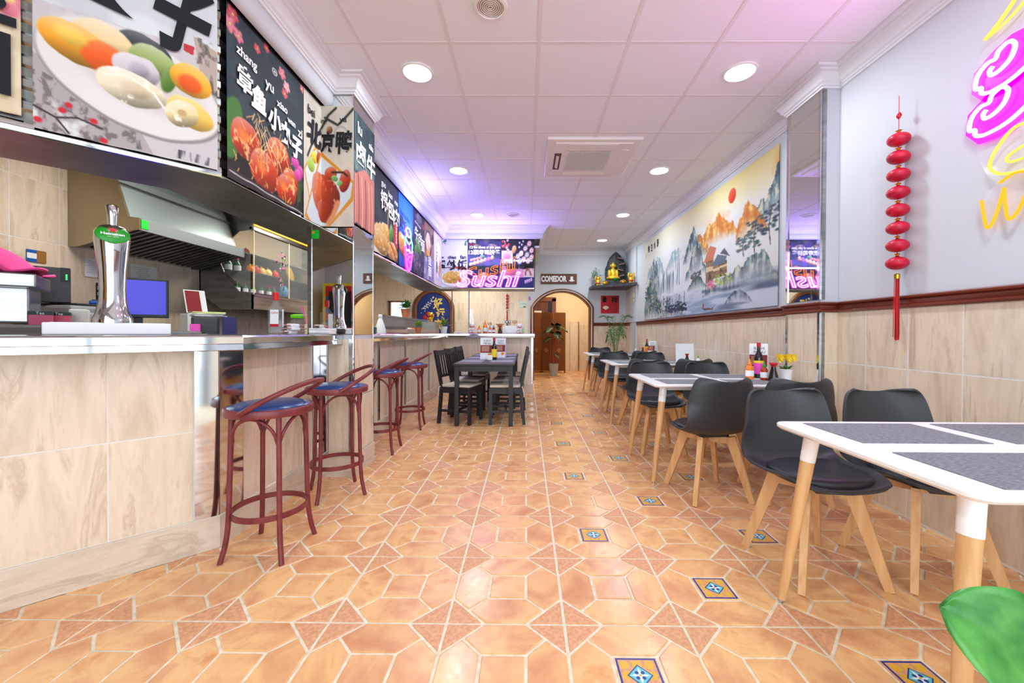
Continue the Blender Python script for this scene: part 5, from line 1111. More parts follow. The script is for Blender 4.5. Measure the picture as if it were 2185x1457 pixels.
def menu(label, loc, h, w_, rz, txt):
    t = thing('menu_card', label, 'menu', loc, rz, 'sushi menus in stands')
    for s, a in ((-1, .16), (1, -.16)):
        mb = MB().box((0, s*h*.16, h/2), (w_, .003, h), Matrix.Rotation(a*s*-s, 3, 'X')); c = mb.build('card', 'paper', t)
        f = Matrix.Translation((0, s*h*.16, h/2)) @ Matrix.Rotation(a*s*-s, 4, 'X') @ (frame((0, s*.0018, 0), (1 if s < 0 else -1, 0, 0), (0, 0, 1)))
        b = MB().box((0, 0, .0004), (w_*.98, h*.36, .0006)).build('red_panel', 'maroon', c); b.data.transform(f @ Matrix.Translation((0, -.02*h, 0)))
        put_text('lettering', txt, f, (w_*.06, h*.3), 'ink', c, width=w_*.62, lift=.0012)
        for k in range(6): q_ = MB().box((0, 0, .001), (w_*.6, h*.012, .0004)).build('text_line', 'cream', c); q_.data.transform(f @ Matrix.Translation((-.08*w_, h*(.1-k*.045), 0)))
        q_ = MB().lathe([(.0001, .001), (w_*.16, .001)], seg=14, cap=False).build('dish_print', 'orange', c); q_.data.transform(f @ Matrix.Translation((w_*.25, -h*.3, 0)))
    return t
ZW = .7465
x0, y0 = 1.93, 3.30
squeeze('orange squeeze bottle with pointed cap on the sauce table', (1.865, 3.34, ZW), .165, .032, 'orange', 'orange')
squeeze('small dark red chilli bottle with green cap on the sauce table', (1.925, 3.24, ZW), .155, .027, M('chilli', (170, 50, 30), .3), 'green')
wine('tall dark sauce bottle with red cap and yellow pink label', (1.985, 3.42, ZW), .30, 'pink'); soy('soy bottle with flared red cap on the sauce table', (1.97, 3.19, ZW), .145)
menu('maroon and white menu cards on the sauce table', (2.06, 3.55, ZW), .29, .14, -.6, 'SUSHI\nMENU')
t = thing('flower_pot', 'white pot of yellow flowers on the sauce table', 'flower pot', (2.085, 3.22, ZW))
MB().lathe([(.036, 0), (.04, .004), (.048, .085), (.052, .087), (.052, .095), (.045, .095), (.043, .08)], seg=20, cap=False).build('pot', 'white_plastic', t, 40)
def leafquad(mb, p, d, L, wd, up=(0, 0, 1)):
    d = Vector(d).normalized(); s = d.cross(Vector(up)); s = s.normalized() if s.length > .01 else Vector((1, 0, 0)); p = Vector(p); n = s.cross(d)
    mb.add([p, p+d*L*.4+s*wd/2+n*.08*L, p+d*L-n*.05*L, p+d*L*.4-s*wd/2+n*.08*L, p+d*L*.5+n*.02*L], [(0, 1, 4), (1, 2, 4), (2, 3, 4), (3, 0, 4)])
mb = MB(); mf = MB()
for k in range(26): a = random.uniform(0, 6.28); leafquad(mb, (.02*math.cos(a), .02*math.sin(a), .09), (math.cos(a), math.sin(a), random.uniform(-.1, 1.2)), random.uniform(.04, .07), .018)
for k in range(13):
    a = random.uniform(0, 6.28); rr = random.uniform(0, .065); c = Vector((rr*math.cos(a), rr*math.sin(a), .165+random.uniform(-.01, .03)))
    for j in range(8): b = j*PI/4; leafquad(mf, c, (math.cos(b), -.35, math.sin(b)*.8+.3), .032, .018, (0, 1, .3))
    mf.ball(c+Vector((0, 0, .003)), .005, 6, 4)
mb.build('foliage', 'leaf', t); mf.build('blossom', 'yellow', t)
# third and fourth white tables
t = thing('menu_stand', 'clear acrylic stand with a blank white sheet on the table under the mural', 'menu stand', (2.10, 5.30, ZW), -.1)
MB().box((0, 0, .12), (.23, .004, .24), Matrix.Rotation(-.12, 3, 'X')).build('sheet', 'paper', t); MB().box((0, -.006, .12), (.24, .003, .25), Matrix.Rotation(-.12, 3, 'X')).build('front_pane', 'clear_glass', t); MB().box((0, .02, .003), (.24, .09, .005)).build('foot', 'clear_glass', t)
soy('soy bottle with red cap before the clear menu stand', (2.03, 5.05, ZW), .12)
squeeze('little green-white bottle beside the clear menu stand', (2.2, 5.12, ZW), .09, .022, 'white_plastic', 'green')
wine('tall dark sauce bottle on the palm table', (2.20, 7.30, ZW), .27, 'orange'); soy('small soy bottle on the palm table', (2.11, 7.24, ZW), .12); menu('maroon and white menu cards on the palm table', (2.215, 7.0, ZW), .24, .13, -.9, 'SUSHI\nMENU')
squeeze('small white bottle on the palm table', (2.03, 7.42, ZW), .10, .02, 'white_plastic', 'white_plastic')
# black tables
ZBK = .7505
wine('tall dark sauce bottle on the black table', (-.44, 5.44, ZBK), .30, 'yellow'); menu('front maroon sushi menu cards on the black table', (-.555, 5.56, ZBK), .30, .17, .05, 'SUSHI\nMENU'); menu('second maroon sushi menu cards behind the sauce bottle', (-.385, 5.98, ZBK), .29, .15, -.1, 'SUSHI\nMENU')
tag(MB().box((0, 0, .033), (.066, .066, .066), bev=.006).build('napkin_box', 'white_plastic', None, loc=(-.49, 5.36, ZBK)), 'small white napkin cube before the menus on the black table', 'napkin box')
# ================================================================ on the bar, slanted section
ZT_ = ZTOP+.001
def onA(t_, inn): return (CA[0]-.7071*t_-.7071*inn, CA[1]-.7071*t_+.7071*inn)
p_ = onA(.388, .17); t = thing('drip_tray', 'long white drip tray box under the beer tap', 'drip tray', (*p_, ZT_), PI/4)
MB().box((0, 0, .027), (.42, .16, .054), bev=.006).build('tray', 'white_lacquer', t); MB().box((0, 0, .0545), (.38, .12, .002)).build('grille', 'steel', t)
def beer_tap(label, loc, rz, brand=True, sc=1.0):
    t = thing('beer_tap', label, 'beer tap', loc, rz, 'chrome beer taps'); S = sc
    MB().lathe([(.072*S, 0), (.072*S, .02*S), (.06*S, .05*S), (.05*S, .10*S), (.047*S, .16*S), (.05*S, .25*S), (.058*S, .34*S), (.064*S, .40*S), (.062*S, .435*S), (.05*S, .458*S), (.03*S, .468*S), (.015*S, .47*S)], seg=28).build('column', 'chrome', t, 60)
    MB().lathe([(.016*S, .465*S), (.018*S, .51*S), (.023*S, .56*S), (.02*S, .566*S)], seg=16).build('handle', 'chrome', t, 40)
    MB().tube(curve_pts([(0, -.05*S, .36*S), (0, -.10*S, .37*S), (0, -.115*S, .32*S)], 4), .010*S, 8).build('spout', 'chrome', t, 60) if not brand else None
    if brand:
        f = frame((0, -.052*S, .418*S), (1, 0, 0), (0, .42, .9)); b = MB().lathe([(.0001, .014), (.034, .013), (.056, .004), (.06, 0)], seg=28, cap=False).build('badge', M('badge_green', (40, 150, 44), .35), t, 60); b.data.transform(f @ Matrix.Diagonal((1, .8, 1, 1)))
        star = [(.019*(1 if k % 2 == 0 else .42)*math.sin(k*PI/5), .017*(1 if k % 2 == 0 else .42)*math.cos(k*PI/5)) for k in range(10)]
        s_ = MB().prism(star, .0012).build('star', 'red', b); s_.data.transform(f @ Matrix.Translation((0, .014, .0150)))
        put_text('lettering', 'Heineken', f, (0, -.008), 'print_white', b, width=.078, height=.013, bold=.0006, lift=.0165); put_text('lettering', 'est. 1873', f, (0, -.021), 'print_white', b, width=.036, height=.005, lift=.0145)
    return t
p_ = onA(.385, .17); beer_tap('tall chrome beer tap with green red-starred badge on the white tray', (*p_, ZT_+.055), PI/4+.05)
# on the straight section
def onB(px, x): return x*850/(px-1116)  # depth along the bar for a sight line
t = thing('gin_bottle', 'clear gin bottle with red cap and label on the bar', 'bottle', (-1.72, 2.72, ZT_), .35)
MB().box((0, 0, .095), (.085, .075, .185), bev=.014).build('body', 'clear_glass', t, 40); MB().lathe([(.036, .185), (.02, .215), (.015, .23), (.015, .25)], seg=16).build('neck', 'clear_glass', t, 40); MB().lathe([(.019, .232), (.019, .285)], seg=16).build('cap', 'red', t, 40)
MB().box((.0, -.0385, .11), (.05, .001, .11)).build('label', 'print_white', t); MB().box((.0, -.0392, .06), (.05, .001, .018)).build('label_band', 'print_red', t); MB().box((.0435, 0, .11), (.001, .045, .12)).build('label', 'print_white', t); put_text('lettering', 'GIN', frame((0, -.0395, .145), (1, 0, 0), (0, 0, 1)), (0, 0), 'print_red', t, width=.04, height=.014)
MB().box((0, 0, .05), (.075, .065, .092), bev=.012).build('spirit', M('spirit', (236, 240, 242), .05, alpha=.1), t)
cl = ['lowest', 'middle', 'topmost']
for k in range(3):
    t = thing('cutlery_roll', 'cutlery bundle wrapped in a white paper band, %s in its stack on the bar' % cl[k], 'cutlery', (-1.70+.012*(k % 2), 2.885, ZT_+.012+k*.025), -.06, 'wrapped cutlery on the bar')
    for j in range(4): MB().tube([(-.012+.008*j, -.13, .003*(j % 2)), (-.012+.008*j, .13, .003*(j % 2))], .0035, 6).build('stick', M('pinkstick', (206, 150, 150), .4), t)
    MB().box((0, -.02+.012*k, .0), (.046, .09, .024), bev=.008).build('paper_band', 'paper', t)
for k, (x, y, z, w_) in enumerate(((-1.50, 2.93, 0, .12),)):
    for j in range(5): tag(MB().box((0, 0, .004), (.14, .13, .008), bev=.003).build('napkin', 'paper', None, loc=(x+random.uniform(-.006, .006), y+random.uniform(-.006, .006), ZT_+j*.0085), rot=(0, 0, random.uniform(-.06, .06))), 'folded white napkin in the stack by the mirrored bar pillar', 'napkin', 'napkin stack on the bar')
t = thing('jar', 'clear jar with bright green lid behind the bar pillar', 'jar', (-2.02, 3.55, ZT_)); MB().lathe([(.08, 0), (.085, .01), (.085, .1), (.07, .13), (.07, .14)], seg=22).build('body', 'clear_glass', t, 40); MB().lathe([(.078, .135), (.08, .14), (.08, .165), (.06, .17)], seg=22).build('lid', M('lime', (110, 220, 30), .4), t, 40)
t = thing('chopsticks_cup', 'cup of wooden chopsticks beside the green-lidded jar', 'chopsticks', (-1.87, 3.40, ZT_)); MB().lathe([(.025, 0), (.03, .08), (.027, .08), (.022, .005)], seg=16, cap=False).build('cup', 'cream', t, 40)
for k in range(4): MB().tube([(.004*k, 0, .005), (-.03+.008*k, .012*k-.01, .24)], .0035, 6).build('chopstick', 'beech', t)
MB().tube([(0, .01, .01), (-.06, .01, .23)], .006, 6).build('pink_straw', 'pink', t)
# ================================================================ kitchen behind the bar
t = thing('back_bar', 'dark steel back bar unit along the kitchen wall', 'counter', (0, 0, 0))
for x0_, x1_, y0_, y1_, h_ in ((-3.66, -2.67, 1.88, 2.92, 1.155), (-3.66, -3.10, 2.93, 3.38, 1.155), (-3.09, -2.66, 2.93, 3.38, 1.015), (-3.66, -2.66, 3.39, 6.84, 1.015)): MB().box(((x0_+x1_)/2, (y0_+y1_)/2, (h_-.015)/2), (x1_-x0_, y1_-y0_, h_-.015)).build('cabinet', 'steel_dull', t); MB().box(((x0_+x1_)/2, (y0_+y1_)/2, h_-.0075), (x1_-x0_+.004, y1_-y0_, .015)).build('top', 'steel', t)
ZK = 1.156; ZK2 = 1.016
def bx(name, label, cat, c, d, mat, rz=0, bev=.006, group=None): return tag(MB().box((0, 0, d[2]/2), d, bev=bev).build(name, mat, None, loc=c, rot=(0, 0, rz)), label, cat, group)
t = thing('coffee_machine', 'steel espresso machine with red lit switch on the back bar', 'coffee machine', (-3.03, 2.17, ZK), .75)
MB().box((0, .0, .11), (.42, .3, .2), bev=.01).build('body', 'steel', t); MB().box((.02, -.06, .24), (.46, .4, .075), bev=.008).build('top_housing', 'steel', t)
MB().box((.06, -.262, .245), (.06, .006, .03)).build('switch_plate', 'black', t); MB().box((.045, -.266, .245), (.026, .006, .024)).build('switch', 'led_red', t); MB().box((.03, -.152, .09), (.14, .01, .09)).build('recess', 'black', t)
MB().lathe([(.03, 0), (.033, .02), (.028, .04)], (.02, -.18, .09), 14).build('group_head', 'chrome', t, 40); MB().tube([(.02, -.18, .08), (-.04, -.3, .07)], .013, 8).build('portafilter', 'black', t)
pk = MB(); n = 16; V = []; 
for i in range(n+1):
    for j in range(n+1): u, v = i/n, j/n; V.append((-.24+.5*u+.02*math.sin(v*9), -.24+.36*v, .292+.17*max(0, 1-((u-.45)**2*4.5+(v-.4)**2*4))+.012*math.sin(u*14+v*6)))
pk.add(V, [(i*(n+1)+j, (i+1)*(n+1)+j, (i+1)*(n+1)+j+1, i*(n+1)+j+1) for i in range(n) for j in range(n)])
o = pk.build('towel', 'pink_cloth', None, 80, (-3.03, 2.17, ZK), (0, 0, .75)); tag(o, 'bright pink cloth heaped on top of the espresso machine', 'towel'); md = o.modifiers.new('t', 'SOLIDIFY'); md.thickness = .012; md.offset = 1
t = thing('printer', 'grey office printer on the back bar', 'printer', (-3.40, 3.02, ZK), PI/2); MB().box((0, 0, .075), (.46, .36, .15), bev=.02).build('body', 'grey_plastic', t); MB().box((.02, -.02, .158), (.4, .28, .02), bev=.008).build('lid', 'black', t); MB().box((0, -.185, .05), (.3, .03, .04)).build('paper_slot', 'black', t)
t = thing('router', 'black upright network box with green lights on the printer', 'router', (-3.42, 2.84, ZK+.17), .85); MB().box((0, 0, .125), (.19, .13, .25), bev=.006).build('case', 'black_plastic', t); MB().box((.07, -.066, .2), (.045, .002, .1)).build('front_strip', 'black', t)
for k in range(3): MB().box((.075, -.068, .17+.014*k), (.008, .002, .009)).build('light', 'led_green', t)
t = thing('cordless_phone', 'blue and black cordless phone in its cradle', 'phone', (-3.32, 3.08, ZK+.17), .8); MB().box((0, 0, .015), (.12, .11, .03), bev=.01).build('cradle', 'blue', t); MB().box((0, .0, .032), (.09, .08, .012), bev=.004).build('cradle_top', 'black', t); h_ = MB().box((0, .01, .10), (.05, .026, .15), Matrix.Rotation(.3, 3, 'X'), bev=.01).build('handset', 'black', t)
MB().box((0, -.014, .13), (.034, .004, .03), Matrix.Rotation(.3, 3, 'X')).build('display', 'ink_soft', h_)
for r in range(4):
    for c in range(3): MB().box((-.012+.012*c, -.006+.0045*r-.0005, .08+.013*r), (.008, .005, .007), Matrix.Rotation(.3, 3, 'X')).build('key', 'paper', h_)
bx('soap_bottle', 'pale square bottle between the boxes on the back bar', 'bottle', (-2.74, 2.42, ZK), (.085, .05, .1), M('milky', (214, 216, 200), .4), .7, .012)
b_ = bx('carton', 'white carton with blue swoosh on the back bar', 'box', (-2.75, 2.56, ZK), (.13, .06, .08), 'paper', .8, .003); MB().tube([(-.04, -.031, .02), (-.01, -.031, .025), (.0, -.031, .05), (-.01, -.031, .065)], .003, 5).build('blue_swoosh', 'blue', b_)
for k, (x, y) in enumerate(((-2.73, 2.22), (-2.73, 2.31))): b_ = bx('tea_box', 'pink and dark tea box on the back bar, %s' % ('beside the espresso machine' if k == 0 else 'beside the pale bottle'), 'box', (x, y, ZK), (.085, .05, .075), M('teapink', (206, 84, 116), .6), .75, .002, 'tea boxes'); MB().box((0, 0, .066), (.087, .052, .02)).build('dark_band', M('teadark', (34, 54, 48), .6), b_); put_text('lettering', 'Tea', frame((0, -.027, .066), (1, 0, 0), (0, 0, 1)), (0, 0), 'print_white', b_, width=.03)
t = thing('monitor', 'flat monitor showing a glowing blue violet screen', 'monitor', (-2.97, 3.02, ZK2), .62); MB().box((0, 0, .36), (.36, .025, .30), bev=.006).build('casing', 'black', t); MB().box((0, -.0135, .365), (.33, .002, .26)).build('screen', 'screen', t); MB().box((0, .02, .12), (.05, .03, .24)).build('stand', 'black', t); MB().box((0, .01, .008), (.2, .14, .016), bev=.005).build('base', 'black', t)
bx('cash_drawer', 'grey cash drawer with slots under the keyboard', 'cash drawer', (-2.87, 3.245, ZK2), (.34, .24, .085), 'grey_plastic', .1)
t = thing('keyboard', 'grey keyboard lying on the cash drawer', 'keyboard', (-2.87, 3.22, ZK2+.086), .1); MB().box((0, 0, .008), (.34, .13, .016), bev=.004).build('base', 'grey_plastic', t)
km = MB()
for r in range(5):
    for c in range(16): km.box((-.155+.0205*c, -.048+.024*r, .0195), (.016, .018, .008))
km.build('keys', 'ink_soft', t)['kind'] = 'stuff'
bx('pink_box', 'small bright pink box by the monitor', 'box', (-2.86, 3.42, ZK2), (.07, .07, .17), 'pink', .6, .003)
bx('receipt_printer', 'black receipt printer beside the monitor', 'printer', (-2.92, 3.60, ZK2), (.2, .2, .24), 'black_plastic', .7, .02)
bx('storage_box', 'tall dark blue box beside the receipt printer', 'box', (-2.74, 3.66, ZK2), (.1, .1, .24), M('navy', (36, 34, 96), .5), .5, .004)
for k in range(7): tag(MB().box((0, 0, .003), (.24, .18, .005)).build('paper_sheet', M('paper_green', (206, 216, 150), .8) if k > 3 else 'paper', None, loc=(-2.92+random.uniform(-.015, .015), 3.62+random.uniform(-.015, .015), ZK2+.242+k*.006), rot=(0, 0, .7+random.uniform(-.2, .2))), ('yellow-green' if k > 3 else 'white')+' paper sheet in the pile on the receipt printer', 'paper', 'paper pile on the receipt printer')
t = thing('menu_leaflet', 'red and white menu leaflet leaning on the kitchen wall', 'leaflet', (-3.30, 3.95, 1.30), 1.1); MB().box((0, 0, .12), (.18, .003, .24), Matrix.Rotation(-.3, 3, 'X')).build('card', 'paper', t); MB().box((-.02, -.003, .12), (.12, .003, .22), Matrix.Rotation(-.3, 3, 'X')).build('red_panel', 'maroon', t)
bx('leaflet_box', 'pale box under the menu leaflet', 'box', (-3.30, 3.95, ZK2), (.2, .16, .28), 'paper', 1.1)
def wallpaper_(label, y, z, w_, h_, lines=8):
    t = thing('wall_notice', label, 'notice', (XK+.009, y, z), 0, 'notices on the kitchen wall'); MB().box((0, 0, 0), (.002, w_, h_)).build('sheet', 'paper', t)
    for k in range(lines): MB().box((.0016, random.uniform(-.03, 0), h_*.36-k*h_*.09), (.001, w_*random.uniform(.3, .6), h_*.014)).build('text_line', 'ink_soft', t)
wallpaper_('white list pinned to kitchen wall left of the beer tap', 3.36, 1.655, .15, .155); wallpaper_('wide white list pinned on kitchen wall above the monitor', 3.80, 1.655, .27, .19, 9)
t = thing('wall_sticker', 'blue and brown sticker on the kitchen wall tiles', 'sticker', (XK+.009, 2.96, 1.68), 0); MB().box((0, -.03, 0), (.002, .06, .09)).build('blue_half', 'blue', t); MB().box((0, .03, 0), (.002, .06, .09)).build('brown_half', M('brownprint', (150, 104, 44), .6), t); MB().box((.0012, -.03, 0), (.002, .058, .04)).build('white_band', 'paper', t)
# extractor hood
t = thing('extractor_hood', 'steel kitchen extractor hood with slatted grease filters', 'extractor hood', (0, 0, 0)); HY0, HY1 = 3.17, 4.36
prof = [(XK+.005, 1.80), (XK+.08, 1.80), (-3.14, 1.935), (-3.10, 1.935), (-3.10, 2.03), (-3.19, 2.04), (-3.30, 2.38), (-3.42, 2.60), (XK+.005, 2.60)]
tfy = lambda y: Matrix(((1, 0, 0, 0), (0, 0, -1, y), (0, 1, 0, 0), (0, 0, 0, 1)))
MB().prism(prof, .02, tfy(HY0+.02)).build('side_panel', M('hood_side', (168, 158, 132), .35, 1), t); MB().prism(prof, .02, tfy(HY1)).build('side_panel', 'steel_dull', t)
MB().prism([(-3.125, 1.935), (-3.10, 1.935), (-3.10, 2.03), (-3.19, 2.04), (-3.2, 2.03), (-3.125, 2.02)], HY1-HY0-.04, tfy(HY1-.02)).build('front_lip', M('hood_lip', (150, 158, 160), .4, .6), t)
MB().prism([(-3.19, 2.035), (-3.30, 2.38), (-3.42, 2.60), (-3.435, 2.60), (-3.315, 2.38), (-3.205, 2.035)], HY1-HY0-.04, tfy(HY1-.02)).build('sloped_front', M('hood_front', (176, 192, 188), .35, .7), t); MB().box((-3.27, (HY0+HY1)/2, 2.31), (.012, HY1-HY0, .02), Matrix.Rotation(-.3, 3, 'Y')).build('seam_strip', 'steel', t)
MB().prism([(XK+.005, 1.83), (-3.13, 1.965), (-3.13, 1.975), (XK+.005, 1.85)], HY1-HY0-.05, tfy(HY1-.025)).build('filter_back', 'black', t)
for k in range(17): y = HY0+.06+k*.067; MB().bar((XK+.06, y, 1.815), (-3.14, y, 1.945), .026, .016).build('filter_slat', 'steel_dull', t)
MB().box((-3.098, HY0+.045, 1.985), (.003, .06, .07)).build('sticker', 'green_sticker', t)
# display cabinet on the kitchen wall
t = thing('display_cabinet', 'glass-fronted steel wall cabinet with orange lit top strip', 'cabinet', (0, 0, 0)); DY0, DY1 = 4.43, 6.45
lo = [(-3.66, 1.87), (-3.42, 1.88), (-3.36, 1.74), (-3.21, 1.57), (-3.11, 1.565), (-3.05, 1.53), (-3.05, 1.37), (-3.41, 1.37), (-3.66, 1.55)]; up = [(-3.66, 2.62), (-3.07, 2.62), (-3.05, 2.36), (-3.07, 2.265), (-3.21, 2.245), (-3.34, 2.13), (-3.66, 2.08)]
for y in (DY0+.015, DY1): MB().prism(lo, .015, tfy(y)).build('side_bracket', 'steel_dull', t); MB().prism(up, .015, tfy(y)).build('side_bracket', 'steel_dull', t)
MB().prism([(-3.40, 1.8), (-3.09, 1.55), (-3.09, 2.28), (-3.2, 2.26), (-3.36, 2.13)], .004, tfy(DY0+.01)).build('side_glass', 'clear_glass', t)
yc, yl = (DY0+DY1)/2, DY1-DY0
MB().box((-3.06, yc, 1.45), (.03, yl, .15)).build('lower_rail', 'steel', t); MB().box((-3.05, yc, 1.53), (.05, yl, .025)).build('lower_rail', 'steel', t); MB().box((-3.07, yc, 2.275), (.05, yl, .035)).build('upper_rail', 'steel', t)
MB().box((-3.052, yc, 2.34), (.02, yl-.05, .06)).build('lit_strip', 'glow_orange', t); MB().box((-3.36, yc, 2.62), (.62, yl, .02)).build('roof', 'steel_dull', t); MB().box((-3.655, yc, 2.0), (.02, yl, 1.2)).build('back', M('cab_back', (206, 192, 158), .5), t)
MB().box((-3.36, yc, 1.555), (.6, yl-.04, .012)).build('shelf', 'steel', t); MB().box((-3.38, yc, 1.80), (.5, yl-.04, .012)).build('shelf', 'steel', t); MB().box((-3.45, yc, 2.04), (.36, yl-.04, .012)).build('shelf', 'steel', t)
for k in range(3): y0_ = DY0+.02+k*(yl-.04)/3; MB().box((-3.062, y0_+(yl-.04)/6, 1.90), (.004, (yl-.04)/3-.004, .71)).build('glass_pane', 'clear_glass', t)
for k in range(4): MB().box((-3.06, DY0+.02+k*(yl-.04)/3, 1.90), (.01, .012, .72)).build('pane_edge', 'cream', t)
dm = MB()
for cy, cz, n, r0 in ((4.95, 2.0, 26, .1), (4.98, 1.72, 10, .1), (5.75, 1.9, 30, .12)):
    for k in range(n):
        a = random.uniform(0, 6.28); rr = r0*random.random()**.5; y, z = cy+rr*math.cos(a), cz+rr*1.3*math.sin(a); dm.mat(random.choice([0, 0, 1, 2]))
        for j in range(5): b = j*2*PI/5; dm.lathe([(.0001, 0), (.008, 0)], (0, 0, 0), 6, Matrix(((0, 0, 1, -3.058), (1, 0, 0, y+.009*math.cos(b)), (0, 1, 0, z+.009*math.sin(b)), (0, 0, 0, 1))), cap=False)
dm.build('flower_decal', [M('decal_pink', (216, 130, 170), .6), M('decal_white', (232, 222, 236), .6), M('decal_green', (110, 160, 80), .6)], t)['kind'] = 'stuff'
cabspots = [(-3.40, 4.52, 1.807), (-3.37, 4.62, 1.807), (-3.28, 4.50, 1.562), (-3.26, 4.60, 1.562), (-3.24, 4.70, 1.562), (-3.24, 4.84, 1.562), (-3.22, 4.96, 1.562), (-3.22, 5.06, 1.562), (-3.22, 5.9, 1.562), (-3.22, 6.02, 1.562)]
for k, l_ in enumerate(cabspots):
    sc = 1 if k > 1 else 1.35
    bottle('small_bottle', 'green soju bottle with white label on the middle cabinet shelf' if k < 2 else 'small green bottle with %s cap on the lowest cabinet shelf' % ('red', 'pink', 'green')[k % 3], l_, None, [('body', M('green_glass', (40, 110, 52), .15), [(.026*sc, 0), (.027*sc, .07*sc), (.012*sc, .095*sc), (.011*sc, .11*sc)]), ('label', 'print_white', [(.0275*sc, .02), (.0275*sc, .06*sc)]), ('cap', ('red', 'pink', 'green')[k % 3], [(.013*sc, .11*sc), (.013*sc, .125*sc)])], 'soju bottles in the cabinet' if k < 2 else 'small bottles in the cabinet', 'bottle', 12)
for k, (y, c_, nm) in enumerate(((4.74, 'orange', 'orange glass ornament'), (4.84, 'red', 'red ceramic ornament'), (4.94, M('butter', (240, 206, 110), .3), 'round yellow jar'), (5.06, M('butter2', (244, 216, 130), .3), 'second round yellow jar'), (5.2, 'red', 'red gourd ornament'))):
    t2 = thing('ornament_jar', '%s on the middle cabinet shelf' % nm, 'ornament', (-3.3, y, 1.807)); MB().lathe([(.03, 0), (.048, .02), (.05, .06), (.036, .095), (.02, .105)], seg=16).build('body', c_, t2, 60); MB().lathe([(.022, .102), (.024, .118), (.01, .124)], seg=12).build('lid', 'gold', t2, 40)
o = MB().lathe([(.0001, .004), (.06, .006), (.085, .014), (.10, .016), (.10, .0)], seg=28, cap=False).build('gold_plate', 'gold_bright', None, 50, (-3.24, 5.42, 1.91)); o.rotation_euler = (0, PI/2-.25, .15); tag(o, 'round gold ornamental plate standing on the middle cabinet shelf', 'plate')
t2 = thing('blue_vase', 'small blue ribbed vase on the lowest cabinet shelf', 'vase', (-3.16, 5.16, 1.562)); MB().lathe([(.03, 0), (.05, .04), (.055, .08), (.045, .12), (.03, .14), (.036, .155)], seg=16, cap=False).build('body', M('vase_blue', (70, 140, 200), .4), t2, 60)
for k, y in enumerate((4.55, 4.8)): t2 = thing('fruit', ('yellow' if k == 0 else 'red')+' ornamental fruit on the top cabinet shelf', 'ornament', (-3.4, y, 2.0475)); MB().ball((0, 0, .04), .042, 14, 9).build('body', 'yellow' if k == 0 else 'red', t2, 80); MB().tube([(0, 0, .08), (.006, 0, .095)], .003, 6).build('stem', 'wood_brown', t2)
# fluorescent tubes that light the kitchen
def tube_light(x, y, L, label, power, rz=0):
    t = thing('tube_light', label, 'light', (x, y, 2.68), rz, 'kitchen tube lights'); MB().box((0, 0, -.02), (.08, L, .04)).build('fitting', 'white_plastic', t); MB().tube([(0, -L/2+.03, -.052), (0, L/2-.03, -.052)], .013, 10).build('tube', 'lamp_white', t, 60); area_light('tube_glow', (0, 0, -.075), .06, L, power, (1, .97, .9), parent=t)
tube_light(-2.5, 2.9, 1.2, 'fluorescent tube fitting over the espresso machine end of the kitchen', 34); tube_light(-2.5, 5.3, 1.2, 'fluorescent tube fitting over the display cabinet', 34); tube_light(-1.3, 8.5, 1.2, 'fluorescent tube fitting behind the back bar', 34, PI/2)
slab('ceiling_scullery', HX0-.8, HX1+.9, YB+.2, YB+1.4, 2.682, 2.72, 'white_paint')
slab('ceiling_backbar', -2.06, XE-.07, DY+.0, YB, 2.70, 2.74, 'white_paint')
# ================================================================ back bar and niche
KX, KW, KS, KR = -2.19, .40, 1.62, .44
t = thing('niche_arch', 'wood-framed arch on the kitchen wall holding a dark blue panel', 'arch', (0, 0, 0))
arch_frame(KX, KW, KS, KR, YB-.02, 'arch_frame', .10, False, t, .0)
pan = [(KX-KW, .9)]+[(KX+x, z) for x, z in arch_pts(KW, KS, KR)]+[(KX+KW, .9)]
MB().prism(pan, .01, Matrix(((1, 0, 0, 0), (0, 0, -1, YB-.012), (0, 1, 0, 0), (0, 0, 0, 1)))).build('blue_panel', 'blue_panel', t)
f = frame((KX, YB-.024, 0), (1, 0, 0), (0, 0, 1))
for s_, z in (('好', 1.80), ('运', 1.55), ('来', 1.30)): put_text('gold_lettering', s_, f, (.1 if s_ != '运' else .16, z), 'print_gold', t, width=.2, height=.25, bold=.008, shear=.12)
for x, z, r in ((-.20, 1.47, .05), (-.14, 1.56, .035)): b = MB().ball((KX+x, YB-.028, z), (r, .006, r*1.05), 14, 8).build('lantern_print', 'print_red', t, 80)
fm = MB()
for k in range(40): a = random.uniform(0, 1); fm.lathe([(.0001, 0), (random.uniform(.008, .018), 0)], (KX-.26+.3*a+random.uniform(-.03, .03), -1.62-.34*a-random.uniform(-.05, .05), YB-.0255), 6, Matrix(((1, 0, 0, 0), (0, 0, 1, 0), (0, -1, 0, 0), (0, 0, 0, 1))), cap=False)
fm.build('blossom_print', 'print_white', t)['kind'] = 'stuff'
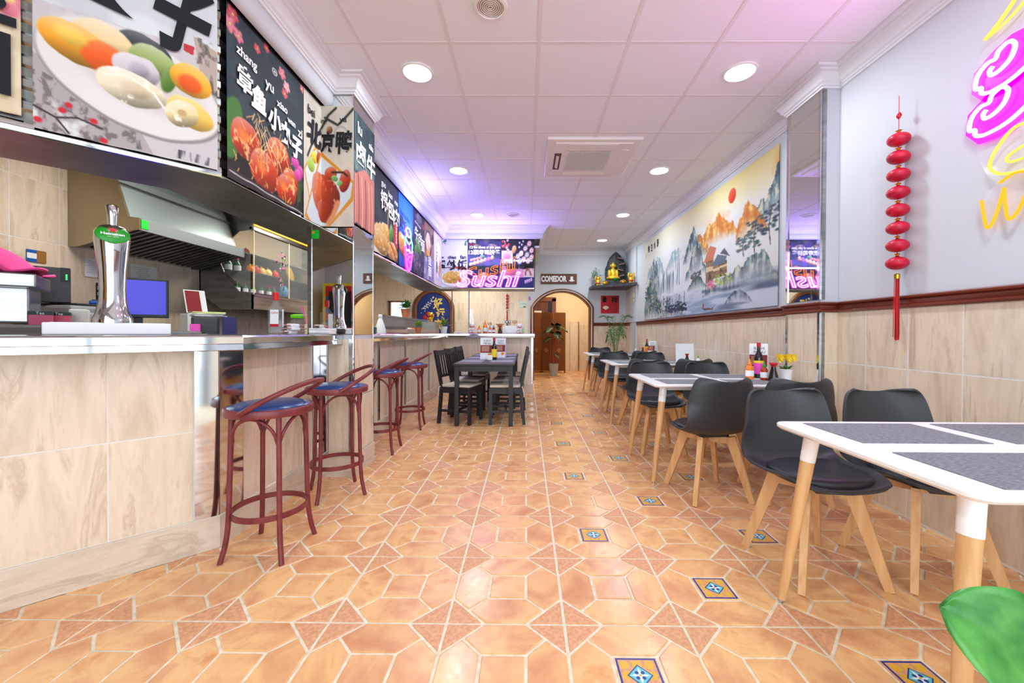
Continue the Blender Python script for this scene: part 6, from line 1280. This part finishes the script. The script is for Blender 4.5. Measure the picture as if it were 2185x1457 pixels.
def cat(label, loc, s, body, rz=0, base='red', name='lucky_cat', gold=False):
    t = thing(name, label, 'figurine', loc, rz, None); B = body
    mb = MB().ball((0, 0, .42*s), (.30*s, .26*s, .40*s), 18, 12).ball((0, -.02*s, .92*s), (.30*s, .26*s, .26*s), 18, 12)
    mb.ball((-.18*s, -.20*s, .12*s), (.11*s, .13*s, .10*s), 10, 7).ball((.18*s, -.20*s, .12*s), (.11*s, .13*s, .10*s), 10, 7).build('body', B, t, 80)
    for sx in (-1, 1): MB().lathe([(.09*s, 0), (.001, .17*s)], (sx*.19*s, -.02*s, 1.08*s), 8).build('ear', B, t, 60)
    MB().tube(curve_pts([(.26*s, -.05*s, .5*s), (.36*s, -.1*s, .72*s), (.34*s, -.12*s, .98*s)], 4), .085*s, 10).build('raised_paw', B, t, 60); MB().tube(curve_pts([(-.26*s, -.06*s, .52*s), (-.32*s, -.18*s, .42*s), (-.24*s, -.26*s, .36*s)], 4), .08*s, 10).build('lower_paw', B, t, 60)
    MB().lathe([(.25*s, .68*s), (.27*s, .7*s), (.27*s, .73*s), (.25*s, .75*s)], seg=20, cap=False).build('collar', 'red', t, 40); MB().ball((0, -.26*s, .66*s), .05*s, 10, 6).build('bell', 'gold', t, 60); MB().lathe([(.001, 0), (.13*s, 0), (.13*s, .03*s), (.001, .03*s)], (0, -.27*s, .45*s), 14, Matrix.Identity(4)).build('coin', 'gold', t)
    for sx in (-1, 1): MB().ball((sx*.1*s, -.255*s, .96*s), (.035*s, .02*s, .02*s), 8, 5).build('eye', 'black', t)
    MB().box((0, 0, .02*s), (.78*s, .6*s, .05*s), bev=.02*s).build('base', base, t); return t
cat('gold waving cat figurine before the blue arch panel', (-1.98, 8.2, 1.33), .17, 'gold_bright', .1)
o = MB().box((0, 0, .16), (.3, .3, .32)).box((0, 0, -.4), (.26, .26, .8)).build('plinth', 'steel_dull', None, loc=(-1.98, 8.2, 1.012)); o.location.z = .80; o.data = MB().box((0, 0, .265), (.3, .28, .53)).mesh('plinth', 'steel_dull'); tag(o, 'steel stand under the gold waving cat', 'stand')
o = MB().box((0, 0, .4), (1.0, .5, .8)).build('back_bench', 'steel', None, loc=(-1.9, 8.3, 0)); tag(o, 'steel bench behind the back bar below the gold cat', 'bench')
PC = M('porcelain', (240, 228, 232), .25)
cat('white pink-eared lucky cat on a red base beside the sauce bottles', (-1.03, 7.56, ZT_), .165, 'porcelain', .05); cat('white lucky cat with dark hammer on a red base at the back bar end', (-.13, 7.56, ZT_), .155, 'porcelain', -.05)
# sushi display case
t = thing('sushi_case', 'curved glass refrigerated sushi case on the bar', 'display case', (-1.84, 6.35, ZT_)); Lc = 1.75
sp = [(-.19, .02), (.19, .02), (.19, .05), (-.19, .05)]
MB().box((0, 0, .03), (.40, Lc, .06), bev=.008).build('base', M('case_base', (176, 146, 128), .4), t); gp = curve_pts([(.19, .06, 0), (.185, .13, 0), (.13, .21, 0), (.02, .245, 0), (-.14, .245, 0)], 4)
n = len(gp); V = [(p_.x, -Lc/2+.01, p_.y) for p_ in gp]+[(p_.x, Lc/2-.01, p_.y) for p_ in gp]; o = MB().add(V, [(i, i+1, n+i+1, n+i) for i in range(n-1)]).build('curved_glass', 'clear_glass', t, 60)
for y in (-Lc/2, Lc/2): MB().prism([(p_.x, p_.y) for p_ in gp]+[(-.19, .245), (-.19, .06)], .008, Matrix(((1, 0, 0, 0), (0, 0, -1, y+.004), (0, 1, 0, 0), (0, 0, 0, 1)))).build('end_glass', 'clear_glass', t)
MB().box((-.16, 0, .245), (.07, Lc, .02)).build('top_rail', M('case_brown', (86, 62, 54), .4), t); MB().box((-.185, 0, .15), (.012, Lc, .2)).build('rear_door', 'case_brown', t); MB().box((0, -Lc/2+.006, .075), (.36, .014, .04)).build('end_band', 'case_brown', t)
for k in range(8): tag(MB().box((0, 0, .012), (.09, .13, .024), bev=.008).build('sushi_tray', ('paper', 'orange', 'green')[k % 3], None, loc=(-1.86, 5.62+k*.2, ZT_+.061)), '%s food tray inside the glass sushi case' % ('white', 'orange', 'green')[k % 3], 'food tray', 'trays in the sushi case')
def potplant(label, loc, s, pot='terracotta_pot', leaves='leaf', flower=None, name='potted_plant', dense=60):
    t = thing(name, label, 'plant', loc, 0); MB().lathe([(.036*s, 0), (.052*s, .09*s), (.056*s, .092*s), (.046*s, .085*s)], seg=16, cap=False).build('pot', pot, t, 40); MB().lathe([(.0001, .08*s), (.048*s, .08*s)], seg=12, cap=False).build('soil', 'black', t)
    mb = MB()
    for k in range(dense):
        a = random.uniform(0, 6.28); e = random.uniform(.0, 1.3); d = Vector((math.cos(a)*math.cos(e), math.sin(a)*math.cos(e), math.sin(e))); p0 = Vector((0, 0, .1*s))+d*random.uniform(.01, .07)*s; leafquad(mb, p0, d+Vector((random.uniform(-.4, .4), random.uniform(-.4, .4), 0)), .05*s, .028*s)
    mb.build('foliage', leaves, t)
    if flower:
        mf = MB()
        for k in range(12):
            a = random.uniform(0, 6.28); rr = random.uniform(.02, .08)*s; c = Vector((rr*math.cos(a), rr*math.sin(a), random.uniform(.13, .2)*s))
            for j in range(6): b = j*PI/3; leafquad(mf, c, (math.cos(b), math.sin(b), .3), .026*s, .016*s)
        mf.build('blossom', flower, t)
    return t
M('lilac_petal', (226, 170, 214), .6); M('leaf_yellow', (110, 160, 50), .5, noise=((170, 200, 80), (30, 30, 30), .4, .7))
potplant('bushy green plant in brown pot standing on top of the sushi case', (-1.99, 6.55, ZT_+.257), 1.5, dense=90); potplant('bright green plant in spotted brown pot before the sushi case', (-1.53, 5.62, ZT_), .95, leaves='leaf_yellow', dense=80); potplant('pink and white flowers in a white pot at the back bar corner', (-1.50, 7.22, ZT_), 1.35, 'white_plastic', 'leaf_yellow', 'lilac_petal')
bx('phone_tablet', 'small dark blue card reader on the bar behind the pillar', 'card reader', (-1.72, 4.35, ZT_), (.14, .1, .07), M('tealdark', (20, 60, 80), .3), .2); bx('white_dish', 'flat white dish at the back bar corner', 'dish', (-1.30, 7.52, ZT_), (.14, .1, .022), 'white_plastic', 0, .008)
t = thing('dispenser', 'white conical dispenser beside the sushi case', 'dispenser', (-1.93, 5.25, ZT_)); MB().lathe([(.07, 0), (.066, .06), (.035, .16), (.02, .2)], seg=18).build('body', 'white_plastic', t, 60); MB().lathe([(.022, .2), (.03, .23), (.02, .25)], seg=14).build('top', 'white_plastic', t, 60)
squeeze('short orange squeeze bottle on the back bar', (-.945+.05, 7.50, ZT_), .155, .036, M('orange_soft', (226, 140, 90), .35), 'orange'); squeeze('large orange chilli bottle on the back bar', (-.80+.02, 7.50, ZT_), .25, .040, 'orange', 'orange'); squeeze('slim orange squeeze bottle on the back bar', (-.69, 7.52, ZT_), .16, .03, M('orange2', (232, 120, 50), .35), 'orange'); squeeze('small dark red bottle with green cap on the back bar', (-.62, 7.52, ZT_), .16, .024, 'maroon', 'green'); soy('soy bottle with red cap on the back bar', (-.50, 7.52, ZT_), .14)
for k, (x, w_, h_, m_, l_) in enumerate(((-.36, .12, .15, 'white_plastic', 'white utensil tub with grey ladles'), (-.245, .115, .15, 'white_plastic', 'white utensil tub with wooden spoons'), (-.70, .17, .15, 'tile_kitchen', 'pale tub with chopsticks behind the orange bottles'))):
    t = thing('utensil_tub', l_+' on the back bar', 'tub', (x, 7.76, ZT_)); MB().box((0, 0, h_/2), (w_, .1, h_), bev=.008).build('tub', m_, t)
    for j in range(3):
        wd = k == 1; xx = -.03+.03*j; MB().tube([(xx, 0, h_-.02), (xx+random.uniform(-.03, .03), .01, h_+.06)], .006, 6).build('handle', 'beech' if wd else ('dark_wood' if k == 2 else 'steel'), t)
        if k < 2: MB().ball((xx+random.uniform(-.02, .02), .01, h_+.075), (.026, .014, .03), 10, 7).build('spoon_head', 'beech' if wd else 'steel', t)
t = thing('wooden_bowl', 'shallow wooden bowl on a stand at the back bar', 'bowl', (-.52, 7.80, ZT_)); MB().lathe([(.05, 0), (.045, .13), (.06, .14)], seg=18).build('stand', 'beech', t, 40); MB().lathe([(.03, .14), (.07, .165), (.085, .185), (.08, .185), (.03, .15)], seg=20, cap=False).build('bowl', 'beech', t, 50)
bx('green_box', 'pale green plastic box at the back bar', 'box', (-.10, 7.80, ZT_), (.12, .1, .14), M('palegreen', (190, 226, 170), .4)); bx('white_caddy', 'low white caddy before the utensil tubs', 'box', (-.33, 7.60, ZT_), (.2, .06, .03), 'white_plastic', 0, .006); bx('white_block', 'white paper box by the soy bottle', 'box', (-.435, 7.62, ZT_), (.05, .06, .12), 'paper'); bx('board', 'pale wooden board under the sauce bottles', 'board', (-.57, 7.64, ZT_), (.3, .1, .008), 'beech', 0, .002)
t = thing('towel', 'white towel hanging from a hook on the kitchen back wall', 'towel', (-1.29, YB-.012, 1.67)); mb = MB(); n = 12
V = []
for i in range(9):
    for j in range(7): V.append((-.05+.10*j/6*(.45+.6*min(1, i/5)), -.012-.012*math.sin(j*2.1+i*.3), -.44*i/8))
mb.add(V, [(i*7+j, i*7+j+1, (i+1)*7+j+1, (i+1)*7+j) for i in range(8) for j in range(6)]); o = mb.build('cloth', 'paper', t, 80); md = o.modifiers.new('t', 'SOLIDIFY'); md.thickness = .012
MB().tube([(-.02, .004, .03), (-.02, -.02, .03), (-.02, -.025, .045)], .006, 6).build('hook', 'white_plastic', t)
t = thing('wall_notice', 'pale green certificate on the kitchen back wall', 'notice', (-.09, YB-.009, 1.78)); MB().box((0, 0, 0), (.15, .002, .14)).build('sheet', M('mint', (206, 232, 220), .7), t); MB().box((.04, -.0014, -.05), (.06, .002, .03)).build('print', 'green', t); put_text('lettering', 'ALERGIAS', frame((0, -.0016, .02), (1, 0, 0), (0, 0, 1)), (0, 0), 'green', t, width=.11)
t = thing('wall_sticker', 'small pink and violet sticker beside the arch', 'sticker', (.07, YB-.009, 1.93)); MB().box((0, 0, .02), (.045, .002, .04)).build('upper', M('violet_p', (170, 120, 200), .6), t); MB().box((0, 0, -.02), (.045, .002, .04)).build('lower', 'pink', t)
# ================================================================ signs on the arch wall
t = thing('wooden_sign', 'dark wooden sign reading COMEDOR above the arch', 'sign', (.755, YB-.015, 2.385)); MB().box((0, 0, 0), (.84, .025, .235), bev=.006).build('board', M('sign_wood', (86, 44, 34), .6, noise=((120, 74, 56), (3, 3, 40), .35, .65)), t)
f = frame((0, -.013, 0), (1, 0, 0), (0, 0, 1)); put_text('lettering', 'COMEDOR', f, (-.115, 0), 'print_white', t, width=.58, height=.125, bold=.008); ic = MB().prism([(-.03, .055), (.03, .055), (.03, -.02), (.075, -.045), (0, -.065), (-.075, -.045), (-.03, -.02)], .003).build('pointing_mark', 'print_white', t); ic.data.transform(f @ Matrix.Translation((.3, 0, .001)))
t = thing('red_picture', 'square red picture with a fan, lantern and one character under the shelf', 'picture', (1.955, YB-.012, 1.79)); MB().box((0, 0, 0), (.425, .018, .415)).build('panel', M('picture_red', (206, 44, 48), .7, noise=((180, 30, 38), (6, 6, 6), .35, .65)), t); f = frame((0, -.0095, 0), (1, 0, 0), (0, 0, 1))
put_text('lettering', '禅', f, (.105, .11), 'print_black', t, width=.16, height=.16, bold=.003); b = MB().prism([(0, -.07)]+[(.09*math.sin(a), -.07+.1*math.cos(a)) for a in np.linspace(1.0, -1.0, 9)], .002).build('fan', 'cream', t); b.data.transform(f @ Matrix.Translation((-.1, -.06, .001))); b = MB().prism([(-.02, .08), (.02, .08), (.045, .04), (.04, -.05), (-.04, -.05), (-.045, .04)], .002).build('lantern_drawing', 'print_black', t); b.data.transform(f @ Matrix.Translation((-.13, .1, .001)))
for k in range(4): b = MB().box((0, 0, .001), (.006, .2, .001)).build('script_column', 'print_black', t); b.data.transform(f @ Matrix.Translation((.03+.045*k, -.09, .0)))
for x, z, s_, l_ in ((XR-.04, 1.93, .10, 'upper'), (XR-.04, 1.83, .06, 'lower')): tag(MB().box((0, 0, 0), (.02, s_, s_), bev=.004).build('wall_switch', 'cream', None, loc=(XR-.042, 8.55, z)), 'beige wall switch box beneath the shelf, %s of two' % l_, 'switch', 'wall switches')
# shelf with Buddha
ZS = 2.18
t = thing('corner_shelf', 'dark corner shelf carrying the gold Buddha statue', 'shelf', (0, 0, 0)); MB().prism([(1.46, 8.95), (2.29, 8.30), (XR-.032, 8.30), (XR-.001, 8.9), (XR-.001, YB-.001), (1.46, YB-.001)], .055, Matrix.Translation((0, 0, ZS-.055))).build('board', M('shelf_dark', (52, 52, 60), .45, noise=((86, 84, 92), (3, 20, 20), .4, .7)), t)
t = thing('buddha_statue', 'gold seated Buddha before a tall dark rock on the corner shelf', 'statue', (1.99, 9.04, ZS+.001), -.15); g = 'gold_bright'
rk = MB(); n = 26; V = []
for i in range(13):
    z = .78*i/12; wd = [.20, .215, .225, .23, .235, .235, .23, .22, .20, .175, .14, .09, .02][i]
    for k in range(n): a = 2*PI*k/n; q_ = 1+.08*math.sin(a*5+i)+random.uniform(-.04, .04); V.append((wd*q_*math.cos(a)+.03, .09+.075*q_*math.sin(a)*(1-.3*i/12), z))
rk.add(V, [(i*n+k, i*n+(k+1) % n, (i+1)*n+(k+1) % n, (i+1)*n+k) for i in range(12) for k in range(n)]+[tuple(range(12*n, 13*n))]).build('rock', 'stone_dark', t, 40); MB().box((0, -.06, .06), (.5, .2, .12), bev=.03).build('rock_base', 'stone_dark', t)
MB().ball((-.04, -.07, .175), (.155, .09, .055), 18, 10).ball((-.04, -.05, .285), (.085, .06, .115), 16, 11).ball((-.125, -.06, .27), (.034, .04, .10), 10, 8).ball((.045, -.06, .27), (.034, .04, .10), 10, 8).ball((-.04, -.10, .215), (.05, .04, .03), 10, 7).ball((-.04, -.055, .40), .03, 10, 7).build('figure', g, t, 80)
MB().ball((-.04, -.06, .455), (.05, .05, .06), 14, 10).ball((-.04, -.055, .51), (.022, .022, .022), 10, 7).ball((-.09, -.055, .45), (.01, .015, .03), 8, 6).ball((.01, -.055, .45), (.01, .015, .03), 8, 6).build('head', g, t, 80)
for k in range(4): MB().box((.12+.03*(k % 2), .0, .62-.13*k), (.13, .09, .03), Matrix.Rotation(.25*(-1)**k, 3, 'Y'), bev=.012).build('rock_ledge', M('ledge', (120, 90, 84), .6), t)
MB().lathe([(.02, 0), (.05, .03), (.06, .06), (.02, .05)], (.0, -.15, .10), 10, cap=False).build('lotus', 'green', t)
for x, y, s_, l_ in ((1.60, 8.98, .155, 'gold laughing figurine holding a sack, left of the shelf greenery'), (2.22, 8.50, .16, 'gold figurine with raised arms at the wall end of the shelf')):
    t = thing('gold_figurine', l_, 'figurine', (x, y, ZS+.001), .1); MB().ball((0, 0, .5*s_), (.34*s_, .3*s_, .42*s_), 14, 10).ball((0, 0, 1.08*s_), (.24*s_, .22*s_, .24*s_), 14, 10).ball((-.14*s_, -.08*s_, .1*s_), (.16*s_, .18*s_, .12*s_), 10, 7).ball((.14*s_, -.08*s_, .1*s_), (.16*s_, .18*s_, .12*s_), 10, 7).build('body', g, t, 80)
    for sx in (-1, 1): MB().tube(curve_pts([(sx*.28*s_, 0, .75*s_), (sx*.45*s_, -.05*s_, 1.0*s_), (sx*.3*s_, -.05*s_, 1.4*s_)], 4), .09*s_, 8).build('arm', g, t, 60)
    MB().lathe([(.33*s_, .3*s_), (.36*s_, .33*s_), (.34*s_, .42*s_)], seg=16, cap=False).build('red_sash', 'red', t, 40)
for x, y, l_ in ((1.73, 8.86, 'small gold ingot charm by the shelf greenery'), (2.08, 8.62, 'small gold ingot charm at the Buddha\'s foot')):
    t = thing('gold_charm', l_, 'ornament', (x, y, ZS+.001)); mb = MB().ball((0, 0, .04), (.05, .035, .04), 12, 8)
    for k in range(5): a = k*PI/4; mb.ball((.05*math.cos(a), -.01, .05+.03*math.sin(a)), .018, 8, 6)
    mb.build('body', 'gold', t, 80)
t = thing('bamboo_plant', 'green bamboo sprig in a dark pot on the corner shelf', 'plant', (1.62, 9.2, ZS+.001)); MB().lathe([(.04, 0), (.05, .07), (.046, .07)], seg=14).build('pot', 'black', t, 40); mb = MB(); ms = MB()
for k in range(9):
    a = random.uniform(0, 6.28); tip = Vector((.10*math.cos(a), .05*math.sin(a), random.uniform(.25, .44))); ms.tube([(0, 0, .06), tip*.6, tip], .004, 5)
    for j in range(9): q_ = tip*random.uniform(.4, 1.05); b = random.uniform(0, 6.28); leafquad(mb, q_, (math.cos(b), math.sin(b)*.6, random.uniform(-.3, .8)), .085, .016)
ms.build('stem', 'leaf', t); mb.build('foliage', 'leaf', t)
tag(MB().tube([(0, 0, 0), (.01, 0, .13)], .006, 6).build('incense_stick', 'brick_red', None, loc=(2.275, 8.42, ZS+.001)), 'short incense stick at the wall end of the shelf', 'incense')
# ================================================================ plants on the floor
t = thing('palm_plant', 'potted palm with arching fronds in the corner by the arch', 'plant', (1.90, 8.5, 0)); MB().lathe([(.13, 0), (.17, .3), (.175, .31), (.15, .3)], seg=20).build('pot', 'pot_grey', t, 40)
for k in range(11):
    a = k*2*PI/11+random.uniform(-.2, .2); ln = random.uniform(.55, .75); out = random.uniform(.14, .3); top_ = random.uniform(.95, 1.42) if k % 3 else 1.42
    P = curve_pts([(0, 0, .3), (.25*out*math.cos(a), .25*out*math.sin(a), .3+(top_-.3)*.6), (.7*out*math.cos(a), .7*out*math.sin(a), top_), (1.15*out*math.cos(a), 1.15*out*math.sin(a), top_-.18 if k % 3 else top_+.05)], 6)
    fr_ = MB().tube(P, .004, 5).build('frond', 'leaf', t); mb = MB()
    for i in range(7, len(P)):
        d = (P[i]-P[i-1]).normalized(); s = d.cross(Vector((0, 0, 1))).normalized()
        for sg in (-1, 1): leafquad(mb, P[i], d*.8+s*sg*.8-Vector((0, 0, .25)), .15*(1.1-abs(i-13)/14), .016)
    mb.build('leaflets', 'leaf', fr_)
t = thing('monstera_plant', 'dark monstera plant in a grey pot before the wicker screen', 'plant', (.72, 10.45, 0)); MB().lathe([(.09, 0), (.125, .3), (.13, .31), (.11, .3)], seg=22).build('pot', 'pot_grey', t, 40)
def broadleaf(parent, base, d, L, wd, mat, vein=None, notch=.35, droop=.3, name='leaf', n=10):
    d = Vector(d).normalized(); s = d.cross(Vector((0, 0, 1))); s = s.normalized() if s.length > .05 else Vector((1, 0, 0)); nn = s.cross(d); V = []; F = []; base = Vector(base)
    for i in range(n+1):
        u = i/n; w_ = wd*math.sin(PI*min(1, u*.9+.1)**.8)*(1-(notch if i % 2 else 0)*(.3 < u < .95))
        for q_ in (-1, -.5, 0, .5, 1): V.append(base+d*L*(u-.12*abs(q_)*(1-u))+s*q_*w_/2+nn*(-droop*L*u*u+.12*wd*abs(q_)))
    for i in range(n):
        for k in range(4): F.append((i*5+k, i*5+k+1, i*5+k+6, i*5+k+5))
    o = link(name, newmesh(name, V, F, [mat], smooth=80), parent)
    if vein:
        mb = MB().tube([base+d*L*i/8+nn*(-droop*L*(i/8)**2+.004) for i in range(9)], .004, 5)
        for i in range(1, 8):
            c = base+d*L*i/8+nn*(-droop*L*(i/8)**2+.004)
            for sg in (-1, 1): mb.tube([c, c+s*sg*wd*.33*math.sin(PI*i/8.5)+d*L*.08+nn*.04*wd], .003, 4)
        mb.build('vein', vein, o)
    return o
for k, (a, z, L, wd) in enumerate(((2.6, 1.22, .34, .30), (-.3, 1.30, .36, .30), (1.2, 1.34, .36, .28), (-1.3, 1.12, .40, .32), (3.4, .98, .34, .28), (.4, 1.02, .3, .22), (-2.2, 1.25, .34, .28), (-1.0, .55, .2, .14))):
    p0 = Vector((.05*math.cos(a), .05*math.sin(a), z)); MB().tube(curve_pts([(0, 0, .28), (.02*math.cos(a), .02*math.sin(a), z*.6), p0], 4), .009, 6).build('stem', 'brick_red', t); broadleaf(t, p0, (math.cos(a), math.sin(a)-.2, -.25), L, wd, 'leaf_dark', 'leaf_vein')
t = thing('folding_screen', 'brown wicker folding screen with diamond pattern behind the monstera', 'screen', (0, 0, 0)); xs = [.13, .42, .70, 1.09]; ys = [10.95, 11.15, 10.95, 11.1]
for k in range(3):
    a = Vector((xs[k]+.01, ys[k], 0)); b = Vector((xs[k+1]-.01, ys[k+1], 0)); c = (a+b)/2; ang = math.atan2(b.y-a.y, b.x-a.x); L = (b-a).length
    pn = MB().box((0, 0, .88), (L-.05, .014, 1.6)).build('panel', 'wicker', t, loc=c, rot=(0, 0, ang))
    for sx in (-1, 1): MB().box((sx*(L/2-.015), 0, .84), (.03, .03, 1.68)).build('stile', 'wood_brown', pn)
    for z in (.08, .5, 1.30, 1.67): MB().box((0, 0, z), (L-.05, .026, .025)).build('rail', 'wood_brown', pn)
    rd = MB()
    for j in range(int((L-.06)/.013)): rd.tube([(-L/2+.035+j*.013, -.011, .1), (-L/2+.035+j*.013, -.011, 1.65)], .0045, 4)
    rd.build('reeds', 'wicker', pn)['kind'] = 'stuff'
    dmn = MB()
    for i in range(-3, 4):
        for j in range(-3, 4):
            if abs(i)+abs(j) <= 3 and (i+j) % 2 == 0: dmn.box((i*.026, -.018, .64+j*.026), (.02, .006, .02), Matrix.Rotation(PI/4, 3, 'Y'))
    dmn.build('diamond', M('wicker_light', (206, 140, 84), .6), pn)
# foreground pothos in a pot by the first table
t = thing('pothos_plant', 'broad green leaf plant in a pot before the bare white table', 'plant', (1.02, .50, 0)); MB().lathe([(.10, 0), (.13, .22), (.135, .24), (.115, .23)], seg=24).build('pot', 'white_plastic', t, 40); MB().lathe([(.0001, .22), (.115, .22)], seg=16, cap=False).build('soil', 'black', t)
def pothos(base, d, L, wd, side=(0, 0, 1), droop=.25):
    d = Vector(d).normalized(); s = Vector(side); s = (s-d*s.dot(d)).normalized(); nn = s.cross(d); V = []; F = []; n, m = 18, 10; base = Vector(base)
    for i in range(n+1):
        u = i/n; w_ = wd/2*(math.sin(PI*u**.8)**.55 if 0 < u < 1 else 0)
        for k in range(m+1): q_ = -1+2*k/m; V.append(base+d*L*(u-.16*abs(q_)**1.5*max(0, 1-u*2.2))+s*q_*w_+nn*(-droop*L*u*u+.22*w_*abs(q_)-.004*math.cos(q_*22+u*10)*abs(q_)))
    for i in range(n):
        for k in range(m): F.append((i*(m+1)+k, i*(m+1)+k+1, (i+1)*(m+1)+k+1, (i+1)*(m+1)+k))
    o = link('leaf', newmesh('leaf', V, F, ['leaf_bright'], smooth=80), t); md = o.modifiers.new('t', 'SOLIDIFY'); md.thickness = .0012
    MB().tube(curve_pts([(0, 0, .22), (base.x*.5, base.y*.5, base.z*.75), base], 5), .004, 6).build('stem', 'leaf_bright', t)
pothos((-.130, .16, .555), (-.164, .02, .10), .20, .18, (.5, .4, .85), .06); pothos((.06, .02, .50), (.8, .3, .3), .2, .15); pothos((.0, -.06, .46), (.2, -1, .2), .18, .14); pothos((.0, .12, .48), (-.3, .7, .1), .13, .10, (1, 0, .3)); pothos((-.05, .0, .38), (-.8, -.3, -.1), .15, .12, (.3, -1, .2))
# ================================================================ seen in the mirrors: the shopfront end of the room
t = thing('game_machine', 'yellow and red upright game machine with dark screen, seen in the bar mirror', 'game machine', (-3.12, FRONT_Y+.32, 0), PI); MB().box((0, 0, .97), (.62, .5, 1.94), bev=.02).build('cabinet', 'yellow', t); MB().box((0, -.255, 1.36), (.5, .02, 1.06)).build('front', 'red', t); MB().box((0, -.268, 1.5), (.38, .01, .6)).build('screen', 'black', t); MB().box((0, -.268, .98), (.46, .012, .26)).build('lower_art', 'orange', t)
for k in range(6): MB().box((-.22 if k % 2 else .22, -.27, 1.28+.2*(k//2)), (.04, .01, .07)).build('blue_lamp', 'blue', t)
t = thing('knot_hanging', 'red and gold knot hanging with nine tassels, seen in the bar mirror', 'wall ornament', (-3.02+.55, FRONT_Y+.02, 0)); 
MB().prism([(-.16, .36), (-.09, .24), (-.10, .14), (-.17, .02), (0, -.12), (.17, .02), (.10, .14), (.09, .24), (.16, .36), (0, .30)], .02, Matrix(((-1, 0, 0, 0), (0, 0, 1, 0), (0, 1, 0, 1.98), (0, 0, 0, 1)))).build('plaque', 'red', t); MB().tube([(-.17, .022, 2.0), (-.08, .022, 1.94), (0, .022, 1.87), (.08, .022, 1.94), (.17, .022, 2.0)], .012, 6).build('gold_edge', 'gold', t); MB().ball((0, .02, 2.2), (.08, .012, .08), 12, 8).build('gold_mesh', 'gold', t)
for k in range(9): x = -.16+.04*k; zt = 1.97-.12*(1-abs(k-4)/4); MB().tube([(x, .02, zt), (x, .02, zt-.1)], .006, 6).build('bead_string', 'gold', t); MB().tube([(x, .02, zt-.1), (x, .02, zt-.42)], .009, 6).build('tassel', 'red_thread', t)
# added lamp, out of view, that brightens the corridor behind the arch
t = thing('corridor_fill_lamp', 'added unseen round lamp brightening the corridor behind the arch', 'light', (1.25, 10.5, CEIL)); MB().lathe([(.16, 0), (.16, -.03), (.14, -.05)], seg=24, cap=False).build('rim', 'white_lacquer', t, 40); MB().lathe([(.0001, -.055), (.14, -.05)], seg=24, cap=False).build('diffuser', M('fill_warm', (255, 236, 200), .5, emit=(255, 232, 190), estr=5), t); area_light('lamp_glow', (0, 0, -.08), .25, .25, 46, (1, .88, .68), shape='DISK', parent=t)
t = thing('scullery_lamp', 'ceiling lamp behind the kitchen hatch', 'light', (-3.0, YB+.75, 2.6)); MB().box((0, 0, .04), (.3, .3, .08)).build('case', 'white_plastic', t); MB().box((0, 0, -.004), (.26, .26, .008)).build('diffuser', 'lamp_white', t); area_light('lamp_glow', (0, 0, -.03), .25, .25, 7, (.95, 1, 1), parent=t)
